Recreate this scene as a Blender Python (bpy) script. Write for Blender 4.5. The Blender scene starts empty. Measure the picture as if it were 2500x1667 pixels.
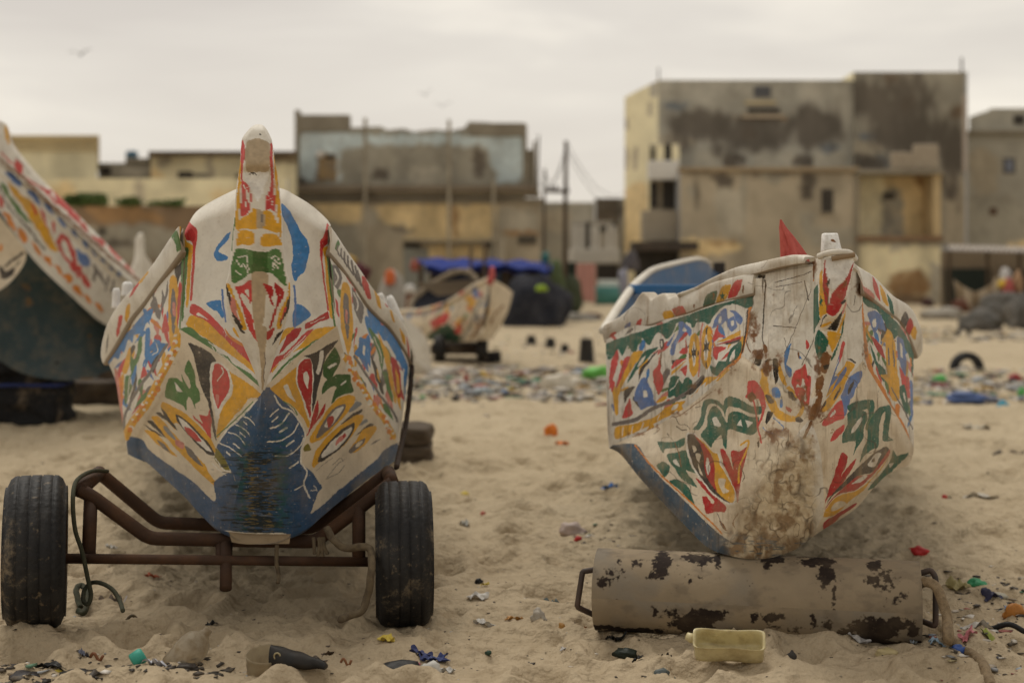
import bpy, bmesh, math, random
import numpy as np
from mathutils import Vector, Matrix, noise as mnoise

random.seed(7)
rng = np.random.default_rng(7)
SC = bpy.context.scene
COL = SC.collection
FPX, CX, HZ, CAMZ = 3472.0, 1250.0, 640.0, 1.43      # focal length in photo pixels, centre column, horizon row, eye height

def W(px, py, Y):                                    # photo position + distance -> place in the world
    return np.array([(px - CX) / FPX * Y, Y, CAMZ - (py - HZ) / FPX * Y])

def G(px, py):                                       # photo position on the sand -> place in the world
    Y = CAMZ * FPX / (py - HZ)
    return ((px - CX) / FPX * Y, Y)

def proj(V):
    return CX + FPX * V[:, 0] / V[:, 1], HZ + FPX * (CAMZ - V[:, 2]) / V[:, 1]

# ------------------------------------------------------------------ noise (numpy)
def _h(ix, iy, s):
    n = (ix.astype(np.int64) * 374761393 + iy.astype(np.int64) * 668265263 + s * 974634777) & 0xffffffff
    n = ((n ^ (n >> 13)) * 1274126177) & 0xffffffff
    n = n ^ (n >> 16)
    return (n & 0xffff) / 65535.0

def vnoise(x, y, s=0):
    ix, iy = np.floor(x), np.floor(y)
    fx, fy = x - ix, y - iy
    fx = fx * fx * (3 - 2 * fx); fy = fy * fy * (3 - 2 * fy)
    a, b = _h(ix, iy, s), _h(ix + 1, iy, s)
    c, d = _h(ix, iy + 1, s), _h(ix + 1, iy + 1, s)
    return (a * (1 - fx) + b * fx) * (1 - fy) + (c * (1 - fx) + d * fx) * fy

def fbm(x, y, s=0, o=4):
    t, a, n = 0, .5, 0
    for k in range(o):
        t = t + a * vnoise(x * 2 ** k, y * 2 ** k, s + k); n += a; a *= .5
    return t / n

def sstep(a, b, x):
    t = np.clip((x - a) / (b - a), 0, 1)
    return t * t * (3 - 2 * t)

# ------------------------------------------------------------------ things, parts, labels
def tag(o, label=None, cat=None, group=None, kind=None):
    if label: o['label'] = label
    if cat: o['category'] = cat
    if group: o['group'] = group
    if kind: o['kind'] = kind
    return o

def thing(name, loc, label, cat, group=None, rz=0):
    o = bpy.data.objects.new(name, None)
    o.empty_display_size = .1
    COL.objects.link(o)
    o.location = loc; o.rotation_euler = (0, 0, rz)
    return tag(o, label, cat, group)

def link(name, me, mat, parent=None, keep=True):
    o = bpy.data.objects.new(name, me)
    COL.objects.link(o)
    if mat and not me.materials: me.materials.append(mat)
    if parent is not None:
        o.parent = parent
        if keep:                                     # geometry was made in world space
            o.matrix_parent_inverse = mw(parent).inverted()
    return o

def mw(o):
    m = Matrix.LocRotScale(o.location, o.rotation_euler, o.scale)
    if o.parent: m = mw(o.parent) @ o.matrix_parent_inverse @ m
    return m

class Acc:                                           # collects grids and polygons into one mesh
    def __init__(s): s.V, s.F, s.C, s.n = [], [], [], 0
    def grid(s, P, C=None, closeu=False):
        nv, nu = P.shape[:2]
        idx = np.arange(nu * nv).reshape(nv, nu) + s.n
        if closeu: idx = np.concatenate([idx, idx[:, :1]], 1)
        q = np.stack([idx[:-1, :-1], idx[:-1, 1:], idx[1:, 1:], idx[1:, :-1]], -1).reshape(-1, 4)
        s.V.append(P.reshape(-1, 3)); s.F.append(q)
        s.C.append(np.full((nu * nv, 3), .5) if C is None else C.reshape(-1, 3))
        s.n += nu * nv
        return s
    def quads(s, V, F, C=None):
        V = np.asarray(V, float)
        s.V.append(V); s.F.append(np.asarray(F, np.int64) + s.n)
        s.C.append(np.full((len(V), 3), .5) if C is None else np.broadcast_to(np.asarray(C, float), (len(V), 3)))
        s.n += len(V)
        return s
    def box(s, a, b, C=None):
        x0, y0, z0 = a; x1, y1, z1 = b
        V = [(x0, y0, z0), (x1, y0, z0), (x1, y1, z0), (x0, y1, z0), (x0, y0, z1), (x1, y0, z1), (x1, y1, z1), (x0, y1, z1)]
        F = [(0, 3, 2, 1), (4, 5, 6, 7), (0, 1, 5, 4), (1, 2, 6, 5), (2, 3, 7, 6), (3, 0, 4, 7)]
        return s.quads(V, F, C)
    def mesh(s, name, smooth=True):
        V = np.concatenate(s.V); F = np.concatenate(s.F); C = np.concatenate(s.C)
        me = bpy.data.meshes.new(name)
        me.vertices.add(len(V)); me.vertices.foreach_set('co', V.astype(np.float32).ravel())
        me.loops.add(F.size); me.loops.foreach_set('vertex_index', F.astype(np.int32).ravel())
        me.polygons.add(len(F)); me.polygons.foreach_set('loop_start', np.arange(0, F.size, 4, dtype=np.int32))
        try: me.polygons.foreach_set('loop_total', np.full(len(F), 4, dtype=np.int32))
        except Exception: pass
        me.update(calc_edges=True)
        me.validate()
        a = me.color_attributes.new('paint', 'FLOAT_COLOR', 'POINT')
        a.data.foreach_set('color', np.concatenate([C, np.ones((len(C), 1))], 1).astype(np.float32).ravel())
        me.polygons.foreach_set('use_smooth', np.full(len(F), smooth, dtype=bool))
        me.update()
        return me
    def obj(s, name, mat, parent=None, smooth=True, bevel=0, keep=True):
        o = link(name, s.mesh(name, smooth), mat, parent, keep)
        if bevel:
            m = o.modifiers.new('bevel', 'BEVEL'); m.width = bevel; m.segments = 2; m.limit_method = 'ANGLE'
        return o

# ------------------------------------------------------------------ curves and patches
def spline(P, n, tension=.5):
    P = np.asarray(P, float)
    if len(P) == 2:
        t = np.linspace(0, 1, n)[:, None]
        return P[0] * (1 - t) + P[1] * t
    Q = np.concatenate([[2 * P[0] - P[1]], P, [2 * P[-1] - P[-2]]])
    out = []
    for i in range(1, len(Q) - 2):
        t = np.linspace(0, 1, 16, endpoint=False)[:, None]
        m1 = (Q[i + 1] - Q[i - 1]) * tension; m2 = (Q[i + 2] - Q[i]) * tension
        out.append((2 * t**3 - 3 * t**2 + 1) * Q[i] + (t**3 - 2 * t**2 + t) * m1 + (-2 * t**3 + 3 * t**2) * Q[i + 1] + (t**3 - t**2) * m2)
    out.append(Q[-2][None])
    D = np.concatenate(out)
    L = np.concatenate([[0], np.cumsum(np.linalg.norm(np.diff(D, axis=0), axis=1))])
    t = np.linspace(0, L[-1], n)
    return np.stack([np.interp(t, L, D[:, k]) for k in range(D.shape[1])], 1)

def PC(txt, n):                                      # "px,py,Y px,py,Y ..." -> world curve
    return spline([W(*map(float, p.split(','))) for p in txt.split()], n)

def coons(T, B, L, R):
    nu, nv = len(T), len(L)
    u = np.linspace(0, 1, nu)[None, :, None]; v = np.linspace(0, 1, nv)[:, None, None]
    S = (1 - v) * T[None] + v * B[None] + (1 - u) * L[:, None] + u * R[:, None]
    S = S - ((1 - u) * (1 - v) * T[0] + u * (1 - v) * T[-1] + (1 - u) * v * B[0] + u * v * B[-1])
    return S

def tube(path, r, n=10, flat=1.0):                   # swept tube; r a number or a list
    P = np.asarray(path, float); m = len(P)
    r = np.broadcast_to(np.asarray(r, float), (m,))
    T = np.gradient(P, axis=0); T /= np.linalg.norm(T, axis=1)[:, None] + 1e-9
    up = np.array([0, 0, 1.0]) if abs(T[0][2]) < .9 else np.array([0, 1.0, 0])
    rings = []
    for i in range(m):
        s = np.cross(T[i], up); s /= np.linalg.norm(s) + 1e-9
        up = np.cross(s, T[i])
        a = np.linspace(0, 2 * np.pi, n, endpoint=False)
        rings.append(P[i] + r[i] * (np.cos(a)[:, None] * s + flat * np.sin(a)[:, None] * up))
    S = np.array(rings)
    c0 = np.broadcast_to(P[0], (1, n, 3)); c1 = np.broadcast_to(P[-1], (1, n, 3))
    return np.concatenate([c0, S, c1], 0)

def lathe(profile, n=48, axis='x'):                  # profile (along, radius)
    a = np.linspace(0, 2 * np.pi, n, endpoint=False)
    R = np.array(profile)
    S = np.zeros((len(R), n, 3))
    S[..., 0] = R[:, :1]; S[..., 1] = R[:, 1:] * np.cos(a); S[..., 2] = R[:, 1:] * np.sin(a)
    if axis == 'z': S = S[..., [1, 2, 0]]
    return S

def beam(acc, p, q, w, h=None, C=None):              # square bar between two points
    p, q = np.asarray(p, float), np.asarray(q, float); h = h or w
    t = (q - p) / np.linalg.norm(q - p)
    up = np.array([0, 0, 1.0]) if abs(t[2]) < .95 else np.array([0, 1.0, 0])
    s = np.cross(t, up); s /= np.linalg.norm(s); u = np.cross(s, t)
    V = [c + a * s * w / 2 + b * u * h / 2 for c in (p, q) for a, b in ((-1, -1), (1, -1), (1, 1), (-1, 1))]
    return acc.quads(V, [(0, 1, 2, 3), (7, 6, 5, 4), (0, 4, 5, 1), (1, 5, 6, 2), (2, 6, 7, 3), (3, 7, 4, 0)], C)

# ------------------------------------------------------------------ materials
def mat_new(name):
    m = bpy.data.materials.new(name); m.use_nodes = True
    nt = m.node_tree
    b = nt.nodes['Principled BSDF']
    return m, nt, b

def N(nt, typ, **kw):
    n = nt.nodes.new(typ)
    for k, v in kw.items(): setattr(n, k, v)
    return n

def noise_mix(nt, base, other, scale, lo, hi, fac=1.0, coord='Object', detail=5, stretch=(1, 1, 1), rough=.6):
    tc = N(nt, 'ShaderNodeTexCoord'); mp = N(nt, 'ShaderNodeMapping'); mp.inputs['Scale'].default_value = stretch
    nt.links.new(tc.outputs[coord], mp.inputs[0])
    no = N(nt, 'ShaderNodeTexNoise'); no.inputs['Scale'].default_value = scale; no.inputs['Detail'].default_value = detail
    no.inputs['Roughness'].default_value = rough
    nt.links.new(mp.outputs[0], no.inputs['Vector'])
    mr = N(nt, 'ShaderNodeMapRange'); mr.inputs[1].default_value = lo; mr.inputs[2].default_value = hi
    mr.inputs[4].default_value = fac
    nt.links.new(no.outputs['Fac'], mr.inputs[0])
    mx = N(nt, 'ShaderNodeMix', data_type='RGBA')
    nt.links.new(mr.outputs[0], mx.inputs[0])
    if hasattr(base, 'is_linked'): nt.links.new(base, mx.inputs[6])
    else: mx.inputs[6].default_value = (*base, 1)
    if hasattr(other, 'is_linked'): nt.links.new(other, mx.inputs[7])
    else: mx.inputs[7].default_value = (*other, 1)
    return mx.outputs[2]

def bump(nt, b, scale, strength, dist=.01, coord='Object', stretch=(1, 1, 1), detail=6):
    tc = N(nt, 'ShaderNodeTexCoord'); mp = N(nt, 'ShaderNodeMapping'); mp.inputs['Scale'].default_value = stretch
    nt.links.new(tc.outputs[coord], mp.inputs[0])
    no = N(nt, 'ShaderNodeTexNoise'); no.inputs['Scale'].default_value = scale; no.inputs['Detail'].default_value = detail
    nt.links.new(mp.outputs[0], no.inputs['Vector'])
    bp = N(nt, 'ShaderNodeBump'); bp.inputs['Strength'].default_value = strength; bp.inputs['Distance'].default_value = dist
    nt.links.new(no.outputs['Fac'], bp.inputs['Height'])
    nt.links.new(bp.outputs[0], b.inputs['Normal'])

def painted(name, rough=.55, dirt=(.30, .23, .15), dfac=.35, bscale=35, bstr=.25, spec=.3):
    m, nt, b = mat_new(name)
    at = N(nt, 'ShaderNodeAttribute', attribute_name='paint')
    c = noise_mix(nt, at.outputs['Color'], dirt, 6, .48, .75, dfac)
    c = noise_mix(nt, c, dirt, 55, .58, .8, dfac * .9)
    nt.links.new(c, b.inputs['Base Color'])
    b.inputs['Roughness'].default_value = rough
    b.inputs['Specular IOR Level'].default_value = spec
    bump(nt, b, bscale, bstr, .006)
    return m

def plain(name, col, rough=.7, var=None, scale=8, fac=.6, bscale=20, bstr=.2, bdist=.01, spec=.3, metal=0, stretch=(1, 1, 1), lo=.4, hi=.7):
    m, nt, b = mat_new(name)
    var = var or tuple(c * .6 for c in col)
    c = noise_mix(nt, col, var, scale, lo, hi, fac, stretch=stretch)
    c = noise_mix(nt, c, tuple(v * .8 for v in var), scale * 6, .55, .8, fac * .5, stretch=stretch)
    nt.links.new(c, b.inputs['Base Color'])
    b.inputs['Roughness'].default_value = rough; b.inputs['Metallic'].default_value = metal
    b.inputs['Specular IOR Level'].default_value = spec
    if bstr: bump(nt, b, bscale, bstr, bdist)
    return m

# ------------------------------------------------------------------ hand painting of hulls
PAL = dict(w=(.745, .70, .61), W=(.80, .79, .76), c=(.71, .61, .46), t=(.46, .36, .24), r=(.56, .060, .055), R=(.42, .022, .022), p=(.60, .22, .18),
           y=(.70, .36, .025), o=(.66, .22, .03), g=(.085, .19, .055), G=(.035, .105, .02), e=(.018, .115, .075), E=(.022, .07, .04),
           b=(.045, .20, .47), B=(.040, .092, .185), q=(.055, .088, .125), k=(.045, .038, .034), K=(.012, .010, .009), n=(.17, .15, .14), v=(.20, .17, .02),
           l=(.12, .20, .42), u=(.20, .085, .028), T=(.050, .086, .100), s=(.22, .24, .25),
           **{'1': (.46, .43, .355), '2': (.135, .115, .092), '3': (.47, .405, .30), '4': (.83, .64, .35), '5': (.64, .73, .73), '6': (.375, .345, .275), '7': (.50, .455, .36), '8': (.38, .23, .11), '9': (.25, .175, .11), '0': (.90, .80, .53)})
CROP = dict(A=(200, 280, 3.0154), B=(560, 280, 3.0154), C=(200, 800, 3.0154), D=(560, 800, 3.0154),
            E=(1450, 520, 3.4844), F=(1820, 520, 3.4844), G=(1450, 920, 3.4844), H=(1820, 920, 3.4844),
            I=(0, 280, 3.92), J=(0, 650, 3.92), U=(1440, 1330, 2.767), P=(0, 0, 1), Q=(1480, 120, 3.1367), R=(1960, 120, 3.135), M=(680, 240, 3.267), N=(2180, 560, 3.5636))

def parse(txt):
    L = []
    for ln in txt.strip().splitlines():
        t = ln.split()
        if not t: continue
        o, col = CROP[t[0]], t[1]
        pts = np.array([tuple(map(float, p.split(','))) for p in t[2:]])
        pts = pts / o[2] + np.array(o[:2])
        if col[0] == '~':
            c, w = col[1:].split(':'); L.append(('s', c, float(w) / o[2] / 2, spline(pts, max(8, len(pts) * 6))))
        elif col[0] == '!':
            L.append(('p', col[1:], 0, pts))
        else:
            Q = np.concatenate([pts[-1:], pts, pts[:2]]); out = []
            for i in range(1, len(Q) - 2):
                t_ = np.linspace(0, 1, 5, endpoint=False)[:, None]
                m1 = (Q[i + 1] - Q[i - 1]) * .36; m2 = (Q[i + 2] - Q[i]) * .36
                out.append((2 * t_**3 - 3 * t_**2 + 1) * Q[i] + (t_**3 - 2 * t_**2 + t_) * m1 + (-2 * t_**3 + 3 * t_**2) * Q[i + 1] + (t_**3 - t_**2) * m2)
            L.append(('p', col, 0, np.concatenate(out)))
    return L

def inpoly(x, y, P):
    c = np.zeros(len(x), bool)
    x1, y1 = P[:, 0], P[:, 1]; x2, y2 = np.roll(x1, -1), np.roll(y1, -1)
    for a, b, d, e in zip(x1, y1, x2, y2):
        if b == e: continue
        m = ((b > y) != (e > y)) & (x < (d - a) * (y - b) / (e - b) + a)
        c ^= m
    return c

def paint(V, layers, base='w', seed=1, warp=1.3, scr=.05, wear=.18, faded=.0):
    sh = V.shape[:-1]; P = V.reshape(-1, 3)
    x, y = proj(P)
    wx = x + warp * ((fbm(x / 14, y / 14, seed) - .5) * 2.4 + (vnoise(x / 4, y / 4, seed + 9) - .5) * .9)
    wy = y + warp * ((fbm(x / 14, y / 14, seed + 20) - .5) * 2.4 + (vnoise(x / 4, y / 4, seed + 29) - .5) * .9)
    C = np.tile(np.array(PAL[base]), (len(x), 1))
    C *= (.86 + .24 * fbm(x / 30, y / 30, seed + 40))[:, None]
    base_c = C.copy()
    hue = fbm(x / 9, y / 9, seed + 50, 3); st1 = vnoise(x / 2.2, y / 9, seed + 60); st2 = vnoise(x / 9, y / 2.2, seed + 61)
    for k, (ty, col, w, Q) in enumerate(layers):
        lo, hi = Q.min(0) - w - 3, Q.max(0) + w + 3
        s = np.nonzero((wx > lo[0]) & (wx < hi[0]) & (wy > lo[1]) & (wy < hi[1]))[0]
        if not len(s): continue
        if ty == 'p': m = inpoly(wx[s], wy[s], Q)
        else:
            d = np.full(len(s), 1e9); X = np.stack([wx[s], wy[s]], 1)
            for a, b in zip(Q[:-1], Q[1:]):
                ab = b - a; t = np.clip(((X - a) @ ab) / (ab @ ab + 1e-9), 0, 1)
                d = np.minimum(d, np.hypot(*(X - a - t[:, None] * ab).T))
            m = d < w
        q = s[m]
        cc = np.array(PAL[col]) * (.80 + .42 * hue[q])[:, None]
        if col not in 'wWct':
            n = (st1 if k % 2 else st2)[q]
            f = np.clip((n - (1 - scr) + .04) / .08, 0, 1)[:, None] * .65
            cc = cc * (1 - f) + base_c[q] * f
            cc = cc * (1 - faded) + base_c[q] * faded
        C[q] = cc
    # general grime: dust that has settled on the paint
    d = np.clip((fbm(x / 45, y / 38, seed + 70, 5) - .5) * 3, 0, 1) * wear + np.clip((fbm(x / 5, y / 5, seed + 75, 3) - .62) * 4, 0, 1) * wear
    C = C * (1 - d[:, None]) + np.array([.36, .28, .18]) * d[:, None]
    return C.reshape(*sh, 3)

def rust(V, C, spots, seed=5, col=(.14, .055, .016)):
    sh = C.shape; P = V.reshape(-1, 3); x, y = proj(P); C = C.reshape(-1, 3).copy()
    n = fbm(x / 16, y / 16, seed, 5); n2 = fbm(x / 5, y / 7, seed + 3, 3)
    for sx, sy, rx, ry, k in spots:
        r = np.hypot((x - sx) / rx, (y - sy) / ry)
        f = np.clip(1.3 - r, 0, 1.1) * k
        m = np.clip((n * .6 + n2 * .4 - .80 + f * .48) * 5, 0, 1)[:, None] * .9
        dk = np.array(col) * (.5 + 1.1 * n2)[:, None]
        h = np.clip((n * .7 + n2 * .3 - .80 + f * .58) * 2.2, 0, 1)[:, None] * .55          # orange bleeding around the rust
        C = C * (1 - h) + np.array([.40, .19, .055]) * h
        C = C * (1 - m) + dk * m
    return C.reshape(sh)

# ------------------------------------------------------------------ camera, light, sky
cam_d = bpy.data.cameras.new('camera'); cam = bpy.data.objects.new('camera', cam_d); COL.objects.link(cam)
cam.location = (0, 0, CAMZ); cam.rotation_euler = (math.pi / 2, 0, 0)
cam_d.sensor_width = 36; cam_d.lens = FPX * 36 / 2500; cam_d.shift_y = -(833.5 - HZ) / 2500
cam_d.clip_start = .1; cam_d.clip_end = 4000
cam_d.dof.use_dof = True; cam_d.dof.focus_distance = 5.2; cam_d.dof.aperture_fstop = 1.55
SC.camera = cam
SC.view_settings.view_transform = 'Standard'; SC.view_settings.look = 'None'; SC.view_settings.exposure = 0; SC.view_settings.gamma = 1
SC.cycles.use_denoising = True
SC.cycles.max_bounces = 5

SUN_EL, SUN_AZ = math.radians(62), math.radians(-22)     # beyond the boats, a little to the left, behind the cloud sheet
sd = bpy.data.lights.new('sun', 'SUN'); sd.energy = 1.4; sd.angle = math.radians(26); sd.color = (1, .95, .86)
so = bpy.data.objects.new('sun', sd); COL.objects.link(so)
dirv = Vector((math.sin(SUN_AZ) * math.cos(SUN_EL), math.cos(SUN_AZ) * math.cos(SUN_EL), math.sin(SUN_EL)))
so.rotation_euler = dirv.to_track_quat('Z', 'Y').to_euler(); so.location = dirv * 60

w = bpy.data.worlds.new('World'); SC.world = w; w.use_nodes = True
nt = w.node_tree; nt.nodes.clear()
out = N(nt, 'ShaderNodeOutputWorld')
sky = N(nt, 'ShaderNodeTexSky'); sky.sky_type = 'NISHITA'; sky.sun_disc = False; sky.sun_elevation = SUN_EL; sky.sun_rotation = SUN_AZ
bg1 = N(nt, 'ShaderNodeBackground'); bg1.inputs[1].default_value = .08
nt.links.new(sky.outputs[0], bg1.inputs[0])
tc = N(nt, 'ShaderNodeTexCoord'); mp = N(nt, 'ShaderNodeMapping'); mp.inputs['Scale'].default_value = (1.3, 1.3, 7.5); mp.inputs['Location'].default_value = (.3, .2, .9)
mp.inputs['Rotation'].default_value = (0, math.radians(-7), 0)
nt.links.new(tc.outputs['Generated'], mp.inputs[0])
no = N(nt, 'ShaderNodeTexNoise'); no.inputs['Scale'].default_value = 1.9; no.inputs['Detail'].default_value = 6; no.inputs['Roughness'].default_value = .5; no.inputs['Distortion'].default_value = .35
nt.links.new(mp.outputs[0], no.inputs['Vector'])
cr = N(nt, 'ShaderNodeValToRGB')
e = cr.color_ramp.elements
e[0].position = .34; e[0].color = (.64, .59, .535, 1); e[1].position = .68; e[1].color = (.98, .91, .79, 1)
x = cr.color_ramp.elements.new(.5); x.color = (.735, .685, .615, 1)
nt.links.new(no.outputs['Fac'], cr.inputs[0])
bg2 = N(nt, 'ShaderNodeBackground')
dt = N(nt, 'ShaderNodeVectorMath', operation='DOT_PRODUCT'); dt.inputs[1].default_value = (math.sin(SUN_AZ), math.cos(SUN_AZ), .35)
nt.links.new(tc.outputs['Generated'], dt.inputs[0])
gl = N(nt, 'ShaderNodeMapRange'); gl.inputs[1].default_value = -.9; gl.inputs[2].default_value = .95; gl.inputs[3].default_value = .67; gl.inputs[4].default_value = 1.08   # the cloud glows towards the hidden sun
nt.links.new(dt.outputs['Value'], gl.inputs[0]); nt.links.new(gl.outputs[0], bg2.inputs[1])
sz = N(nt, 'ShaderNodeSeparateXYZ'); nt.links.new(tc.outputs['Generated'], sz.inputs[0])
hzr = N(nt, 'ShaderNodeMapRange'); hzr.inputs[1].default_value = .02; hzr.inputs[2].default_value = .20; hzr.inputs[3].default_value = .40; hzr.inputs[4].default_value = 0; nt.links.new(sz.outputs['Z'], hzr.inputs[0])
hzm = N(nt, 'ShaderNodeMix', data_type='RGBA'); hzm.inputs[7].default_value = (.86, .785, .66, 1)     # warm pale band low in the sky
nt.links.new(hzr.outputs[0], hzm.inputs[0]); nt.links.new(cr.outputs[0], hzm.inputs[6]); nt.links.new(hzm.outputs[2], bg2.inputs[0])
mx = N(nt, 'ShaderNodeMixShader'); mx.inputs[0].default_value = .95          # how much of the sky the cloud sheet covers
nt.links.new(bg1.outputs[0], mx.inputs[1]); nt.links.new(bg2.outputs[0], mx.inputs[2]); nt.links.new(mx.outputs[0], out.inputs[0])

# ------------------------------------------------------------------ sand
def hgt(x, y):
    x = np.asarray(x, float); y = np.asarray(y, float)
    near = 1 / (1 + np.maximum(y - 9, 0) * .12)
    h = (fbm(x * .55, y * .55, 3) - .5) * .10 + (fbm(x * 2.1 + 9, y * 2.1, 7) - .5) * .085 * near + (fbm(x * 8, y * 8, 13, 5) - .5) * .055 * near + np.clip(fbm(x * 17, y * 17, 19, 4) - .53, 0, 1) * .10 * near * sstep(.42, .62, fbm(x * 1.3, y * 1.3, 23, 3))
    # footprints: soft pits around scattered points
    for sc_, dep, rad, keep, sd_ in ((.42, .062, .36, .62, 31), (.19, .028, .34, .55, 57)):
        gx, gy = x / sc_, y / sc_
        ix, iy = np.floor(gx), np.floor(gy)
        for dx in (-1, 0, 1):
            for dy in (-1, 0, 1):
                cx_, cy_ = ix + dx, iy + dy
                a, b, c, d = (_h(cx_, cy_, sd_ + k) for k in range(4))
                r = np.hypot((gx - cx_ - a) * (1.0 + .6 * c), gy - cy_ - b)
                pit = np.where(c < keep, 1.0, 0.0) * (.35 + d)
                h = h - dep * pit * (1 - sstep(0, rad, r)) * near + dep * .45 * pit * np.exp(-((r - rad * 1.15) / .12) ** 2) * near
    # sand heaped against wheels and the pipe, a hollow beneath the trailer
    for mx_, my_, rx, ry, k in ((-1.80, 5.28, .20, .12, .055), (-.42, 5.30, .18, .12, .045), (1.05, 5.28, .6, .09, .03), (-1.2, 4.75, .5, .18, .03)):
        h = h + k * np.exp(-(((x - mx_) / rx) ** 2 + ((y - my_) / ry) ** 2))
    return h

def build_sand():
    nx = 760
    Y = np.concatenate([np.geomspace(2.6, 3.7, 40, endpoint=False), np.geomspace(3.7, 15, 640, endpoint=False), np.geomspace(15, 420, 170)])
    u = np.linspace(-1, 1, nx)
    X = (Y[:, None] * .78 + 2.2) * u[None, :]
    YY = np.broadcast_to(Y[:, None], X.shape)
    H = hgt(X, YY)
    P = np.stack([X, YY, H], -1)
    # close in behind the camera as well
    yb = np.array([-60, -10, 0, 1.2]); Pb = np.stack(np.broadcast_arrays(X[:1] * np.array([16, 4, 1.2, 1])[:, None], yb[:, None], np.full((4, nx), -.02)), -1)
    P = np.concatenate([Pb, P], 0)
    m, nt, b = mat_new('sand')
    # paler sand further off, darker sand near the boats, blended by noise-warped distance
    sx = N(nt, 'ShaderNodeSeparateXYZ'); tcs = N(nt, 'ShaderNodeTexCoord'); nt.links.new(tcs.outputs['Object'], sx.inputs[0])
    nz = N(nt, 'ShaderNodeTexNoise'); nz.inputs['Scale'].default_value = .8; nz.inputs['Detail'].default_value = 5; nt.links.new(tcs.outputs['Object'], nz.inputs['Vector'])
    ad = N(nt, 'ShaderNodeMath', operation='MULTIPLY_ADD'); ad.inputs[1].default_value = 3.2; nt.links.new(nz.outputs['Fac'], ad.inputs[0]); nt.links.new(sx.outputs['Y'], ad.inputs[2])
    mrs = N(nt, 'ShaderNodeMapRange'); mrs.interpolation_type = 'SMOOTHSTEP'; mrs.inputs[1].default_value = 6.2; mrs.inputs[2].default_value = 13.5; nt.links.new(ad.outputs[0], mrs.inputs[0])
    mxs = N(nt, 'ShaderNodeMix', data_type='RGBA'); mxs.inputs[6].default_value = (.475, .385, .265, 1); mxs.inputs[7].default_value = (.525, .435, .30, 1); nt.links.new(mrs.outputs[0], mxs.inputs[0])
    c = noise_mix(nt, mxs.outputs[2], (.40, .32, .21), .7, .40, .70, .5)
    c = noise_mix(nt, c, (.27, .20, .12), 3.2, .52, .74, .45)
    c = noise_mix(nt, c, (.24, .18, .11), 22, .55, .78, .6)
    c = noise_mix(nt, c, (.10, .08, .06), 120, .66, .80, .7, detail=3)
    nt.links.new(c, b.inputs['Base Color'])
    b.inputs['Roughness'].default_value = .95; b.inputs['Specular IOR Level'].default_value = .1
    bump(nt, b, 24, .8, .04, detail=10)
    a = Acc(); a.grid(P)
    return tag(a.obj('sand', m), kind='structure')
build_sand()
def hz(x, y): return float(hgt(np.array([x]), np.array([y]))[0])
# ================================================================== the two painted boats
M_PAINT = painted('boat_paint')
M_PAINT_OLD = painted('old_boat_paint', rough=.6, dfac=.45, bscale=22, bstr=.45)

L_PANEL = parse('''
B b 385,655 430,690 470,750 520,850 570,920 590,1000 575,1080 550,1160 510,1190 495,1220 475,1215 455,1120 470,1040 460,930 430,830 390,740
B b 495,1395 560,1420 600,1475 550,1520 490,1560 470,1575 465,1480
B ~l:16 478,1260 486,1400 480,1568
A b 1095,860 1080,920 1030,970 1005,1010 1070,1040 1065,1070 1000,1080 975,1050 970,1020 1010,950 1060,890
A b 915,1385 1020,1365 1030,1420 1060,1500 1045,1490 1030,1500 1000,1450 960,1430
A ~l:14 1032,1290 1040,1400 1060,1520
A r 745,780 770,735 800,800 845,840 850,890 835,1000 830,1100 820,1250 810,1360 795,1360 805,1200 815,1000 810,940 770,925 750,880
A R 772,860 805,840 835,880 825,930 780,925
A y 715,820 740,785 755,900 775,940 815,965 810,1050 800,1180 785,1400 765,1400 775,1150 780,1010 725,960
A g 668,900 705,835 715,930 735,970 785,985 778,1100 765,1250 745,1500 718,1500 735,1300 750,1100 745,1020 700,985
B r 720,800 755,850 745,900 735,940 700,970 690,990 685,1080 670,1060 668,940 690,905 705,860
B R 675,940 735,905 735,940 700,970 690,990 672,975
B ~r:12 678,1060 695,1200 728,1440
B y 760,860 790,900 770,960 715,1000 720,1060 730,1200 760,1450 770,1500 740,1480 715,1250 700,1050 690,985 745,950
B g 795,920 805,950 780,1000 735,1040 740,1120 755,1300 775,1500 790,1568 770,1560 745,1350 725,1150 715,1030 765,980
C r 795,-108 810,-175 880,-148 960,-78 1040,5 1070,60 1150,110 1220,165 1300,270 1305,305 1250,270 1150,180 1050,110 985,30 880,-60
C w 860,-110 930,-60 905,-70 840,-95
C y 765,-30 800,-90 900,-60 1000,30 1080,110 1180,205 1240,260 1310,335 1310,375 1240,310 1150,240 1050,170 960,110 880,60 790,5
C g 725,10 800,-5 870,60 960,110 1000,180 1070,210 1120,270 1230,330 1310,410 1310,450 1290,455 1180,380 1050,280 930,170 800,70
C ~w:7 930,105 990,150 985,190 960,140
C ~w:6 1000,185 1060,225 1110,280
C o 1050,0 1100,60 1160,100 1240,140 1295,200 1230,160 1150,120 1080,70
C y 1110,0 1200,0 1280,80 1300,140 1295,190 1250,150 1180,90 1130,50
B R 560,1540 620,1510 700,1460 725,1450 735,1500 650,1530 590,1568 555,1575
B ~w:5 600,1535 700,1490
D r 580,20 620,10 560,80 480,150 420,210 350,270 300,335 285,320 340,220 400,190 470,130 530,60
D ~w:6 560,60 470,150 400,215
D R 440,25 530,0 500,70 440,120 400,165 365,195 400,120
D y 630,10 790,-10 780,5 650,95 560,140 450,190 370,260 320,330 320,300 420,220 520,130
D y 290,160 330,100 400,20 440,0 480,0 420,60 350,150 300,220 275,230
D g 790,5 795,60 700,110 600,170 500,230 420,290 340,380 290,435 300,400 380,290 480,200 600,110 680,70
D ~w:6 760,40 640,100 560,170
D ~w:5 540,190 450,250 370,330
''')
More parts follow.
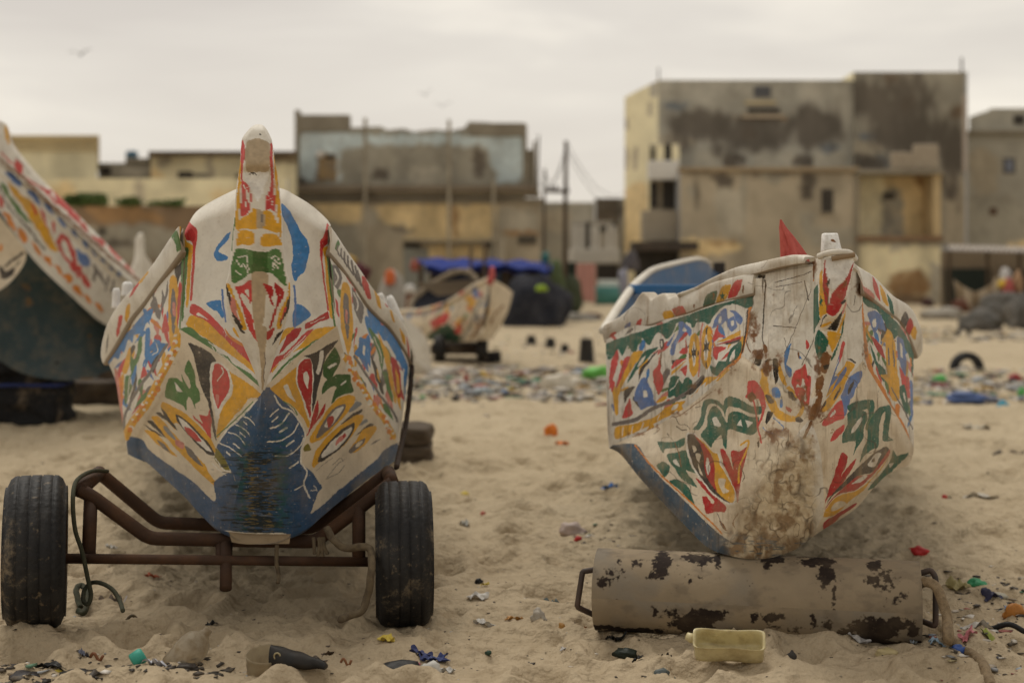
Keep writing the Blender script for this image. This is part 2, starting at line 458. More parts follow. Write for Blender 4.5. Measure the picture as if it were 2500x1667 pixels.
L_STEM = parse('''
A t 1212,205 1290,175 1385,215 1383,330 1370,415 1300,430 1215,420 1200,300
A W 1195,430 1290,425 1375,430 1350,520 1320,600 1290,640 1250,560 1210,490
A ~k:7 1230,440 1258,428 1288,446
A ~k:6 1258,428 1262,440
A K 1306,140 1318,142 1316,152 1306,150
A r 1180,190 1195,210 1198,280 1195,330 1185,370 1185,480 1220,510 1245,590 1240,680 1215,730 1170,750 1175,600 1170,430 1168,280
A ~w:7 1190,520 1215,590 1200,690
A ~w:5 1215,540 1228,610 1225,660
B r 305,215 318,230 320,330 325,440 330,560 343,720 305,695 260,705 270,610 295,560 305,480 298,350
B ~w:5 290,600 315,640 320,690
A y 1160,340 1170,360 1166,560 1160,700 1150,830 1135,840 1130,760 1145,560
B y 328,300 345,360 365,560 378,700 388,890 372,890 350,700 338,520
A ~g:8 1128,760 1110,900 1100,1000
B ~g:8 384,640 396,800 404,960
A y 1165,770 1225,735 1260,690 1275,690 1330,730 1345,705 1400,720 1430,780 1440,790 1455,860 1420,870 1350,840 1260,845 1180,840 1145,860
A ~w:6 1268,690 1275,850
A t 1285,700 1340,720 1340,830 1290,830
A n 1318,735 1336,735 1334,785 1318,790
A y 1150,880 1180,850 1250,860 1265,880 1265,950 1230,965 1180,955 1135,970
A y 1330,885 1400,875 1450,900 1475,960 1430,965 1330,975 1318,930
A g 1125,1000 1165,985 1240,995 1265,1005 1370,1010 1400,990 1450,995 1470,1030 1490,1150 1505,1260 1460,1230 1390,1165 1240,1165 1200,1200 1112,1240 1100,1120
A !G 1258,1003 1365,1010 1370,1162 1248,1162
A ~w:9 1150,1050 1210,1045 1215,1100 1230,1140
A ~w:8 1140,1070 1170,1120 1190,1100 1225,1165
A ~w:7 1130,1150 1170,1180
A ~w:8 1390,1060 1430,1040 1400,1120 1450,1060
A ~w:7 1400,1140 1455,1090 1430,1150
A t 1250,1168 1365,1168 1360,1300 1345,1460 1320,1568 1270,1568 1255,1420
A r 1130,1270 1180,1255 1245,1220 1245,1400 1222,1350 1180,1310 1160,1330
A w 1205,1290 1225,1285 1228,1340 1212,1320
A r 1150,1310 1200,1400 1250,1480 1262,1568 1225,1568 1190,1450
A R 1340,1240 1400,1270 1410,1310 1400,1350 1412,1410 1395,1400 1375,1330 1350,1280
A R 1415,1230 1490,1300 1480,1350 1440,1420 1410,1520 1390,1575 1380,1568 1400,1480 1430,1400 1440,1340 1425,1300
A y 1055,1240 1090,1250 1130,1350 1180,1460 1215,1575 1180,1575 1150,1450 1090,1310 1060,1280
A k 1058,1240 1085,1310 1125,1420 1150,1500 1185,1565 1150,1568 1105,1460 1072,1340
A p 1100,1340 1135,1380 1140,1450 1165,1520 1130,1480 1095,1430
C k 1150,-10 1180,10 1205,35 1190,40 1160,15
C r 1225,0 1262,0 1290,60 1300,110 1280,90 1250,50
B y 440,1230 470,1280 460,1380 400,1450 380,1568 345,1568 370,1450 430,1330
B k 440,1340 456,1360 440,1430 400,1500 365,1568 390,1480
B r 400,1430 420,1420 400,1480 370,1540
D R 250,60 290,20 330,0 320,50 280,90
D k 340,60 370,30 400,15 370,60 330,110 315,130
C t 1275,0 1360,0 1352,150 1345,300 1335,450 1325,470 1318,300 1305,180
C ~n:6 1345,180 1350,260 1338,330 1345,400
''')
L_BOTTOM = parse('''
C k 780,112 870,140 950,190 990,245 950,290 945,400 945,520 965,620 985,760 990,830 975,800 955,690 930,560 880,440 850,330 820,200
C y 1060,310 1150,360 1240,420 1300,470 1330,510 1230,520 1180,590 1120,650 1050,740 1000,810 990,760 1010,660 1040,580 1100,500 1115,430 1085,350
C w 950,265 1020,252 1080,310 1108,400 1100,480 1045,560 1010,650 990,700 975,600 955,490 942,380
C r 975,270 1020,270 1070,320 1090,400 1080,470 1030,550 1000,600 985,560 965,480 958,380
C ~w:8 1030,290 1040,330 1000,390
C p 985,490 1010,500 1000,570 985,560
C g 785,235 830,330 840,420 870,480 865,540 830,560 835,600 800,520 785,510 770,540 770,610 740,570 680,540 610,505 630,400 640,370 690,370 740,400 730,340 760,400 790,445 800,430 790,370 755,320
C w 680,400 710,430 740,470 700,465
C ~c:6 700,440 740,470
C r 865,640 920,650 940,600 945,640 960,680 950,760 950,830 920,780 880,720 830,670 815,640 870,690 890,700
C y 600,545 690,590 760,630 830,690 900,760 960,830 985,900 960,930 900,900 800,800 740,730 690,700 670,720 700,760 620,680 580,580
C k 690,635 740,660 800,710 880,790 950,870 978,940 930,930 850,860 760,760 700,690
C w 707,657 760,690 850,780 930,870 955,915 900,885 820,810 740,730
C r 755,730 800,740 850,790 880,835 840,830 780,780
C y 510,655 560,650 600,690 660,760 680,780 740,850 830,930 900,1000 930,1060 980,1130 990,1200 960,1150 880,1080 800,1000 730,930 650,840 600,780 540,700
C k 583,588 612,620 655,680 705,755 660,720 610,660
C k 545,630 580,625 640,690 600,668
C k 478,680 520,685 580,750 622,812 560,760 500,710
C k 450,710 540,760 600,800 540,780
C s 600,720 640,740 680,800 700,840 650,800 610,750
C n 755,865 810,900 860,970 890,1020 840,990 780,930
C p 690,820 750,850 740,890 690,860
C y 460,750 540,770 600,830 660,900 700,950 640,920 560,860 500,800
C n 550,820 610,860 650,920 600,890
C c 700,960 800,1010 850,1060 760,1020
C B 338,815 400,805 450,830 480,880 560,950 700,1050 830,1140 960,1270 985,1245 972,1140 1060,1070 1100,1060 1060,980 990,880 1040,790 1100,720 1190,640 1260,560 1300,510 1400,480 1400,1510 1050,1500 900,1420 600,1150 330,990
C v 985,890 1020,920 1060,980 1090,1040 1070,1055 1020,1020 980,970
C ~w:7 985,960 1040,1040 1090,1050
C ~w:6 960,1000 1030,1060 1060,1085
C ~w:12 1000,850 1080,740 1180,650 1290,530
C ~g:9 990,800 1085,715 1180,625 1260,545
C ~w:8 1180,650 1230,670 1270,715
C ~w:8 1130,710 1190,740 1230,780
C ~w:8 1080,770 1140,790 1200,860
C ~w:9 1000,845 1080,880 1170,940
C ~w:9 1190,690 1215,712
C ~w:11 1165,770 1200,802
C ~w:11 1115,850 1160,885
C ~w:10 1065,915 1090,940
D y 300,450 350,410 430,340 500,280 520,250 495,330 500,400 530,500 560,620 592,700 580,740 550,680 490,600 430,550 380,530 340,500
D w 400,430 430,420 460,490 490,550 430,500
D w 500,270 550,222 600,215 618,260 622,350 622,450 612,560 605,680 580,660 545,560 520,480 490,390
D R 510,280 550,235 590,225 605,260 610,350 610,450 600,550 600,660 585,640 560,560 530,480 500,390
D w 545,340 570,320 585,370 575,450 550,390
D k 550,210 640,180 720,130 800,90 770,140 720,200 690,280 680,340 650,450 630,560 610,620 612,480 622,360 600,230
D w 670,175 695,170 690,240 660,340 640,330 660,240
D G 775,145 800,190 820,240 790,300 760,360 790,340 840,340 890,345 895,400 915,470 840,490 790,520 750,560 770,480 790,440 770,430 730,450 680,490 690,420 720,380 690,350 690,270 730,210
D w 725,285 780,255 790,270 740,300
D w 820,415 860,385 855,405 825,425
D R 650,530 660,600 640,680 600,750 570,800 600,700 620,620
D R 710,555 700,620 660,670 610,740 650,660 680,600
D y 800,520 880,490 925,510 910,580 850,650 780,720 720,790 640,840 600,850 590,820 620,760 680,670 740,580
D n 760,600 850,560 850,600 800,680 730,750 650,810 640,790 690,700
D w 770,612 835,580 835,600 790,670 735,730 700,720
D R 720,670 760,650 770,680 730,740
D s 935,540 975,560 900,620 880,610
D k 975,595 970,620 880,680 820,710 900,640
D y 860,690 940,640 990,645 970,700 920,770 850,860 760,930 660,990 620,1030 610,990 640,900 720,800 800,730
D k 800,770 870,720 920,700 920,740 870,830 790,910 690,980 650,980 690,890
D w 810,790 890,730 900,750 850,830 770,910 690,955 680,930 740,850
D p 800,810 850,780 860,800 780,870
D R 835,790 855,775 852,800 840,812
D s 1010,670 1020,690 960,720 975,690
D k 1030,705 1060,715 970,770 930,790
D y 980,750 1060,720 1085,740 1040,810 990,870 920,920 880,900 930,830
D n 1000,810 980,860 900,920 880,900 930,850
D c 940,850 980,830 960,870 930,880
D n 1115,818 1080,845 1040,862 1060,840
D ~n:4 720,1100 790,1010 850,970
D ~n:4 710,1110 800,1070 850,1010
D ~n:4 760,1010 820,960 840,985
D ~n:3 640,1050 700,1000 760,960
D B 1240,850 1170,880 1130,910 1080,970 960,1070 800,1200 680,1310 600,1365 620,1300 650,1220 680,1170 640,1110 600,1050 530,1000 530,900 560,790 520,680 450,590 350,500 250,490 230,1560 500,1575 1010,1150 1260,960
D v 580,850 600,900 550,910 545,880
D ~w:12 330,500 380,580 450,610 520,690 560,790 530,900 530,990 570,1060 550,1150 590,1250
D ~g:8 400,540 470,590 500,640
D ~w:9 300,650 330,625 360,600
D ~w:12 300,740 380,710 440,630
D ~w:10 280,840 380,830 470,770 510,700
D ~w:11 340,940 440,935 520,870 550,810
D ~w:12 315,690 356,656
D ~w:16 372,768 418,736
D ~w:13 422,868 474,830
D ~w:12 445,1030 508,988
D ~w:8 480,1195 540,1160
D ~w:6 620,1160 640,1190 600,1200
C w 1045,1492 1200,1505 1480,1508 1520,1530 1500,1580 1040,1580
''')
L_SIDE = parse('''
A b 370,1568 440,1480 500,1430 525,1430 510,1500 470,1540 450,1600 380,1620
A k 680,1130 700,1110 720,1100 750,1050 745,1150 720,1190 705,1250 690,1190
A n 500,1400 540,1340 560,1400 580,1440 590,1290 610,1340 630,1220 635,1300 615,1380 590,1440 570,1510 530,1450
A y 650,1200 680,1180 700,1220 715,1350 715,1450 700,1590 640,1590 635,1450 640,1300
A n 665,1290 680,1290 695,1400 685,1530 665,1540 650,1420
A p 668,1380 690,1400 690,1480 668,1470
A g 735,1060 775,1000 770,1150 745,1400 735,1568 715,1568 730,1300
A r 715,1240 735,1260 725,1400 705,1560 700,1480
A r 615,1460 640,1568 640,1600 590,1600 595,1530
C r 600,0 632,0 640,110 622,100
C y 650,0 710,0 720,60 690,130 660,150 645,80
C n 662,-20 685,-20 680,40 668,40
C b 400,-10 425,-10 415,40 380,60 370,110 340,90 310,180 290,170 270,230 240,220 215,250 190,280 180,230 330,40
C b 470,20 500,10 500,180 540,150 530,80 580,110 620,120 580,180 540,220 510,270 490,240 475,260 460,180
C ~w:6 545,120 560,170 520,200
C g 420,80 440,70 440,160 420,230 390,290 370,340 355,400 370,430 340,520 320,570 310,520 320,360 360,340 345,180 380,230 400,200
C r 260,320 320,220 310,310 290,330 270,400
C r 455,285 480,340 430,380
C y 330,190 360,140 350,280 320,340 300,320
C o 260,380 300,380 300,560 285,620 270,520
C ~w:6 338,540 345,420 352,360
C p 240,330 262,330 310,690 295,700
C k 385,400 400,330 405,380 390,460 350,540
C ~n:22 625,125 500,330 400,470 320,640 308,740
B n 755,1110 800,1120 830,1200 800,1290 760,1230
B ~w:12 780,1140 800,1200 780,1250
B y 830,1240 870,1240 890,1300 905,1450 910,1600 830,1600 815,1400
B n 845,1320 870,1330 885,1450 880,1568 850,1540 838,1420
B p 855,1430 872,1450 868,1540 852,1500
B n 900,1270 940,1330 990,1420 970,1540 920,1430
B ~w:10 915,1310 945,1380 940,1440
B r 780,1350 800,1390 810,1490 790,1460
B g 725,1040 760,1130 770,1300 780,1568 765,1568 745,1300
B b 1010,1400 1060,1430 1130,1568 1150,1600 1050,1600
D y 820,-20 900,-20 905,80 890,170 865,170 840,80
D n 850,-20 880,-20 880,60 868,80
D b 1080,-10 1160,-10 1250,130 1310,270 1310,340 1260,260 1230,240 1210,180 1160,100 1130,90
D b 960,70 1000,80 1030,50 1040,200 1010,280 990,240 960,220 920,190 950,140
D w 985,130 1000,140 995,200 980,180
D g 1020,0 1070,40 1120,120 1140,200 1130,320 1160,320 1180,400 1210,540 1190,530 1150,420 1120,300 1080,150
D ~w:6 1065,70 1110,180 1125,260
D y 1090,20 1130,110 1180,190 1190,280 1230,540 1215,540 1180,380 1160,300 1130,180
D R 1190,220 1230,240 1260,340 1265,480 1240,520 1210,400
D y 1225,300 1250,380 1255,470 1235,480
D k 1040,200 1090,300 1140,480 1120,480 1080,380
D y 1085,300 1100,330 1110,400 1092,370
D r 1040,340 1070,350 1090,460 1060,440 1030,400
D r 925,20 945,0 925,100 915,160
D b 1285,330 1310,330 1320,480 1290,560
D ~n:18 920,210 960,270 1050,410 1120,510 1200,610 1237,690
''')
SCAL = '''C ~y:60 700,60 690,140 640,240 560,400 480,555 400,660 345,740 325,800
D ~y:42 850,215 900,290 960,400 1050,560 1150,690 1210,800'''
L_CHINE = parse(SCAL)
_r = random.Random(4)
for key, pts in (('C', [(705, 60), (690, 140), (640, 240), (560, 400), (480, 555), (400, 660), (345, 740)]), ('D', [(850, 215), (900, 290), (960, 400), (1050, 560), (1150, 690), (1210, 800)])):
    o = CROP[key]
    Q = spline(np.array(pts) / o[2] + np.array(o[:2]), 36)
    for i, q in enumerate(Q):
        a = np.linspace(0, 2 * np.pi, 9)[:-1]
        rr = _r.uniform(3, 7)
        c = q + np.array([_r.uniform(-7, 7), _r.uniform(-5, 5)])
        L_CHINE.append(('p', 'o' if i % 2 else 'w', 0, c + np.stack([np.cos(a) * rr * 1.1, np.sin(a) * rr * _r.uniform(.7, 1.3)], 1)))
L_RAIL = parse('''
A y 470,1150 490,1160 440,1230 410,1250 400,1230
A r 395,1240 420,1240 380,1310 350,1350 360,1310
A y 330,1410 350,1390 355,1440 335,1530 315,1500
A r 270,1490 300,1480 285,1568 260,1580
A g 655,890 700,850 715,930 740,985 700,1010 690,960
A y 712,840 740,800 752,890 770,940 730,960
A r 745,800 760,760 790,830 800,900 760,900
C n 180,100 195,40 190,120 175,190
C r 250,20 280,-30 275,40 258,70
B g 775,980 800,920 815,950 790,1000
B ~n:11 800,960 792,1000 812,1040
B ~n:12 825,985 822,1040 850,1085
B ~n:13 848,1010 850,1080 880,1130
B ~n:14 872,1040 880,1120 912,1180
B ~n:15 900,1075 915,1160 945,1220
B ~n:15 925,1115 945,1200 975,1260
B ~n:11 945,1150 965,1220 990,1290
B r 975,1190 1010,1210 1045,1350 1015,1350 985,1270
B y 1065,1290 1095,1310 1120,1430 1090,1400
B r 1140,1340 1160,1350 1170,1420 1150,1400
B y 1180,1440 1200,1450 1220,1530 1200,1510
D y 1255,0 1290,60 1295,130 1270,90
D r 1300,60 1320,130 1330,220 1315,180
D k 1335,150 1350,200 1350,260 1338,240
''')

def filler(boxes, cnt, seed, lo, hi, lean=0.0):
    """small teardrop brush marks that crowd the painted bands"""
    r = random.Random(seed); L = []
    for x0, x1, y0, y1 in boxes:
        for _ in range(cnt):
            c = np.array([r.uniform(x0, x1), r.uniform(y0, y1)]); l = r.uniform(lo, hi) * 1.9; w = l * r.uniform(.14, .30); a = r.gauss(-math.pi / 2 + lean, .45)
            t = np.linspace(0, 2 * np.pi, 13)[:-1]; px = l * np.cos(t); py = w * np.sin(t) * (1 + .7 * np.cos(t))
            L.append(('p', r.choice('yyorrlbgnppgk'), 0, c + np.stack([px * math.cos(a) - py * math.sin(a), px * math.sin(a) + py * math.cos(a)], 1)))
    return L

def hull_patch(acc, T, B, L, R, layers, seed, bulge=0.0, roll=0.0, post=None, **kw):
    S = coons(T, B, L, R)
    nv, nu = S.shape[:2]
    u = np.linspace(0, 1, nu)[None, :]; v = np.linspace(0, 1, nv)[:, None]
    if bulge:
        n = np.cross(S[0, -1] - S[0, 0] + S[-1, -1] - S[-1, 0], S[-1, 0] - S[0, 0] + S[-1, -1] - S[0, -1]); n /= np.linalg.norm(n)
        if n[1] > 0: n = -n
        S = S + (bulge * 16 * u * (1 - u) * v * (1 - v))[..., None] * n
    if roll:                                          # the top edge rolls back onto the foredeck
        t = np.clip((.14 - v) / .14, 0, 1) ** 2
        S = S + (roll * t)[..., None] * np.array([0, 1, 0])
    C = paint(S, layers, seed=seed, **kw)
    if post: C = post(S, C)
    acc.grid(S, C)
    return S

def plank_rail(name, up, lo, inward, layers, seed, parent, mat, n=420, thick=.07, post=None, **kw):
    """a plank nailed outside the hull; up / lo are its outer edges, inward points into the boat"""
    U, Lw = PC(up, n), PC(lo, n)
    inn = np.array(inward)
    m = 34
    t = np.linspace(0, 1, m)[None, :, None]
    outer = U[:, None] * (1 - t) + Lw[:, None] * t
    bul = np.sin(np.pi * np.linspace(0, 1, m))[None, :, None] ** .5
    outer = outer - inn * .012 * bul
    tk = (thick * np.clip(.12 + np.linspace(0, 1, n) * 6, 0, 1))[:, None, None]
    top = U[:, None] + inn * tk * np.linspace(1, 0, 6, endpoint=False)[None, :, None]
    bot = Lw[:, None] + inn * tk * np.linspace(0, 1, 7)[None, 1:, None]
    S = np.concatenate([top, outer, bot], 1)
    C = paint(S, layers, seed=seed, **kw)
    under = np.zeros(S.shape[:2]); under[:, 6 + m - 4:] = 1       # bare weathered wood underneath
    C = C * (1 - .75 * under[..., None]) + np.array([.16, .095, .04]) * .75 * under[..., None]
    if post: C = post(S, C)
    a = Acc(); a.grid(S, C)
    for k in (0, -1):                                              # end caps
        P = np.stack([S[k], np.broadcast_to(S[k].mean(0), S[k].shape)], 0); a.grid(P, np.stack([C[k], C[k]], 0))
    return a.obj(name, mat, parent)

def aft_hull(acc, edge, axis, length, side, base, stripe=None, n=40, seed=3):
    """carry the visible mid-section aft to a narrow stern"""
    ctr = axis(0)
    out = []
    for t in np.linspace(0, 1, n):
        k = 1 - .85 * max(0, (t - .35) / .65) ** 2.0
        c = axis(t * length)
        P = edge.copy()
        P[:, 0] = c[0] + (edge[:, 0] - ctr[0]) * k * (1 + .06 * math.sin(min(t * 3, 1) * math.pi / 2))
        P[:, 1] = edge[:, 1] + t * length
        P[:, 2] = edge[:, 2] + .25 * max(0, (t - .6) / .4) ** 2
        out.append(P)
    S = np.array(out).transpose(1, 0, 2)
    C = paint(S, [], base=base, seed=seed)
    if stripe is not None: C[:stripe[0]] = C[:stripe[0]] * .15 + np.array(PAL[stripe[1]]) * .85
    acc.grid(S, C)
    return S

def build_left_boat():
    t = thing('pirogue', (*W(640, 1100, 5.6)[:2], .34), 'white pirogue with tall curved stem and blue keel resting on a rusty wheeled trailer', 'boat', 'painted fishing boats on the beach')
    N1, N2, N3 = 230, 330, 240
    h = Acc()
    # --- bow panel, left and right of the stem
    cen = PC('632,447,5.45 636,700,5.34 641,950,5.22', N2)
    TL = PC('447,545,5.62 458,524,5.61 472,509,5.6 498,492,5.57 532,474,5.53 576,455,5.48 632,447,5.45', N1)
    VL = PC('441,805,5.62 540,868,5.42 641,950,5.22', N1)
    EL = PC('447,545,5.62 452,612,5.62 448,700,5.62 441,805,5.62', N2)
    TR = PC('800,548,5.62 792,536,5.61 775,519,5.6 746,495,5.57 706,471,5.53 683,459,5.48 632,447,5.45', N1)
    VR = PC('823,795,5.62 735,862,5.42 641,950,5.22', N1)
    ER = PC('800,548,5.62 801,622,5.62 808,700,5.62 823,795,5.62', N2)
    bp = Acc()
    hull_patch(bp, TL, VL, EL, cen, L_PANEL, 11, roll=.10, wear=.12)
    hull_patch(bp, TR, VR, ER, cen, L_PANEL, 12, roll=.10, wear=.12)
    bp.obj('bow_panel', M_PAINT, t)
    # --- bottom planks, from the V of the bow down to the keel and out to the chine
    def worn(S, C):                                   # scraped, tarred patches on the forefoot
        x, y = proj(S.reshape(-1, 3)); sh = C.shape; C = C.reshape(-1, 3)
        n = fbm(x / 26, y / 3.2, 91, 4); m0 = np.exp(-((x - 625) / 62) ** 2) * sstep(1070, 1120, y) * (1 - sstep(1290, 1312, y))
        m = np.clip((n - .70 + .34 * m0) * 9, 0, 1)[:, None] * (m0 > .04)[:, None]
        C = C * (1 - m * .85) + np.array([.018, .022, .016]) * m * .85
        n2 = fbm(x / 14, y / 2.2, 97, 4); mt = np.clip((n2 - .78 + .26 * np.exp(-((x - 608) / 26) ** 2) * m0 + .22 * np.exp(-((x - 660) / 18) ** 2) * m0) * 10, 0, 1)[:, None]
        C = C * (1 - mt * .8) + np.array([.23, .17, .06]) * mt * .8
        n3 = fbm(x / 12, y / 6, 99, 3); b_ = np.exp(-((np.abs(x - 640) - 48) / 20) ** 2) * sstep(980, 1020, y) * (1 - sstep(1280, 1310, y))
        mg = np.clip((n3 - .55 + .2 * b_) * 4, 0, 1)[:, None] * b_[:, None] * .7
        C = C * (1 - mg) + np.array([.025, .10, .10]) * mg
        return C.reshape(sh)
    LB = L_BOTTOM + L_CHINE
    CL = PC('441,805,5.62 425,850,5.7 406,899,5.85 366,966,6.15 333,1016,6.5 309,1060,6.78 312,1108,6.95', N2)
    KL = PC('641,950,5.22 628,1010,5.27 605,1100,5.38 580,1200,5.5 558,1298,5.6', N2)
    BL = PC('312,1108,6.95 333,1119,6.85 356,1127,6.75 399,1165,6.4 449,1211,6.1 492,1258,5.85 525,1287,5.68 558,1298,5.6', N3)
    VLb = PC('441,805,5.62 540,868,5.42 641,950,5.22', N3)
    hull_patch(h, VLb, BL, CL, KL, LB, 21, bulge=.012, post=worn, base='c')
    CR = PC('823,795,5.62 845,876,5.85 885,943,6.15 925,1012,6.5 958,1055,6.8 972,1085,6.9 973,1108,6.95', N2)
    KR = PC('641,950,5.22 652,1010,5.27 672,1100,5.38 692,1200,5.5 710,1303,5.6', N2)
    BR = PC('973,1108,6.95 961,1127,6.85 895,1172,6.35 804,1245,5.9 750,1290,5.68 710,1303,5.6', N3)
    VRb = PC('823,795,5.62 735,862,5.42 641,950,5.22', N3)
    hull_patch(h, VRb, BR, CR, KR, LB, 22, bulge=.012, post=worn, base='c')
    kt = np.linspace(0, 1, 90)[None, :, None]
    S = KL[:, None] * (1 - kt) + KR[:, None] * kt
    S[..., 1] -= .02 * np.sin(np.pi * kt[..., 0])
    h.grid(S, worn(S, paint(S, LB, seed=23)))
    # tan end of the bottom plank, and the flat underside
    tp, bt = PC('558,1298,5.6 710,1303,5.6', 90), PC('566,1323,5.61 606,1328,5.60 706,1327,5.61', 90)
    S = coons(tp, bt, spline([tp[0], bt[0]], 20), spline([tp[-1], bt[-1]], 20)); h.grid(S, paint(S, [], base='t', seed=24, wear=.75) * .8)
    kk = np.linspace(0, 1, 40)[None, :, None]
    S = np.concatenate([BL[::-1][:, None] * (1 - kk) + BR[::-1][:, None] * kk], 0); S[..., 2] -= .045 * np.sin(np.pi * kk[..., 0]) ** .5
    h.grid(S, paint(S, [], base='B', seed=25))
    # --- side planks
    GL = PC('447,556,5.62 419,620,5.72 386,664,5.95 353,705,6.2 326,738,6.45 295,790,6.75 262,880,7.1', N1)
    AL = PC('262,880,7.1 282,930,7.07 291,985,7.03 301,1045,6.99 312,1108,6.95', 260)
    CLs = PC('441,805,5.62 425,850,5.7 406,899,5.85 366,966,6.15 333,1016,6.5 309,1060,6.78 312,1108,6.95', N1)
    FL = PC('447,556,5.62 448,650,5.62 441,805,5.62', 260)
    LS = filler([(285, 440, 700, 1010)], 70, 3, 8, 16, .25) + filler([(825, 985, 690, 1010)], 70, 4, 8, 16, -.25) + L_SIDE + L_CHINE
    hull_patch(h, GL, CLs, FL, AL, LS, 31, bulge=.01)
    GR = PC('800,560,5.62 835,630,5.8 862,668,6.0 892,712,6.3 930,755,6.6 965,800,6.85 998,884,7.1', N1)
    AR = PC('998,884,7.1 992,940,7.06 985,999,7.02 977,1062,6.98 973,1108,6.95', 260)
    CRs = PC('823,795,5.62 845,876,5.85 885,943,6.15 925,1012,6.5 958,1055,6.8 972,1085,6.9 973,1108,6.95', N1)
    FR = PC('800,560,5.62 808,650,5.62 823,795,5.62', 260)
    hull_patch(h, GR, CRs, FR, AR, LS, 32, bulge=.01)
    # --- the rest of the boat, running back behind the bow
    axis = lambda s: np.array([-1.25 - .19 * s, 0, 0])
    eL = np.concatenate([BL[:1], spline(AL[::-1], 40)]); eR = np.concatenate([BR[:1], spline(AR[::-1], 40)])
    SL = aft_hull(h, eL, axis, 7.5, 'l', 'w', (3, 'B')); SR = aft_hull(h, eR, axis, 7.5, 'r', 'w', (3, 'B'))
    q = np.linspace(0, 1, 6)[:, None, None]
    h.grid(SL[0][None] * (1 - q) + SR[0][None] * q, np.tile(np.array(PAL['B']), (6, 40, 1)))
    fl = SL[22][None] * (1 - q) + SR[22][None] * q
    h.grid(fl, np.tile(np.array([.25, .2, .14]), (6, 40, 1)))
    h.obj('hull', M_PAINT, t)
    d = Acc()                                          # foredeck behind the panel
    rows = []
    top = np.concatenate([TL, TR[::-1][1:]])[::4]
    for k in np.linspace(0, 1, 8):
        P = top.copy(); P[:, 1] += .10 + k * .8; P[:, 0] -= .16 * k; P[:, 2] = top[:, 2] - .012 - .22 * k
        rows.append(P)
    S = np.array(rows); d.grid(S, paint(S, [], seed=41)); d.obj('foredeck', M_PAINT, t)
    # --- rails
    plank_rail('rail', '436,553,5.585 412,588,5.7 386,628,5.9 362,661,6.05 333,695,6.25 309,721,6.45 283,754,6.7 263,791,6.9 252,830,7.08 250,850,7.15',
               '449,616,5.585 419,657,5.7 386,700,5.95 353,746,6.2 326,779,6.45 309,807,6.62 283,853,6.9 256,892,7.15', (1, .25, 0), L_RAIL, 51, t, M_PAINT)
    plank_rail('rail', '806,552,5.585 822,575,5.7 848,615,5.85 878,658,6.05 911,706,6.3 940,740,6.55 976,779,6.8 996,815,6.98 1012,862,7.12',
               '800,622,5.585 825,650,5.72 848,680,5.88 892,746,6.25 920,776,6.48 951,806,6.72 989,864,7.02 1006,896,7.12', (-1, .25, 0), L_RAIL, 52, t, M_PAINT)
    # --- stem
    rows = [(304, 626, 629, 633, 636, 5.08), (308, 617, 622, 640, 644, 5.06), (318, 606, 614, 644, 652, 5.04), (335, 593, 604, 650, 661, 5.025), (350, 589, 602, 652, 665, 5.015),
            (400, 586, 598, 660, 672, 5.0), (425, 582, 601, 655, 677, 5.035), (470, 576, 607, 648, 683, 5.045), (532, 571, 612, 646, 688, 5.05), (600, 566, 613, 648, 692, 5.06),
            (660, 560, 613, 650, 699, 5.075), (700, 552, 613, 648, 708, 5.09), (760, 556, 616, 647, 704, 5.11), (830, 588, 624, 648, 684, 5.14), (900, 618, 632, 647, 662, 5.175), (952, 636, 639, 643, 647, 5.215)]
    R = np.array(rows, float)
    ys = np.linspace(304, 952, 430)
    sm = lambda k: np.interp(ys, *spline(R[:, [0, k]], 900).T)
    xl, cl, c2, xr, yf = (sm(k) for k in range(1, 6))
    pan = np.interp(ys, [304, 440, 460, 700, 950], [5.17, 5.2, 5.50, 5.36, 5.225])
    sec = []
    for i, y in enumerate(ys):
        e = yf[i] + .045 * min(1, (xr[i] - xl[i]) / 60)
        L0, R0 = W(xl[i], y, e), W(xr[i], y, e); A0, B0 = W(cl[i], y, yf[i]), W(c2[i], y, yf[i])
        bk = max(pan[i] + .02, e + .002)
        sk = -.175 * (bk - e); Lb, Rb = L0 + np.array([.008 + sk, bk - e, 0]), R0 + np.array([-.008 + sk, bk - e, 0])
        if (Rb - Lb)[0] < .004: Lb, Rb = np.array([(L0[0] + R0[0]) / 2 - .002, bk, L0[2]]), np.array([(L0[0] + R0[0]) / 2 + .002, bk, L0[2]])
        sec.append(spline([Lb, Lb * .5 + L0 * .5, L0, L0 * .5 + A0 * .5, A0, B0, B0 * .5 + R0 * .5, R0, R0 * .5 + Rb * .5, Rb], 130, .34))
    S = np.array(sec)
    a = Acc(); C = paint(S, L_STEM, seed=61, wear=.22)
    a.grid(S, C)
    q = np.linspace(0, 1, 5)[:, None, None]
    a.grid((S[:, 0][None] * (1 - q) + S[:, -1][None] * q), np.stack([C[:, 0]] * 5))
    a.grid((S[0][None] * (1 - q) + S[0].mean(0) * q), np.stack([C[0]] * 5))
    a.obj('stem', M_PAINT, t)
    # --- white pegs standing on the rail
    for p0, p1, r in (((283, 752, 7.0), (284, 703, 7.0), .020), ((310, 722, 7.2), (312, 688, 7.2), .028), ((977, 790, 7.1), (949, 722, 7.1), .022), ((940, 760, 6.9), (926, 716, 6.9), .02)):
        P = spline([W(*p0), W(*p1)], 8)
        a = Acc(); S = tube(P, [r * 1.15, r * 1.1, r, r, r, r, r * .95, r * .6], 12); a.grid(S, np.tile(np.array(PAL['W']), S.shape[:2] + (1,)), True)
        a.obj('peg', M_PAINT, t)
    return t
build_left_boat()

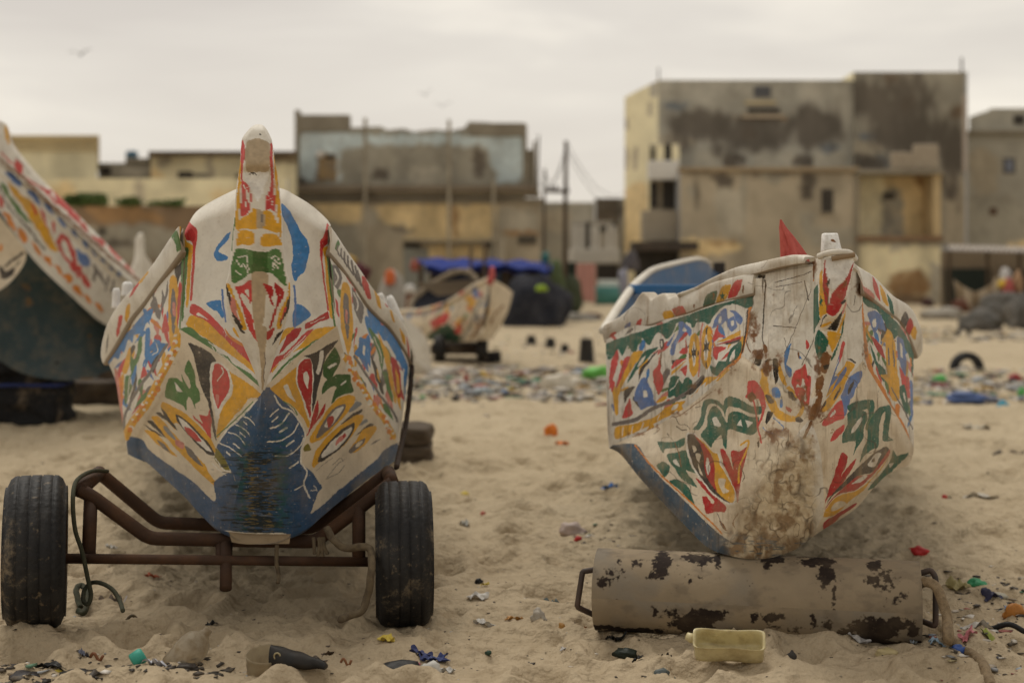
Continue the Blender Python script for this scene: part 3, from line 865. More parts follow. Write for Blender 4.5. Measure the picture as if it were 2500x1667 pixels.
# ------------------------------------------------------------------ right boat
R_SIDE = parse('''
E e 105,1110 500,970 960,810 1350,700 1365,720 1345,810 1320,815 1290,810 1250,790 1180,770 1160,780 1110,790 1060,830 1010,890 1000,920 970,950 940,930 880,930 850,970 830,970 820,940 770,920 730,930 700,940 680,1000 640,1060 610,1070 580,1030 540,1020 510,1060 480,1120 450,1110 410,1065 385,1100 360,1170 330,1190 290,1130 260,1190 240,1215 210,1160 180,1200 130,1250 105,1200
E l 1005,980 1040,880 1100,815 1130,820 1140,900 1190,880 1210,930 1220,970 1170,1010 1140,970 1120,920 1080,960 1050,960
E l 1155,830 1200,830 1265,890 1250,950 1210,920 1190,860
E w 1060,900 1085,870 1080,930 1060,940
E w 1165,920 1190,910 1190,955 1172,960
E r 1050,950 1060,1010 1120,1050 1060,1060 1020,1100 1015,1050
E !y 1040,1100 1250,995 1250,1040 1100,1095
E !R 1030,1130 1100,1100 1250,1045 1250,1075 1100,1115
E !k 1110,1110 1245,1075 1240,1095 1130,1120
E r 1020,1140 1130,1140 1060,1190 1045,1250 1015,1220
E e 1250,1090 1255,1190 1200,1290 1110,1320 1070,1390 1000,1360 990,1290 1030,1310 1060,1260 1120,1260 1160,1160
E w 1170,1200 1200,1160 1190,1240 1150,1260
E y 855,1015 890,1060 903,1200 890,1330 850,1395 815,1340 803,1200 820,1070
E w 850,1090 870,1180 860,1290 845,1300 835,1200
E k 850,1110 858,1170 880,1150 868,1195 880,1230 857,1215 850,1275 843,1215 822,1230 834,1195 825,1155 844,1172
E k 810,1190 820,1200 818,1240 808,1230
E k 886,1170 894,1190 890,1220 882,1200
E y 960,950 995,1000 1005,1140 990,1280 955,1330 920,1270 908,1140 925,1010
E w 955,1020 975,1130 965,1240 945,1250 935,1150
E k 955,1050 964,1110 985,1085 974,1140 988,1180 962,1160 955,1230 948,1165 925,1180 938,1140 930,1095 948,1112
E k 950,985 966,970 964,1020 952,1030
E k 948,1280 960,1265 962,1310 952,1320
E ~p:14 925,940 905,1050 905,1200 890,1390
E l 720,930 760,925 830,990 820,1050 780,1010 740,1060 700,1120 680,1210 650,1200 660,1120 700,1060 720,1000
E w 765,970 790,1000 775,1010 755,1000
E l 615,1120 690,1020 670,1070 640,1130
E r 780,1070 795,1190 725,1190 750,1150 775,1140
E !k 660,1250 720,1245 665,1300
E !r 660,1300 700,1250 790,1235 720,1290 660,1330
E !y 655,1350 720,1300 790,1250 700,1350 655,1380
E r 790,1290 780,1390 740,1340 715,1350
E e 650,1400 700,1380 730,1400 680,1460 640,1530 650,1480
E e 740,1480 780,1400 840,1430 800,1500 780,1575 700,1575
E e 430,1180 550,1140 480,1210 380,1320 280,1450 330,1330
E w 400,1240 440,1215 400,1290 370,1310
E y 330,1190 420,1180 340,1300 240,1470 200,1575 160,1575 250,1350
E r 260,1240 310,1220 270,1330 210,1450 180,1500 215,1370
E r 140,1280 200,1160 210,1250 150,1450 130,1500
E k 550,1160 440,1310 400,1380 380,1430 400,1320
E k 560,1080 590,1070 595,1130 570,1160
E w 570,1090 582,1088 582,1130 572,1135
E u 570,1180 578,1180 572,1300 560,1310
E r 560,1220 565,1330 585,1380 590,1470 550,1545 510,1440 500,1350 540,1300
E l 410,1400 440,1450 480,1480 500,1575 350,1575 360,1490
E w 395,1470 415,1480 400,1530
G l 380,60 430,0 470,60 500,180 540,240 460,250 400,280 370,220 340,190
G w 420,120 450,120 455,170 425,175
G r 300,180 320,260 330,320 240,350
G k 260,110 350,80 290,170 260,220
G e 640,50 700,0 740,40 760,100 720,200 680,160 630,170
G e 750,80 800,0 840,60 820,100 760,130
G ~w:8 650,110 690,80 720,20
G y 150,50 200,120 210,300 180,310
G r 130,0 180,50 150,130
G r 510,0 580,0 570,120 545,150
G ~n:34 165,405 360,360 480,280 600,230 700,190 800,130 870,60 930,0
G y 180,430 350,395 520,335 600,270 700,220 780,200 720,270 640,330 520,390 350,470 190,530
G w 680,240 720,230 700,270 660,280
G ~w:10 250,430 240,500
G ~w:8 330,420 320,480
G ~w:9 420,390 400,450
G ~w:8 560,320 540,370
E k 930,1390 880,1450 770,1540 830,1540 900,1470 945,1420
E y 1000,1390 1050,1400 850,1540 830,1568 920,1450 950,1400
E w 900,1480 950,1440 930,1500 880,1530
E o 1310,820 1350,810 1350,950 1290,1150 1260,1200 1240,1260 1160,1310 1050,1400 1060,1375 1150,1290 1225,1230 1250,1180 1290,1000
E ~k:14 1310,830 1285,1050 1260,1190
F o 985,760 1000,760 1020,1000 1060,1250 1120,1420 1190,1575 1150,1575 1080,1420 1020,1250 1000,1000
F e 990,690 1100,765 1300,945 1440,1180 1435,1230 1380,1190 1300,1050 1250,1080 1180,920 1120,830 1050,800 1000,750
F l 1040,850 1100,830 1160,880 1190,1000 1130,980 1100,1030 1060,940
F w 1080,920 1110,900 1110,960 1085,970
F l 1290,1060 1340,1080 1370,1250 1360,1390 1320,1300 1290,1180
F w 1310,1110 1330,1130 1340,1230 1320,1210
F y 1190,1020 1230,1000 1270,1100 1290,1300 1310,1575 1240,1575 1200,1300
F n 1210,1150 1222,1160 1230,1290 1215,1280
F n 1255,1170 1265,1180 1275,1300 1262,1290
F R 1060,1040 1150,1120 1190,1240 1130,1180
F e 1060,1110 1130,1270 1190,1330 1200,1420 1160,1420 1090,1240
F w 1090,1150 1120,1220 1140,1290 1115,1250
F r 1310,1300 1370,1420 1400,1575 1340,1500
F e 1400,1150 1430,1200 1420,1400 1405,1300
F o 1400,1230 1412,1240 1415,1300 1402,1290
F e 1310,1480 1350,1460 1370,1575 1320,1575
H y 1150,-20 1290,-20 1310,80 1290,160 1240,90 1180,20
H r 1330,0 1390,0 1400,90 1380,110
H e 1320,100 1360,120 1390,260 1370,330 1330,220
H w 1340,130 1355,150 1365,210 1350,190
H l 1400,40 1425,60 1425,330 1405,300
H ~n:12 1240,90 1300,200 1360,300 1420,440
H o 1080,0 1105,-20 1180,100 1270,280 1350,400 1400,530 1375,520 1310,410 1230,280 1150,110
''')
R_FRONT = parse('''
F w 0,550 170,560 500,560 560,700 420,1000 200,1200 60,1200
F ~K:11 165,570 172,620 158,780 150,945
F ~k:8 240,962 430,975
F ~k:7 250,590 450,540 560,500
F ~n:7 260,630 480,590
F ~k:9 505,580 522,680 535,740
F K 50,540 110,525 170,528 160,555 110,552
F !o 580,520 640,510 620,580 575,580
F u 575,440 605,440 600,570 580,560
F K 505,380 545,370 550,430 510,425
F K 550,425 640,420 640,435 555,435
F b 330,1200 380,1110 370,1200 350,1290 390,1320 395,1380 370,1400 340,1330
F ~b:8 385,1110 345,1200 340,1320
F r 515,1080 540,1110 545,1140 520,1160
F b 440,1190 470,1220 480,1240 455,1230
F u 440,1180 455,1190 460,1240 448,1230
F K 230,1250 275,1245 280,1400 265,1445 250,1440
F y 285,1260 310,1330 350,1450 340,1475 300,1420 280,1340
F y 130,1330 190,1310 190,1420 205,1575 125,1575 140,1440
F u 155,1310 185,1320 200,1390 160,1380
F K 75,1280 85,1230 120,1195 140,1240 118,1300
F K 165,1265 190,1240 235,1245 200,1262 180,1290
F ~K:8 150,945 145,1060 158,1140 130,1200
F u 150,1120 180,1130 185,1180 160,1190
F ~u:9 0,980 20,1040 10,1110 40,1180
F ~k:6 600,995 560,1130 480,1290
F ~n:6 560,650 470,860 400,1040 330,1190
F ~u:12 990,580 975,620 990,660
F ~k:7 1010,1180 1030,1250 1000,1290
F ~u:8 700,1330 660,1420 620,1540
F ~k:6 930,700 925,780
F ~K:7 660,470 640,480
F r 20,1430 70,1430 130,1520 140,1575 0,1575 25,1500
F r 390,1440 420,1350 470,1320 510,1280 530,1380 550,1480 555,1575 515,1575 510,1480 490,1410 440,1430 430,1480 480,1480 512,1520 480,1575 440,1540
F b 225,1490 270,1480 300,1520 290,1575 230,1560
F k 365,1510 400,1530 420,1575 370,1575
F y 360,1490 380,1490 440,1568 430,1575 390,1575
F l 880,1400 985,1340 990,1390 940,1490 905,1575 810,1575
F c 895,1420 920,1400 900,1480 870,1540
F y 860,1260 930,1290 880,1370 820,1450 760,1500 680,1575 640,1575 760,1400 840,1300
F l 800,1200 820,1180 760,1380 700,1490 670,1490 730,1340
F ~w:7 790,1250 740,1380 690,1470
F l 850,1310 860,1340 800,1450 740,1520 720,1560 790,1400
F k 860,1240 900,1240 940,1270 930,1280 890,1255
F r 830,1090 850,1110 820,1220 800,1280 800,1180
H y 120,40 170,-20 200,120 250,200 290,280 360,320 430,330 470,260 450,170 400,130 350,100 380,80 480,200 500,270 480,320 420,380 340,380 270,350 210,280 160,170
H k 170,155 205,155 242,210 220,228 190,210
H k 362,120 400,130 432,190 408,202 375,165
H k 420,350 450,335 492,370 470,390 430,380
H K 190,290 232,310 185,400 168,380
H b 220,110 260,95 300,130 275,155 235,150
H b 290,200 310,190 320,250 295,262
H ~b:9 240,350 300,400 325,440 260,465 
H ~b:7 150,430 190,465 330,520
H R 345,250 395,275 385,300 355,285
H r 400,30 450,20 480,0 470,80 440,60 430,110 480,180 510,210 530,150 515,0 560,0 560,150 540,235 500,240 430,160
H y 620,290 700,180 790,60 850,0 870,0 820,120 760,220 680,290
H k 640,260 690,200 680,240 650,270
H l 660,80 740,0 790,0 720,90 680,160
H k 750,190 800,90 810,100 770,190
H l 900,0 985,0 930,110 890,200 850,330 830,310 820,200 860,100
H k 870,110 915,30 920,60 880,150
H r 690,330 760,240 820,200 842,345 780,370 680,420 650,400
H w 720,330 760,280 770,300 730,340
H r 720,550 760,460 842,405 832,460 770,530
G r 1310,50 1350,25 1400,60 1450,150 1462,250 1450,285 1420,255 1430,190 1400,130 1370,90 1320,150 1300,140
G u 1340,125 1385,170 1340,215 1300,170
''')
R_BOTTOM = R_FRONT + parse('''
G e 840,440 880,400 910,330 915,260 940,200 990,185 1050,200 1100,240 1115,190 1160,165 1220,180 1290,220 1360,250 1450,250 1440,300 1390,320 1310,300 1230,265 1150,250 1120,300 1115,350 1100,290 1050,240 1000,225 965,250 950,330 930,400 890,450
G e 910,490 960,420 970,330 990,270 1030,245 1080,290 1110,360 1135,390 1145,320 1190,290 1250,300 1330,340 1400,345 1400,420 1380,470 1330,495 1270,480 1200,460 1140,450 1130,610 1100,580 1085,500 1060,510 1010,560 1000,600 960,560
G w 1010,355 1040,340 1080,410 1060,425 1025,410
G !w 1215,410 1250,360 1265,420
G !w 1288,368 1352,385 1308,430
G r 1370,95 1430,190 1452,290 1400,430 1385,420 1430,280
G ~r:14 1360,200 1380,330 1395,430 1410,500 1425,560
G K 1390,560 1410,540 1405,590 1395,600
G e 540,550 640,555 710,540 770,515 770,570 720,600 610,610 590,650
G e 620,660 700,640 780,620 800,680 830,760 870,820 780,790 830,860 880,940 830,920 740,860 690,780 640,720
G e 530,750 580,715 640,750 640,800 600,850 560,800
G e 640,890 700,870 800,930 860,1090 800,1040 730,960
G w 670,715 700,700 730,760 700,750
G w 790,480 860,480 925,550 955,640 1010,640 1065,640 1085,740 1130,830 1195,930 1215,1010 1190,1085 1120,1075 1015,1010 920,900 840,770 795,650 780,560
G k 800,490 850,490 910,550 940,640 950,760 990,870 1060,960 1130,1040 1160,1070 1110,1055 1020,990 930,880 850,760 810,640 795,560
G R 850,490 900,530 960,600 1010,690 1030,780 1030,880 1060,990 1100,1030 1030,960 960,850 940,760 930,650 900,560
G y 880,510 950,570 1010,640 1050,650 1070,730 1120,830 1180,930 1200,1010 1180,1070 1110,1040 1050,980 1025,880 1030,780 1010,690 960,600
G w 955,690 975,700 990,790 970,830 955,770
G c 1060,860 1120,870 1110,940 1150,970 1100,990 1060,910
G c 832,580 860,590 872,620 850,640
G c 865,650 910,660 895,720 875,700
G c 880,730 915,800 930,840 900,810
G R 1075,620 1110,620 1150,690 1185,790 1170,700 1165,640 1190,620 1240,635 1310,590 1290,700 1260,820 1240,930 1225,1070 1210,1000 1170,890 1110,760
G R 865,860 920,890 990,980 1080,1060 1130,1110 1110,1150 1040,1145 960,1160 940,1100 920,1020 960,1020 1010,1080 1020,1050 940,960
G q 120,590 330,565 400,610 480,750 600,890 760,1040 900,1180 1050,1320 1200,1420 1300,1430 1600,1440 1600,1520 1000,1520 700,1230 400,910 200,690
G ~o:14 350,580 480,740 640,900 850,1090 1090,1330
G ~u:7 330,510 520,425 640,345 720,330 860,235 1000,130
G ~K:6 640,320 700,345 720,400 780,410 820,450
G ~K:9 700,420 745,445 790,450
G ~k:6 860,260 905,250
G ~u:7 520,420 560,440 540,470
G ~K:7 625,480 640,500
G ~u:9 690,560 720,640 740,760
G ~y:16 1250,580 1310,540 1310,600 1240,760 1230,900
G ~k:6 1240,740 1280,840 1265,890
G u 1060,1210 1110,1260 1130,1310 1090,1280
G ~u:8 1230,1150 1180,1240 1210,1290
H ~u:26 560,380 520,470 500,520
H ~K:8 350,590 335,640 345,720
H ~u:20 350,620 440,590 400,640
H ~K:7 365,470 360,540 330,580
H ~u:10 640,380 700,330
H ~k:5 480,620 560,700 580,800
G ~n:5 1050,1150 1100,1290
H e 870,240 960,205 1080,195 1100,250 1090,310 1140,260 1220,240 1240,290 1230,380 1215,500 1260,535 1200,550 1165,530 1175,420 1190,300 1160,330 1140,420 1130,590 1090,610 1020,660 970,730 1000,620 1030,550 1040,460 1020,440 1045,330 1040,270 980,290 890,300
H e 870,300 980,285 1030,300 1035,360 1010,430 1000,520 950,600 915,665 940,560 890,545 825,560 830,480 870,400
H w 905,440 980,340 990,370 940,450 900,480
H ~g:6 1090,310 1050,380 1030,450
H R 820,640 870,680 850,770 810,850 860,780 940,690 920,760 830,900 760,980 700,1030 675,1080 700,980 750,850 780,750
H k 1190,595 1220,610 1200,690 1130,760 1060,820 960,840 850,930 740,1010 690,1080 720,1020 800,930 900,830 1000,730 1100,640
H R 1220,620 1222,660 1150,760 1080,840 960,950 860,980 770,1010 680,1120 670,1170 680,1110 730,1040 800,970 880,900 960,840 1070,820
H y 1225,670 1150,790 1070,880 1000,970 900,1040 840,1100 780,1160 670,1195 680,1130 760,1030 850,990 960,960 1090,850
H w 1040,740 1110,650 1160,650 1130,700 1100,760 1050,760
H k 1075,700 1100,690 1095,720 1070,725
H w 900,910 1000,840 1040,845 980,890
H c 730,1110 780,1060 840,1060 860,1080 780,1130 730,1140
H e 1255,620 1290,670 1385,640 1360,690 1260,780 1220,850 1130,920 1040,960 1100,880 1200,760 1240,690
H w 1220,740 1260,730 1230,770
H R 660,1250 700,1210 800,1150 940,1070 930,1100 800,1190 720,1270 665,1305
''')
R_STEM = parse('''
F W 655,170 795,170 860,345 640,360
F u 720,225 750,225 770,250 735,245
F w 600,360 940,360 1000,1000 540,1000
F e 570,690 615,610 620,760 632,900 600,970 580,1030 562,900
F y 632,520 655,490 660,640 680,760 700,850 660,870 640,900 625,780
F !e 632,740 640,700 648,735 664,735 652,760 658,800 644,775 632,795
F R 670,400 690,430 710,580 700,830 680,770 658,640
F W 685,390 918,410 905,490 760,640 725,640 700,560
F R 922,420 900,520 850,700 800,830 740,880 688,840 720,750 740,680 850,560
F c 640,970 690,860 740,890 800,840 850,720 870,800 830,1000 640,1000
F y 640,950 740,920 690,960 640,975
F !K 832,820 790,960 772,1002 690,988 745,930
F y 700,1010 808,1020 790,1090 740,1190 730,1150 700,1100
F e 622,990 700,1080 690,1150 630,1250 585,1115
F e 842,890 832,1000 780,1160 740,1250 725,1240 800,1080
F y 855,830 842,900 800,1010 785,1000
F p 850,760 860,770 840,840 820,860
F c 690,1160 740,1200 640,1480 570,1575 560,1540 640,1330
F u 650,1200 700,1180 720,1250 690,1360 640,1340
F K 665,1300 710,1285 705,1320 675,1335
F u 600,1420 650,1390 660,1480 600,1560
F K 640,1425 662,1420 655,1460 640,1455
F ~K:9 690,870 660,900 640,960
F ~u:10 660,640 700,720 690,820
F K 690,600 715,560 712,600 700,625
F K 810,760 850,735 850,760 820,780
F u 690,1200 735,1215 710,1260 690,1250
F u 640,1400 670,1410 665,1460 640,1450
H u 620,20 660,-20 665,60 640,90
H u 520,340 590,210 640,120 660,160 620,300 560,400
''')
R_RAIL = parse('''
E r 1190,590 1265,570 1220,700 1140,720
E y 1090,630 1165,610 1130,720 1040,765
E !e 1090,665 1098,690 1115,690 1102,712 1108,740 1092,722 1078,742 1082,712 1070,696 1086,692
E e 960,700 1050,660 1020,780 930,800
E u 1015,680 1030,690 1020,730 1010,740
E y 585,850 650,830 690,880 610,915
E r 665,820 750,790 785,865 715,890
E l 270,950 315,930 300,1010 255,1025
E y 318,960 328,950 318,1000 310,1000
E r 370,920 410,900 390,970 355,985
E r 140,1030 190,1010 190,1060 130,1075
E ~u:8 455,880 450,950
E u 845,780 860,780 855,810 845,800
E u 1265,620 1280,620 1275,680 1262,670
F r 1080,540 1120,610 1150,750 1110,700 1085,620
F y 1140,610 1190,680 1215,795 1170,750
F e 1205,685 1250,760 1268,875 1230,830
F k 1360,840 1392,900 1350,985 1310,930
F R 1400,890 1432,960 1395,1035 1362,990
F y 1440,960 1462,1010 1440,1080 1403,1035
F p 1000,620 1100,700 1080,760 1030,720
''')
RUST = [(1838, 800, 22, 60, 1.0), (1850, 865, 30, 22, 1.1), (1905, 880, 18, 40, .9), (1870, 905, 26, 40, .8), (1985, 1010, 26, 34, 1.2), (1960, 960, 24, 60, .7), (1922, 1090, 30, 20, 1.0), (1990, 560, 10, 20, .6),
        (2100, 700, 16, 24, 1.0), (2112, 860, 14, 40, .9), (1990, 650, 12, 30, .9), (1862, 700, 10, 70, .5), (1790, 900, 20, 50, .7), (1690, 940, 20, 14, .8), (1650, 1010, 40, 12, .7), (1560, 1060, 40, 12, .7), (1900, 1060, 60, 40, .9), (1940, 1160, 30, 70, .8), (1840, 830, 12, 80, .9), (2000, 1000, 40, 30, .9), (1975, 1100, 26, 40, .9), (1755, 950, 26, 20, .8), (2060, 700, 20, 60, .5), (1890, 700, 14, 40, .5), (1995, 900, 18, 60, .8), (1600, 1040, 14, 14, .7)]

def build_right_boat():
    t = thing('pirogue', (*W(1850, 1345, 5.5)[:2], .33), 'weathered cream pirogue with green leaf painting and cracked rusty keel propped on a pipe', 'boat', 'painted fishing boats on the beach')
    N1, N2, N3 = 240, 330, 260
    mat = M_PAINT_OLD
    def stained(S, C):                                 # rain has drawn brown streaks and hairline cracks down the old paint
        x, y = proj(S.reshape(-1, 3)); sh = C.shape; C = C.reshape(-1, 3)
        d = np.clip((fbm(x / 7, y / 70, 171, 4) - .56) * 4.5, 0, 1)[:, None] * .38
        C = C * (1 - d) + np.array([.30, .19, .085]) * d
        d = np.clip((fbm(x / 40, y / 40, 173, 5) - .52) * 3.5, 0, 1)[:, None] * .35
        C = C * (1 - d) + np.array([.34, .24, .12]) * d
        wx = x + 10 * fbm(x / 15, y / 15, 175); rid = np.abs(vnoise(wx / 38, y / 52, 176) - .5)
        cr = (np.clip(1 - rid * 55, 0, 1) * (fbm(x / 40, y / 40, 177) > .50))[:, None] * .75
        C = C * (1 - cr) + np.array([.06, .035, .018]) * cr
        return C.reshape(sh)
    def rusty(S, C): return rust(S, stained(S, C), RUST)
    def cracked(S, C):                                 # bare cracked filler on the broad forefoot
        C = rust(S, stained(S, C), RUST); sh = C.shape
        x, y = proj(S.reshape(-1, 3)); C = C.reshape(-1, 3)
        ed = fbm(x / 25, y / 25, 133, 3) * 60
        m0 = sstep(1765, 1845, x + (y - 1250) * .42 + ed - 30) * (1 - sstep(1985, 2015, x + ed * .4)) * sstep(1050, 1115, y + ed * .5)
        wx = x + 14 * fbm(x / 20, y / 20, 140); wy = y + 14 * fbm(x / 20, y / 20, 141)
        rid = np.minimum(np.abs(vnoise(wx / 24, wy / 30, 142) - .5), np.abs(vnoise(wx / 13, wy / 17, 143) - .5) * 1.3)
        crk = np.clip(1 - rid * 9, 0, 1) * np.clip(fbm(x / 30, y / 30, 144) * 2.4 - .55, 0, 1)
        blot = np.clip((fbm(wx / 17, wy / 26, 145, 5) - .53 + .13 * sstep(1180, 1300, y) + .08 * np.exp(-((x - 1905 - (1250 - y) * .2) / 40) ** 2)) * 4, 0, 1)
        Cc = np.array([.70, .60, .44]) * (.78 + .36 * fbm(x / 12, y / 12, 146))[:, None]
        Cc = Cc * (1 - .8 * blot[:, None]) + np.array([.215, .115, .04]) * .8 * blot[:, None]
        Cc = Cc * (1 - crk[:, None] * .85) + np.array([.055, .03, .012]) * crk[:, None] * .85
        bl = np.clip((fbm(x / 18, y / 5, 147) - .55) * 6, 0, 1) * sstep(1295, 1325, y)
        Cc = Cc * (1 - bl[:, None] * .7) + np.array([.06, .12, .17]) * bl[:, None] * .7
        k = (m0 * .93)[:, None]
        C = C * (1 - k) + Cc * k
        return C.reshape(sh)
    # --- front planks
    fp = Acc()
    cen = PC('2015,632,5.16 1998,830,5.13 1978,1020,5.1', N2)
    TL = PC('1841,668,5.5 1900,655,5.36 1960,643,5.24 2015,632,5.16', N1)
    VL = PC('1813,868,5.5 1890,928,5.3 1978,1020,5.1', N1)
    EL = PC('1841,668,5.5 1838,752,5.5 1813,868,5.5', N2)
    kw = dict(base='w', wear=.26, scr=.05); kb = dict(base='c', wear=.3, scr=.05)
    hull_patch(fp, TL, VL, EL, cen, R_FRONT, 101, bulge=.012, post=rusty, **kw)
    TR = PC('2108,690,5.38 2092,648,5.36 2060,636,5.25 2015,632,5.16', N1)
    VR = PC('2107,880,5.38 2040,955,5.22 1978,1020,5.1', N1)
    ER = PC('2108,690,5.38 2104,780,5.38 2107,880,5.38', N2)
    hull_patch(fp, TR, VR, ER, cen, R_FRONT, 102, bulge=.012, post=rusty, **kw)
    fp.obj('bow_panel', mat, t)
    def board(pts, off, seed):
        tl, tr, br, bl = pts
        n, m = 110, 150; u = np.linspace(0, 1, n)[None, :]; v = np.linspace(0, 1, m)[:, None]
        e = lambda k, amp: amp * (fbm(np.linspace(0, 9, k), np.full(k, seed * 3.3), seed, 4) - .5) * 2
        el, er, eb = e(m, 5)[:, None], e(m, 5)[:, None], e(n, 12)[None, :]
        x = (1 - v) * ((1 - u) * tl[0] + u * tr[0]) + v * ((1 - u) * bl[0] + u * br[0]) + (1 - u) ** 6 * el + u ** 6 * er
        y = (1 - v) * ((1 - u) * tl[1] + u * tr[1]) + v * ((1 - u) * bl[1] + u * br[1]) + v ** 6 * eb
        Yd = 5.5 + (np.clip(x, 1800, 2012) - 1840) / 172 * -.355 - off - .012 - .006 * np.sin(np.pi * u)
        S = np.stack([(x - CX) / FPX * Yd, Yd + 0 * x, CAMZ - (y - HZ) / FPX * Yd], -1)
        C = rusty(S, paint(S, R_FRONT, seed=seed, **kw)); a = Acc(); a.grid(S, C)
        rim = np.concatenate([S[0], S[1:, -1], S[-1, -2::-1], S[-2:0:-1, 0]]); rc = np.concatenate([C[0], C[1:, -1], C[-1, -2::-1], C[-2:0:-1, 0]])
        a.grid(np.stack([rim, rim + np.array([.0, .022 + off, 0])]), np.stack([rc * .8, np.tile(np.array([.10, .06, .03]), (len(rc), 1))]), True)
        a.obj('board', mat, t)
    board(((1869, 668), (1992, 648), (1984, 862), (1866, 872)), .010, 7)
    board(((1843, 680), (1862, 676), (1860, 858), (1828, 866)), .008, 9)
    board(((2062, 655), (2106, 695), (2102, 872), (2058, 850)), .014, 12) if False else None
    # --- bottom
    h = Acc()
    R_SD = filler([(1490, 1830, 790, 1060)], 70, 6, 7, 14, .35) + filler([(2115, 2230, 760, 1060)], 60, 7, 7, 15, -.2) + R_SIDE
    CL = PC('1813,868,5.5 1794,890,5.53 1737,945,5.72 1691,983,5.9 1651,1009,6.05 1599,1041,6.25 1507,1081,6.5 1487,1093,6.6', N2)
    KL = PC('1978,1020,5.1 1925,1085,5.12 1860,1170,5.2 1805,1260,5.32 1752,1348,5.42', N2)
    BL = PC('1487,1093,6.6 1516,1110,6.45 1565,1170,6.15 1622,1230,5.9 1680,1290,5.65 1720,1330,5.5 1752,1348,5.42', N3)
    VLb = PC('1813,868,5.5 1890,928,5.3 1978,1020,5.1', N3)
    hull_patch(h, VLb, BL, CL, KL, R_BOTTOM, 111, bulge=.012, post=cracked, **kb)
    CR = PC('2107,880,5.38 2133,923,5.5 2159,966,5.65 2196,1026,5.95 2219,1069,6.2 2230,1090,6.35 2230,1107,6.4', N2)
    KR = PC('1978,1020,5.1 2000,1085,5.12 2010,1180,5.2 2004,1270,5.3 1945,1340,5.42', N2)
    BR = PC('2230,1107,6.4 2219,1133,6.3 2193,1145,6.2 2164,1160,6.05 2130,1194,5.9 2093,1237,5.75 2050,1268,5.6 2007,1294,5.5 1945,1340,5.42', N3)
    VRb = PC('2107,880,5.38 2040,955,5.22 1978,1020,5.1', N3)
    hull_patch(h, VRb, BR, CR, KR, R_BOTTOM, 112, bulge=.012, post=cracked, **kb)
    kt = np.linspace(0, 1, 170)[None, :, None]
    S = KL[:, None] * (1 - kt) + KR[:, None] * kt
    wid = np.clip(np.linspace(0, 1, N2) * 4, 0, 1)[:, None]
    S[..., 1] -= .05 * np.sin(np.pi * kt[..., 0]) * wid
    bx, by = proj(S.reshape(-1, 3)); lump = ((fbm(bx / 20, by / 20, 151) - .5) * .022).reshape(S.shape[:2]); S[..., 1] += lump * np.sin(np.pi * kt[..., 0])
    S[..., 2] -= (.022 * np.sin(np.pi * kt[..., 0])) * sstep(.7, 1, np.linspace(0, 1, N2))[:, None]
    h.grid(S, cracked(S, paint(S, R_BOTTOM, seed=113, **kw)))
    kk = np.linspace(0, 1, 40)[None, :, None]
    bl = spline(BL[::-1], 260); br = spline(BR[::-1], 260)
    S = bl[:, None] * (1 - kk) + br[:, None] * kk; S[..., 2] -= .02 * np.sin(np.pi * kk[..., 0])
    h.grid(S, paint(S, [], base='q', seed=114))
    # --- sides
    GL = PC('1841,690,5.5 1790,708,5.68 1725,735,5.9 1660,755,6.15 1593,780,6.4 1530,800,6.62 1479,830,6.8', 330)
    AL = PC('1479,830,6.8 1481,968,6.7 1483,1040,6.65 1487,1093,6.6', 280)
    CLs = PC('1813,868,5.5 1794,890,5.53 1737,945,5.72 1691,983,5.9 1651,1009,6.05 1599,1041,6.25 1507,1081,6.5 1487,1093,6.6', 330)
    FL = PC('1841,690,5.5 1838,752,5.5 1813,868,5.5', 280)
    def grain(S, C):                                  # plank seams and weather streaks on the side
        C = rust(S, C, RUST); x, y = proj(S.reshape(-1, 3)); sh = C.shape; C = C.reshape(-1, 3)
        d = np.clip((fbm(x / 5, y / 50, 161, 4) - .58) * 5, 0, 1)[:, None] * .5
        C = C * (1 - d) + np.array([.16, .11, .06]) * d
        return C.reshape(sh)
    hull_patch(h, GL, CLs, FL, AL, R_SD, 121, bulge=.01, post=grain, **kw)
    GR = PC('2108,695,5.38 2136,728,5.5 2165,750,5.7 2193,774,5.95 2215,805,6.28 2232,852,6.6', 200)
    AR = PC('2232,852,6.6 2229,950,6.5 2230,1035,6.45 2230,1107,6.4', 280)
    CRs = PC('2107,880,5.38 2133,923,5.5 2159,966,5.65 2196,1026,5.95 2219,1069,6.2 2230,1090,6.35 2230,1107,6.4', 200)
    FR = PC('2108,695,5.38 2104,780,5.38 2107,880,5.38', 280)
    hull_patch(h, GR, CRs, FR, AR, R_SD, 122, bulge=.01, post=grain, **kw)
    axis = lambda s: np.array([1.16 + .16 * s, 0, 0])
    eL = spline(AL[::-1], 40); eR = spline(AR[::-1], 40); eR[:, 1] += .2; 
    SL = aft_hull(h, eL, axis, 6.5, 'l', 'w', (4, 'B')); 
    eR[:, 1] -= .2
    SR = aft_hull(h, eR, axis, 6.5, 'r', 'w', (4, 'B'))
    q = np.linspace(0, 1, 6)[:, None, None]
    h.grid(SL[0][None] * (1 - q) + SR[0][None] * q, np.tile(np.array(PAL['B']), (6, 40, 1)))
    h.grid(SL[20][None] * (1 - q) + SR[20][None] * q, np.tile(np.array([.25, .2, .14]), (6, 40, 1)))
    h.obj('hull', mat, t)
    # --- deck and rails
    d = Acc()
    l = PC('1966,632,5.2 1900,640,5.34 1852,652,5.47 1794,670,5.67 1737,692,5.87 1662,724,6.15', 60)
    r = PC('2085,640,5.3 2130,680,5.5 2175,725,5.85 2200,742,6.05 2218,756,6.3 2235,790,6.5', 60)
    S = l[:, None] * (1 - np.linspace(0, 1, 30)[None, :, None]) + r[:, None] * np.linspace(0, 1, 30)[None, :, None]
    S[..., 2] -= .02
    d.grid(S, paint(S, [], base='w', seed=131)); d.obj('foredeck', mat, t)
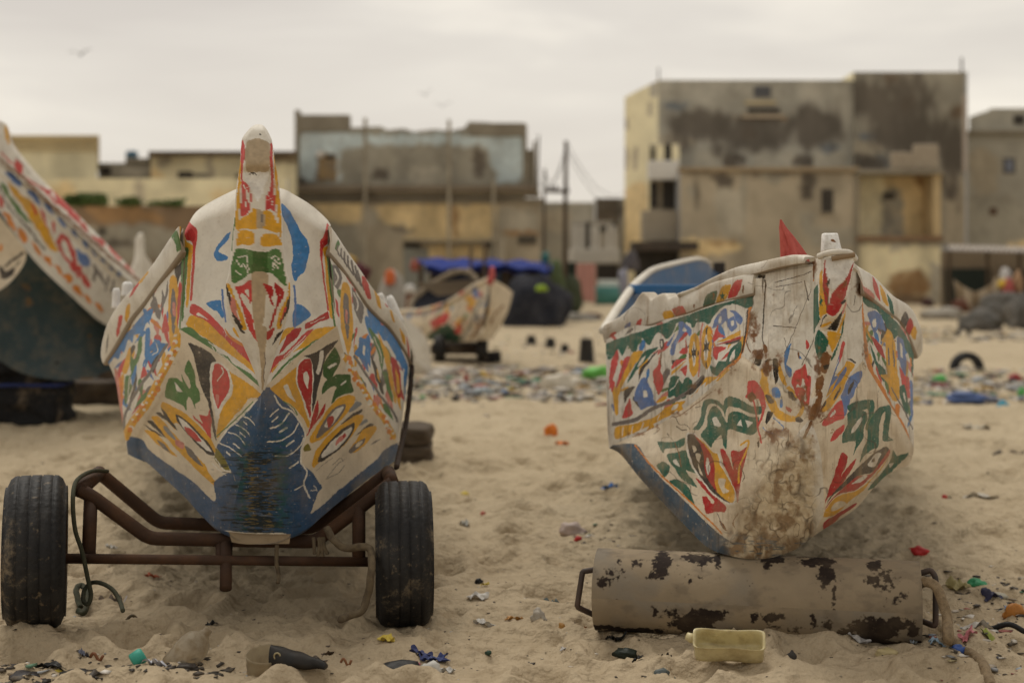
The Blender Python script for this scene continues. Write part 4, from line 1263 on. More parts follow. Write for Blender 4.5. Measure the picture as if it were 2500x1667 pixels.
    plank_rail('rail', '1476,793,6.85 1510,775,6.7 1545,745,6.57 1562,720,6.5 1573,714,6.46 1590,731,6.4 1604,722,6.35 1622,716,6.3 1634,728,6.25 1647,722,6.2 1662,721,6.15 1700,708,6.0 1740,690,5.83 1790,677,5.65 1845,664,5.47',
               '1479,838,6.85 1500,831,6.76 1530,820,6.65 1560,810,6.54 1593,798,6.4 1630,786,6.27 1660,775,6.15 1690,765,6.03 1725,752,5.9 1790,735,5.68 1843,721,5.47', (1, .3, 0), R_RAIL, 141, t, mat, n=520, thick=.05, post=rusty, **kw)
    plank_rail('rail', '2088,646,5.35 2110,660,5.42 2133,675,5.5 2179,721,5.85 2222,750,6.3 2243,790,6.5 2250,818,6.62 2250,848,6.66',
               '2105,716,5.33 2136,742,5.5 2165,765,5.7 2193,787,5.95 2215,825,6.3 2228,857,6.5 2232,866,6.6 2236,876,6.66', (-1, .3, 0), R_RAIL, 142, t, mat, n=380, thick=.05, **kw)
    plank_rail('deck_rim', '1655,716,6.15 1697,701,6.0 1737,679,5.85 1794,654,5.65 1852,640,5.44 1900,629,5.31 1940,622,5.21 1966,627,5.17',
               '1658,726,6.15 1710,713,6.0 1760,694,5.8 1800,682,5.65 1850,669,5.44 1900,656,5.31 1940,648,5.21 1966,644,5.17', (.6, .8, 0), [], 143, t, mat, n=380, thick=.08, post=rusty, **kw)
    # --- stem: the post below the cap and the horn above it
    rows = [(630, 2004, 2016, 2079, 2087, 4.985), (650, 2003, 2015, 2073, 2084, 4.985), (680, 2002, 2014, 2066, 2077, 4.985), (720, 2000, 2016, 2056, 2070, 4.99), (773, 1998, 2022, 2044, 2064, 4.995),
            (800, 1994, 2010, 2042, 2060, 5.03), (860, 1992, 2004, 2030, 2050, 5.045), (920, 1984, 1996, 2013, 2032, 5.06), (970, 1978, 1988, 2002, 2016, 5.07), (1025, 1970, 1976, 1986, 1992, 5.085)]
    def stem(rows, ny, back, seed, layers, cap):
        R = np.array(rows, float); ys = np.linspace(R[0, 0], R[-1, 0], ny)
        sm = lambda k: np.interp(ys, *spline(R[:, [0, k]], 900, .4).T)
        xl, cl, c2, xr, yf = (sm(k) for k in range(1, 6))
        sec = []
        for i, y in enumerate(ys):
            e = yf[i] + .04
            L0, R0, A0, B0 = W(xl[i], y, e), W(xr[i], y, e), W(cl[i], y, yf[i]), W(c2[i], y, yf[i])
            Lb, Rb = L0 + np.array([.012, back, 0]), R0 + np.array([-.008, back, 0])
            sec.append(spline([Lb, L0 * .5 + Lb * .5, L0, A0 * .5 + L0 * .5, A0, B0, B0 * .5 + R0 * .5, R0, R0 * .5 + Rb * .5, Rb], 110, .3))
        S = np.array(sec); C = rust(S, paint(S, layers, seed=seed, **kw), RUST)
        a = Acc(); a.grid(S, C); q = np.linspace(0, 1, 5)[:, None, None]
        a.grid(S[:, 0][None] * (1 - q) + S[:, -1][None] * q, np.stack([C[:, 0]] * 5))
        for k in (0, -1): a.grid(S[k][None] * (1 - q) + S[k].mean(0) * q, np.stack([C[k]] * 5))
        return a
    stem(rows, 300, .16, 151, R_STEM, 0).obj('stem', mat, t)
    stem([(569, 2014, 2020, 2038, 2043, 5.075), (572, 2011, 2016, 2041, 2046, 5.065), (585, 2010, 2015, 2043, 2049, 5.055), (605, 2009, 2013, 2046, 2054, 5.05), (622, 2008, 2012, 2050, 2063, 5.045), (640, 2006, 2012, 2060, 2074, 5.04)], 90, .09, 152, R_STEM, 0).obj('stem_horn', mat, t)
    a = Acc(); P = spline([W(2030, 632, 4.975), W(2052, 628, 4.97), W(2085, 622, 4.985)], 20)
    S = tube(P, .0095, 10); a.grid(S, np.tile(np.array([.26, .17, .09]), S.shape[:2] + (1,)), True); a.obj('cap_stick', mat, t)
    a = Acc(); P = spline([W(1999, 612 + 14, 5.03), W(2030, 617, 4.98), W(2072, 617, 4.985), W(2088, 632, 5.03)], 26)
    S = tube(P, .011, 10); a.grid(S, paint(S, [], base='w', seed=5), True); a.obj('stem_cap', mat, t)
    return t
build_right_boat()
# ================================================================== trailer, pipe, ropes
M_RUST = plain('rusty_steel', (.055, .029, .017), .75, (.12, .055, .024), 9, .7, 60, .5, .004, lo=.45, hi=.75)
M_BLACKSTEEL = plain('dark_steel', (.05, .04, .035), .6, (.12, .07, .045), 14, .6)
def tyre_mat(name, dust=.6):
    m, nt, b = mat_new(name)
    c = noise_mix(nt, (.010, .010, .011), (.030, .028, .026), 8, .4, .7)
    c = noise_mix(nt, c, (.30, .23, .145), 4.0, .555, .66, dust, detail=9, rough=.78)
    c = noise_mix(nt, c, (.30, .23, .145), 28, .62, .75, dust, detail=4)
    nt.links.new(c, b.inputs['Base Color']); b.inputs['Roughness'].default_value = .62; b.inputs['Specular IOR Level'].default_value = .35
    bump(nt, b, 40, .7, .008)
    return m
M_TYRE = tyre_mat('sandy_tyre'); M_TYRE2 = tyre_mat('old_tyre', .25)
M_ROPE = plain('sandy_rope', (.27, .20, .12), .95, (.14, .10, .06), 60, .8, 150, .8, .004)
M_ROPE2 = plain('worn_rope', (.15, .115, .07), .95, (.07, .05, .035), 40, .8, 150, .8, .004)
M_CORD = plain('green_cord', (.045, .05, .032), .9, (.09, .08, .05), 50, .7)
M_DARKROPE = plain('dark_rope', (.035, .025, .02), .9, (.09, .06, .04), 40, .7, 120, .6)

def tyre_profile(w, ro, ri, grooves=True):
    h = w / 2; P = [(-h * .78, ri), (-h * .98, ri + (ro - ri) * .35), (-h, ri + (ro - ri) * .6), (-h * .95, ro - .045), (-h * .84, ro - .016), (-h * .70, ro - .004)]
    xs = [-.55, -.18, .18, .55]
    for i, x in enumerate(xs):
        if grooves:
            P += [((x - .035) * h, ro - abs(x) * .004), ((x - .02) * h, ro - .005), ((x + .02) * h, ro - .005), ((x + .035) * h, ro - abs(x) * .004)]
    P += [(h * .70, ro - .004), (h * .84, ro - .016), (h * .95, ro - .045), (h, ri + (ro - ri) * .6), (h * .98, ri + (ro - ri) * .35), (h * .78, ri)]
    return P

def make_tyre(name, w, ro, ri, mat, parent=None, M=None, n=72, grooves=True):
    S = lathe(tyre_profile(w, ro, ri, grooves), n)
    if grooves:                                       # lugs cut across the shoulders
        a = np.arange(n) % 2
        r = np.hypot(S[..., 1], S[..., 2]); k = (np.abs(S[..., 0]) > w * .33) & (r > ro - .02)
        S[..., 1:] *= np.where(k & (a[None] == 0), 1 - .006 / ro, 1.0)[..., None]
    S = np.concatenate([S, S[:1]], 0)
    if M is not None: S = (S.reshape(-1, 3) @ np.array(M.to_3x3()).T + np.array(M.translation)).reshape(S.shape)
    a = Acc(); a.grid(S, closeu=True)
    return a.obj(name, mat, parent)

def tw(px): return .29 * (px - 535) / 896                  # the whole trailer stands a little turned
def build_trailer():
    t = thing('boat_trailer', (-.97, 5.6, 0), 'rusty two wheeled trailer of bent steel pipe carrying the white boat', 'trailer')
    def bar(name, pts, w=.045, h=None, round_=True):
        a = Acc()
        if round_: a.grid(tube(pts, w / 2 * 1.08, 14), closeu=True)
        else:
            for p, q in zip(pts[:-1], pts[1:]): beam(a, p, q, w, h)
        return a.obj(name, M_RUST, t, bevel=0)
    def bend(txt, Y, n=40):
        P = [W(float(p.split(',')[0]), float(p.split(',')[1]), Y + tw(float(p.split(',')[0]))) for p in txt.split()]
        out = [P[0]]
        for a, b, c in zip(P[:-2], P[1:-1], P[2:]):   # tight welded bends
            d1 = (a - b) / np.linalg.norm(a - b); d2 = (c - b) / np.linalg.norm(c - b)
            for s in np.linspace(0, 1, 5): out.append((b + d1 * .035) * (1 - s) ** 2 + 2 * s * (1 - s) * b + (b + d2 * .035) * s ** 2)
        return np.array(out + [P[-1]])
    bar('front_cradle', bend('192,1195 220,1208 364,1314 560,1318 770,1322 880,1238 958,1176', 5.69), .050)
    bar('rear_cradle', bend('240,1152 262,1170 388,1276 560,1282 760,1290 880,1206 950,1150', 6.05), .050)
    bar('side_rail', np.array([W(194, 1196, 5.57), W(242, 1154, 5.96)]), .055)
    bar('side_rail', np.array([W(956, 1178, 5.82), W(948, 1152, 6.18)]), .055)
    bar('post', np.array([W(222, 1210, 5.60), W(216, 1366, 5.52)]), .050)
    bar('post', np.array([W(876, 1240, 5.80), W(876, 1366, 5.72)]), .050)
    bar('axle', np.array([W(95, 1362, 5.455), W(990, 1372, 5.745)]), .036)
    bar('post', np.array([W(536, 1322, 5.69), W(536, 1368, 5.61)]), .03)
    bar('tow_pin', np.array([W(553, 1328, 5.66), W(551, 1437, 5.53)]), .044)
    for (px, py, hgt_, tilt, yaw) in ((88, 1346, 377, .012, .285), (985, 1351, 358, -.006, .10)):
        Yw = 5.6 + tw(px); c = W(px, py, Yw); r = hgt_ / FPX * Yw / 2 * .985
        wl = bpy.data.objects.new('wheel', None); COL.objects.link(wl); wl.location = c; wl.parent = t; wl.matrix_parent_inverse = mw(t).inverted(); wl.empty_display_size = .1
        M = Matrix.Translation(Vector(c)) @ Matrix.Rotation(yaw, 4, 'Z') @ Matrix.Rotation(tilt, 4, 'Y') @ Matrix.Rotation(px * .01, 4, 'X')
        make_tyre('tyre', .226, r, r * .62, M_TYRE, wl, M, 96)
        S = lathe([(-.10, r * .62), (-.11, r * .60), (-.09, r * .57), (-.05, r * .5), (-.045, r * .2), (-.07, r * .16), (-.07, 0.001), (.07, .001), (.07, r * .16), (.045, r * .2), (.05, r * .5), (.09, r * .57), (.11, r * .6), (.10, r * .62)], 40)
        S = (S.reshape(-1, 3) @ np.array(M.to_3x3()).T + c).reshape(S.shape)
        a = Acc(); a.grid(S, closeu=True); a.obj('rim', M_RUST, wl)
    return t
build_trailer()

def rope(name, pts, r, mat, label, cat, group=None, n=60, twist=True):
    P = spline([np.asarray(p, float) for p in pts], n)
    if twist:                                         # three laid strands
        n = n * 5; P = spline(P, n); S = tube(P, r, 18); s = np.concatenate([[0], np.cumsum(np.linalg.norm(np.diff(P, axis=0), axis=1))])
        a_ = np.linspace(0, 2 * np.pi, 18, endpoint=False)[None] - (s / (r * 5.5) * 2 * np.pi / 3)[:, None]
        k = (1 + .20 * np.abs(np.cos(a_ * 1.5)) - .12)[..., None]; S[1:-1] = P[:, None] + (S[1:-1] - P[:, None]) * k
    else: S = tube(P, r, 10)
    a = Acc(); a.grid(S, closeu=True)
    return tag(a.obj(name, mat), label, cat, group)
def gp(px, py, up=0.0):                               # a point on the sand (or just above it)
    x, y = G(px, py); return np.array([x, y, hz(x, y) + up])
rope('cord', [W(262, 1150, 5.9), W(225, 1150, 5.72), W(188, 1172, 5.52), W(178, 1215, 5.40), W(183, 1290, 5.40), W(200, 1345, 5.42), W(214, 1410, 5.44), W(222, 1450, 5.45), W(216, 1474, 5.44), W(204, 1466, 5.46), W(206, 1440, 5.5), W(224, 1422, 5.5), W(250, 1424, 5.45), W(276, 1440, 5.4), W(292, 1466, 5.35), W(300, 1490, 5.2)], .0085, M_CORD,
     'thin dark green cord looping from the trailer corner down to the sand', 'cord', n=140, twist=False)
rope('cord', [gp(196, 1482, .02), gp(186, 1470, .045), gp(200, 1462, .05), gp(214, 1474, .03), gp(206, 1488, .02), gp(190, 1486, .02)], .012, M_CORD, 'small knot of dark cord on the sand by the left wheel', 'cord', n=40)
rope('rope', [W(798, 1290, 5.66), W(815, 1318, 5.60), W(845, 1338, 5.56), W(880, 1334, 5.54), W(905, 1345, 5.50), W(906, 1400, 5.42), W(896, 1460, 5.42), W(880, 1492, 5.40), W(850, 1503, 5.36), W(832, 1512, 5.30)], .0145, M_ROPE2,
     'thick tan rope hanging from the trailer beside the right wheel', 'rope', n=90)
for k, (x0, x1) in enumerate(((765, 768), (778, 776), (790, 800), (784, 788))):
    rope('frayed_rope_end', [W(x0, 1312, 5.66), W(x0 + 2, 1335, 5.64), W(x1, 1352 + (k % 2) * 6, 5.63)], .007, M_ROPE2, 'frayed rope strand tied under the white boat, hanging above the axle', 'rope', 'frayed rope strands under the white boat', n=12)
rope('rope', [W(676, 1330, 5.6), W(675, 1372, 5.6), W(680, 1400, 5.6), W(678, 1423, 5.58)], .008, M_ROPE2, 'thin rope dangling behind the axle under the blue keel', 'rope', n=20)
rope('chain', [W(1006, 893, 7.1), W(1003, 930, 7.05), W(999, 975, 7.0), W(993, 1020, 6.95), W(986, 1060, 6.8), W(976, 1100, 6.5), W(968, 1140, 6.1)], .012, M_DARKROPE,
     'dark chain hanging from the aft rail of the white boat', 'chain', n=70)

# --- pipe under the right boat
def build_pipe():
    c0, c1 = W(1459, 1437, 5.55), W(2245, 1474, 5.30)
    t = thing('pipe', (*((c0 + c1) / 2)[:2], 0), 'long sand coloured steel pipe with flaking black paint under the cream boat', 'pipe')
    ax = (c1 - c0) / np.linalg.norm(c1 - c0)
    r = .157; n, m = 620, 460
    s = np.cross(ax, [0, 0, 1.0]); s /= np.linalg.norm(s); u = np.cross(s, ax)
    L = np.linspace(0, 1, n)[:, None, None]; a_ = np.linspace(0, 2 * np.pi, m)[None, :, None]
    S = c0 + (c1 - c0) * L + r * (np.cos(a_) * s + np.sin(a_) * u)
    x, y = proj(S.reshape(-1, 3))
    l = np.broadcast_to(L[..., 0] * 1.27, S.shape[:2]).ravel(); an = np.broadcast_to(a_[..., 0] * r, S.shape[:2]).ravel()
    C = np.array([.285, .228, .155]) * (.78 + .42 * fbm(l * 9, an * 9, 201))[:, None]
    st = fbm(l * 30, an * 30, 202, 5); bl = fbm(l * 7, an * 8, 204, 4)
    spots = [(1455, 40, 60, 90, .8), (300, 125, 55, 45, .9), (200, 110, 40, 50, .6), (490, 120, 75, 110, 1.2), (430, 210, 120, 40, .7), (100, 250, 60, 60, .9), (740, 95, 150, 50, 1.2), (860, 100, 40, 60, 1.0), (1240, 90, 110, 40, 1.1), (1200, 140, 40, 60, .8),
             (1560, 110, 150, 40, 1.1), (1600, 190, 70, 110, 1.2), (1650, 330, 25, 110, .8), (1920, 135, 75, 45, 1.25), (1910, 235, 80, 35, .8), (2110, 340, 80, 50, .55), (430, 440, 35, 75, .7), (560, 480, 90, 70, .8), (700, 520, 180, 85, 1.2), (820, 470, 150, 55, 1.2),
             (1110, 490, 40, 40, .8), (1240, 490, 110, 40, .9), (1510, 530, 45, 80, .9), (1610, 540, 60, 70, 1.0), (1720, 610, 100, 70, 1.1), (1920, 570, 200, 95, 1.4), (2060, 540, 160, 60, 1.2), (2180, 570, 60, 80, 1.2), (2200, 660, 60, 30, 1.1), (680, 245, 25, 25, .6),
             (60, 555, 200, 26, 1.2), (300, 580, 250, 26, 1.2), (1000, 640, 600, 24, 1.1), (1900, 660, 400, 26, 1.2), (560, 150, 200, 60, .35), (1700, 250, 160, 120, .4), (2000, 250, 160, 120, .4), (200, 200, 160, 90, .5), (1250, 560, 260, 60, .4)]
    f = np.zeros(len(x))
    for sx, sy, rx, ry, k in spots:
        px, py = sx / 2.767 + 1440, sy / 2.767 + 1330
        d = np.hypot((x - px) / (rx / 2.767), (y - py) / (ry / 2.767)); f = np.maximum(f, np.clip(1.25 - d, 0, 1) * k)
    hidden = (S.reshape(-1, 3) @ np.array([0, 1, 0])) > 5.6
    f = np.where(hidden, .45 * (bl > .55), f)
    hi = fbm(l * 95, an * 95, 209, 4)
    mk = np.clip((st * .5 + bl * .25 + hi * .4 - .765 + f * .45) * 10, 0, 1)[:, None]
    C = C * (1 - mk) + np.array([.022, .015, .012]) * (.7 + .8 * st)[:, None] * mk
    gy = np.clip((fbm(l * 5, an * 5, 207) - .50) * 5, 0, 1)[:, None] * .6 * (1 - mk)
    C = C * (1 - gy) + np.array([.20, .185, .16]) * gy
    gy = np.clip((fbm(l * 14, an * 22, 211, 5) - .55) * 6, 0, 1)[:, None] * .45 * (1 - mk)
    C = C * (1 - gy) + np.array([.13, .105, .08]) * gy
    a = Acc(); a.grid(S, C.reshape(n, m, 3))
    m_ = painted('pipe_paint', .85, dfac=.25, bscale=50, bstr=.35, spec=.2)
    a.obj('pipe_body', m_, t)
    for k, c in ((0, c0), (-1, c1)):
        q = np.linspace(0, 1, 4)[:, None, None]; sgn = -1 if k == 0 else 1
        E = S[k][None] * (1 - q) + c * q; a = Acc(); a.grid(E, np.tile(np.array([.10, .07, .05]), E.shape[:2] + (1,)))
        a.obj('end_plate', m_, t)
    def hnd(pts):
        a = Acc(); a.grid(tube(spline([W(*p) for p in pts], 40, .2), .011, 10), closeu=True); a.obj('handle', M_BLACKSTEEL, t)
    hnd([(1464, 1388, 5.50), (1428, 1394, 5.50), (1422, 1398, 5.50), (1410, 1474, 5.47), (1412, 1482, 5.47), (1450, 1500, 5.50), (1464, 1504, 5.50)])
    hnd([(2243, 1400, 5.28), (2272, 1392, 5.27), (2284, 1412, 5.25), (2284, 1520, 5.22), (2278, 1526, 5.22), (2243, 1512, 5.28)])
    return t
build_pipe()
rope('rope', [W(2240, 1425, 5.24), W(2262, 1420, 5.19), W(2284, 1432, 5.15), W(2300, 1464, 5.12), W(2312, 1510, 5.08), W(2316, 1560, 5.0), gp(2314, 1592, .012), gp(2345, 1606, .012), gp(2378, 1626, .01), gp(2400, 1660, .01), gp(2420, 1700, .01)], .018, M_ROPE, 'thick tan rope draped from the pipe end across the sand', 'rope', n=120)

# --- red cloth tucked under the deck rim
def red_cloth():
    n, m = 40, 30
    prof = [(0, 1905, 1907, 536), (.15, 1903, 1920, 556), (.35, 1904, 1937, 575), (.6, 1905, 1955, 598), (.85, 1906, 1972, 622), (1, 1906, 1976, 636)]
    P = np.array(prof); t_ = np.linspace(0, 1, n)
    xl, xr, y = (np.interp(t_, P[:, 0], P[:, k]) for k in (1, 2, 3))
    ang = np.linspace(0, 2 * np.pi, m, endpoint=False)
    S = np.zeros((n, m, 3))
    for i in range(n):
        cx, hw = (xl[i] + xr[i]) / 2, (xr[i] - xl[i]) / 2 + 1
        rr = 1 + .30 * np.sin(ang * 4 + i * .06) + .20 * np.sin(ang * 9 - i * .09)
        for j in range(m):
            p = W(cx + hw * math.cos(ang[j]) * min(1, rr[j]), y[i] + 4 * math.cos(ang[j]) * t_[i], 5.36)
            p[1] += hw / FPX * 5.36 * .45 * math.sin(ang[j]) * rr[j]; S[i, j] = p
    a = Acc(); a.grid(S, closeu=True); a.grid(np.stack([S[0], np.broadcast_to(S[0].mean(0), S[0].shape)]), closeu=True)
    m_ = plain('red_cloth', (.58, .13, .105), .6, (.36, .04, .03), 14, .7, 30, .3, spec=.35)
    tag(a.obj('cloth', m_), 'folded red plastic cloth sticking up behind the cream boat bow', 'cloth')
red_cloth()

# ================================================================== other boats
def boat_thing(name, loc, label): return thing(name, loc, label, 'boat')
I_LAY = parse('''
P !w -60,300 12,300 40,370 90,430 165,500 250,588 345,685 345,705 262,632 200,572 130,503 60,442 -60,340
I y 40,110 60,120 95,200 90,280 60,260
I r 0,340 60,430 130,490 180,560 230,570 200,460 150,420 140,480 60,400
I r 230,590 300,650 380,700 450,760 510,740 440,710 350,660 270,610
I r 520,740 560,860 640,920 700,1000 770,1060 760,980 690,900 610,820
I ~r:26 480,770 540,850 570,840 610,860
I r 770,1060 820,1110 850,1120 810,1030
I r 860,1150 940,1230 990,1260 1000,1200 920,1180
I r 1020,1250 1100,1350 1160,1400 1120,1330 1060,1270
I r 1180,1430 1300,1530 1340,1530 1260,1450
I ~u:28 -20,410 60,480 220,610 420,790 640,990 860,1190 1080,1380 1400,1640
I l 60,560 120,560 190,640 200,700 140,660
I l 260,720 330,740 370,820 380,880 310,800
I l 420,850 470,870 520,940 500,950 440,900
I l 550,980 600,1000 640,1080 600,1070
I l 670,1090 720,1120 750,1190 700,1160
I l 780,1190 830,1220 850,1290 800,1250
I l 870,1280 910,1310 930,1360 890,1340
I l 960,1370 1000,1390 1020,1440 970,1400
I l 1040,1430 1080,1470 1090,1500 1050,1480
I l 1120,1500 1150,1520 1160,1560 1120,1540
I l 0,920 40,1010 60,1090 0,1080
I ~c:16 -20,560 200,760 400,920 620,1110 830,1300 1100,1560
I y 80,640 200,760 330,860 400,980 470,1130 520,1230 550,1320 470,1270 380,1140 290,1000 210,860 120,740
I g 0,640 60,680 120,800 200,900 260,990 300,1040 240,1020 160,920 90,820
I ~k:16 0,680 60,840 150,960 260,1080 330,1170 430,1290
I r 300,830 360,940 330,950
I r 380,900 430,950 450,1060 480,1160 440,1060
I r 500,1020 530,1050 520,1130 500,1120
I r 530,1210 590,1130 640,1160 720,1330 740,1440 760,1568 700,1500 640,1400 570,1310
I w 590,1200 640,1240 680,1340 700,1420 640,1360 590,1270
I l 720,1280 780,1310 860,1390 840,1460 770,1430
I ~n:26 900,1440 950,1520 980,1568
I r -20,760 20,800 40,880 0,880
I o 30,940 100,960 150,1120 100,1080
I o 160,1090 220,1100 260,1180 240,1230 190,1180
I o 300,1210 360,1250 400,1360 340,1310
I o 410,1350 480,1370 510,1460 450,1420
I o 520,1430 570,1460 610,1540 560,1510
J o 600,90 660,70 700,140 650,170
J o 690,180 760,190 790,290 720,250
J o 800,260 860,290 880,360 830,330
J o 910,350 970,380 990,450 930,410
J r 700,0 780,0 780,60
J r 750,50 810,80 870,160 860,210 800,160
J ~n:30 920,30 900,130
J ~n:24 960,60 1000,160
J ~n:22 1040,100 1010,230
J ~n:20 1090,140 1070,240
''')
def build_left_far_boat():
    t = boat_thing('pirogue', (-3.6, 13, .3), 'large pirogue with orange edged painted band and dark teal bottom at the left edge')
    mat = M_PAINT
    a = Acc(); n = 260
    up = PC('-60,286,11.2 -15,296,11.4 10,303,11.5 27,350,11.6 60,395,11.7 100,440,11.9 165,504,12.2 230,570,12.5 300,640,12.8 345,690,13.0 430,770,13.4', n)
    md = PC('-60,350,11.1 -15,385,11.3 20,410,11.5 60,445,11.65 130,505,11.95 200,573,12.3 262,634,12.6 320,690,12.85 350,715,13.0 440,795,13.4', n)
    lo = PC('-60,430,11.2 -15,498,11.35 8,530,11.45 38,575,11.6 64,612,11.75 102,655,11.95 143,694,12.15 178,726,12.4 217,762,12.6 263,796,12.85 420,880,13.4', n)
    bt = PC('-60,830,11.9 0,880,12.1 40,905,12.2 80,918,12.3 120,925,12.4 153,929,12.5 190,927,12.6 230,924,12.8 270,905,13.0 420,895,13.4', n)
    tt = np.linspace(0, 1, 70)[None, :, None]
    for A_, B_, base, lay in ((up, md, 'w', I_LAY), (md, lo, 'w', I_LAY), (lo, bt, 'T', [])):
        S = A_[:, None] * (1 - tt) + B_[:, None] * tt
        if base == 'T': S[..., 0] += -.0 ; S[..., 1] += .35 * np.sin(np.pi * tt[..., 0]) 
        C = paint(S, lay, base=base, seed=301, warp=3)
        if base == 'T':
            C = C * .8
            C = rust(S, C, [(60, 700, 24, 20, .7), (75, 740, 14, 22, .7), (218, 820, 8, 8, .9), (215, 925, 40, 8, .8)], col=(.16, .09, .03))
        a.grid(S, C)
    # cream bow side seen past the teal bottom, at the picture edge
    e = PC('-60,520,11.15 -10,524,11.2 15,548,11.25 55,600,11.3 64,622,11.32 58,645,11.32 40,672,11.3 15,698,11.25 -20,720,11.2', 90)
    S = e[:, None] * (1 - tt) + W(-60, 640, 11.25) * tt
    lay = parse('''I k 0,1440 60,1500 140,1460 130,1530 60,1568 0,1560
I ~k:22 50,1450 130,1380 220,1330
I ~k:14 150,1440 190,1400
I o 0,1230 20,1250 20,1300 0,1310''')
    a.grid(S, paint(S, lay, base='c', seed=302, warp=2))
    b = np.stack([up * np.array([1.13, 1.13, 1]) + np.array([-.25, 0, -.25]), up]); a.grid(b, paint(b, [], base='w', seed=303))
    b = np.stack([bt, bt + np.array([-.5, 1.2, .25]), up * np.array([1.13, 1.13, 1]) + np.array([-.25, 0, -.25])]); a.grid(b, paint(b, [], base='T', seed=304))
    a.obj('hull', mat, t)
    a = Acc(); off = np.array([.0, -.05, 0])
    S = np.stack([up + np.array([0, .06, 0]), up + off, up * .5 + md * .5 + off * 1.3, md + off, md + np.array([0, .05, 0])], 1)
    S = np.concatenate([spline(S[i], 40, .3)[None] for i in range(len(S))]); a.grid(S, paint(S, I_LAY, base='w', seed=305, warp=3)); a.obj('rail', mat, t)
build_left_far_boat()

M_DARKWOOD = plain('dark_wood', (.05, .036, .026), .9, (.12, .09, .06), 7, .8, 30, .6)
M_BLACKBLK = plain('black_rubber_block', (.010, .010, .011), .8, (.20, .15, .10), 5, .6, 30, .5, lo=.56, hi=.66)
def soft_box(name, c, size, mat, parent=None, rz=0, seed=1, amp=.03, n=14, e=8):
    """a box with rounded, slightly battered faces, standing at c (centre of its base)"""
    bm = bmesh.new(); bmesh.ops.create_cube(bm, size=1)
    bmesh.ops.subdivide_edges(bm, edges=bm.edges[:], cuts=n, use_grid_fill=True)
    M = Matrix.Rotation(rz, 3, 'Z')
    for v in bm.verts:
        p = v.co * 2; q = Vector([math.copysign(abs(k) ** 1.0, k) for k in p])
        l = (abs(p.x) ** e + abs(p.y) ** e + abs(p.z) ** e) ** (1 / e); q = p / l if l > 0 else p
        d = mnoise.noise(Vector((q.x * 1.7 + seed, q.y * 1.7, q.z * 1.7))) * amp * 8
        v.co = M @ Vector((q.x * size[0] / 2, q.y * size[1] / 2, q.z * size[2] / 2 + size[2] / 2)) + Vector((d * .12, d * .12, d * .06)) + Vector(c)
    me = bpy.data.meshes.new(name); bm.to_mesh(me); bm.free()
    for p in me.polygons: p.use_smooth = True
    return link(name, me, mat, parent)

# black blocks under the left boat
t = thing('engine_block_stack', (*G(70, 1030), 0), 'two sand flecked black blocks stacked with a blue cord, at the left edge', 'block')
c = W(62, 1030, 12.6); soft_box('block', (c[0], 12.7, 0), (.66, .5, .345), M_BLACKBLK, t, seed=3, e=30, amp=.06)
c = W(60, 1030, 12.6); soft_box('block', (c[0], 12.72, .342), (.64, .45, .22), M_BLACKBLK, t, seed=8, e=24, amp=.08)
a = Acc(); z_ = .345
P = np.array([(c[0] - .33, 12.46, z_), (c[0], 12.44, z_ + .01), (c[0] + .335, 12.46, z_ + .004), (c[0] + .34, 12.9, z_)])
a.grid(tube(spline(P, 40, .3), .016, 8), closeu=True); a.obj('cord', plain('blue_cord', (.03, .045, .16), .8), t)
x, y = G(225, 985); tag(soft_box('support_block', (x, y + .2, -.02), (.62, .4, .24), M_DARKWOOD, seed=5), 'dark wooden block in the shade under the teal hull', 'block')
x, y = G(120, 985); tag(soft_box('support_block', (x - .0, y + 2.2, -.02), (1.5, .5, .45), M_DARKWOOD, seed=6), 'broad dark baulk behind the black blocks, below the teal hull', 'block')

# timber baulks right behind the white boat
t = thing('timber_stack', (*G(1010, 1140), 0), 'two weathered squared timbers stacked beside the white boat', 'timber')
M_TIMBER = plain('grey_timber', (.11, .085, .06), .9, (.05, .035, .025), 6, .8, 18, .6, stretch=(1, 8, 8))
x, y = G(985, 1146)
soft_box('timber', (x, y + .30, 0), (.36, .5, .15), M_TIMBER, t, .05, 2, .02)
soft_box('timber', (x + .005, y + .32, .147), (.35, .5, .13), M_TIMBER, t, -.03, 4, .02)

# small cream boat end behind the white boat, and a white bow far left
def hull_blob(name, pts, label, base='c', depth=1.2, seed=1):
    P = PC(pts, 80); t_ = np.linspace(0, 1, 24)
    rows = [np.stack([P[:, 0] - .25 * k, P[:, 1] + depth * k, P[:, 2] * (1 - .15 * k * k)], 1) + np.array([0, -.25 * math.sin(math.pi * k), 0]) for k in t_]
    S = np.array(rows); a = Acc(); C = paint(S, [], base=base, seed=seed); a.grid(S, C)
    q = np.linspace(0, 1, 12)[:, None, None]; a.grid(S[0][None] * (1 - q) + S[0].mean(0) * q - np.array([0, .10, 0]) * np.sin(q * np.pi / 2), paint(S[0][None] * (1 - q) + S[0].mean(0) * q, [], base=base, seed=seed))
    return tag(a.obj(name, M_PAINT), label, 'boat')
hull_blob('small_boat', '960,770,18.2 985,776,18.2 1010,792,18.2 1032,812,18.2 1045,836,18.2 1051,870,18.2 1054,905,18.2 1057,912,18.2 1000,918,18.2 930,918,18.2 930,800,18.2 960,770,18.2', 'rounded cream boat end showing past the right rail of the white boat', 'w', 1.6, seed=77)
hull_blob('small_boat', '298,720,17 318,680,17 330,650,17 340,622,17 342,580,17 346,566,17 352,580,17 354,620,17 368,640,17 385,670,17 405,720,17 410,925,17 300,925,17 298,720,17', 'pale grey pointed bow standing behind the rail of the white boat', 'w', 1.0, 78)

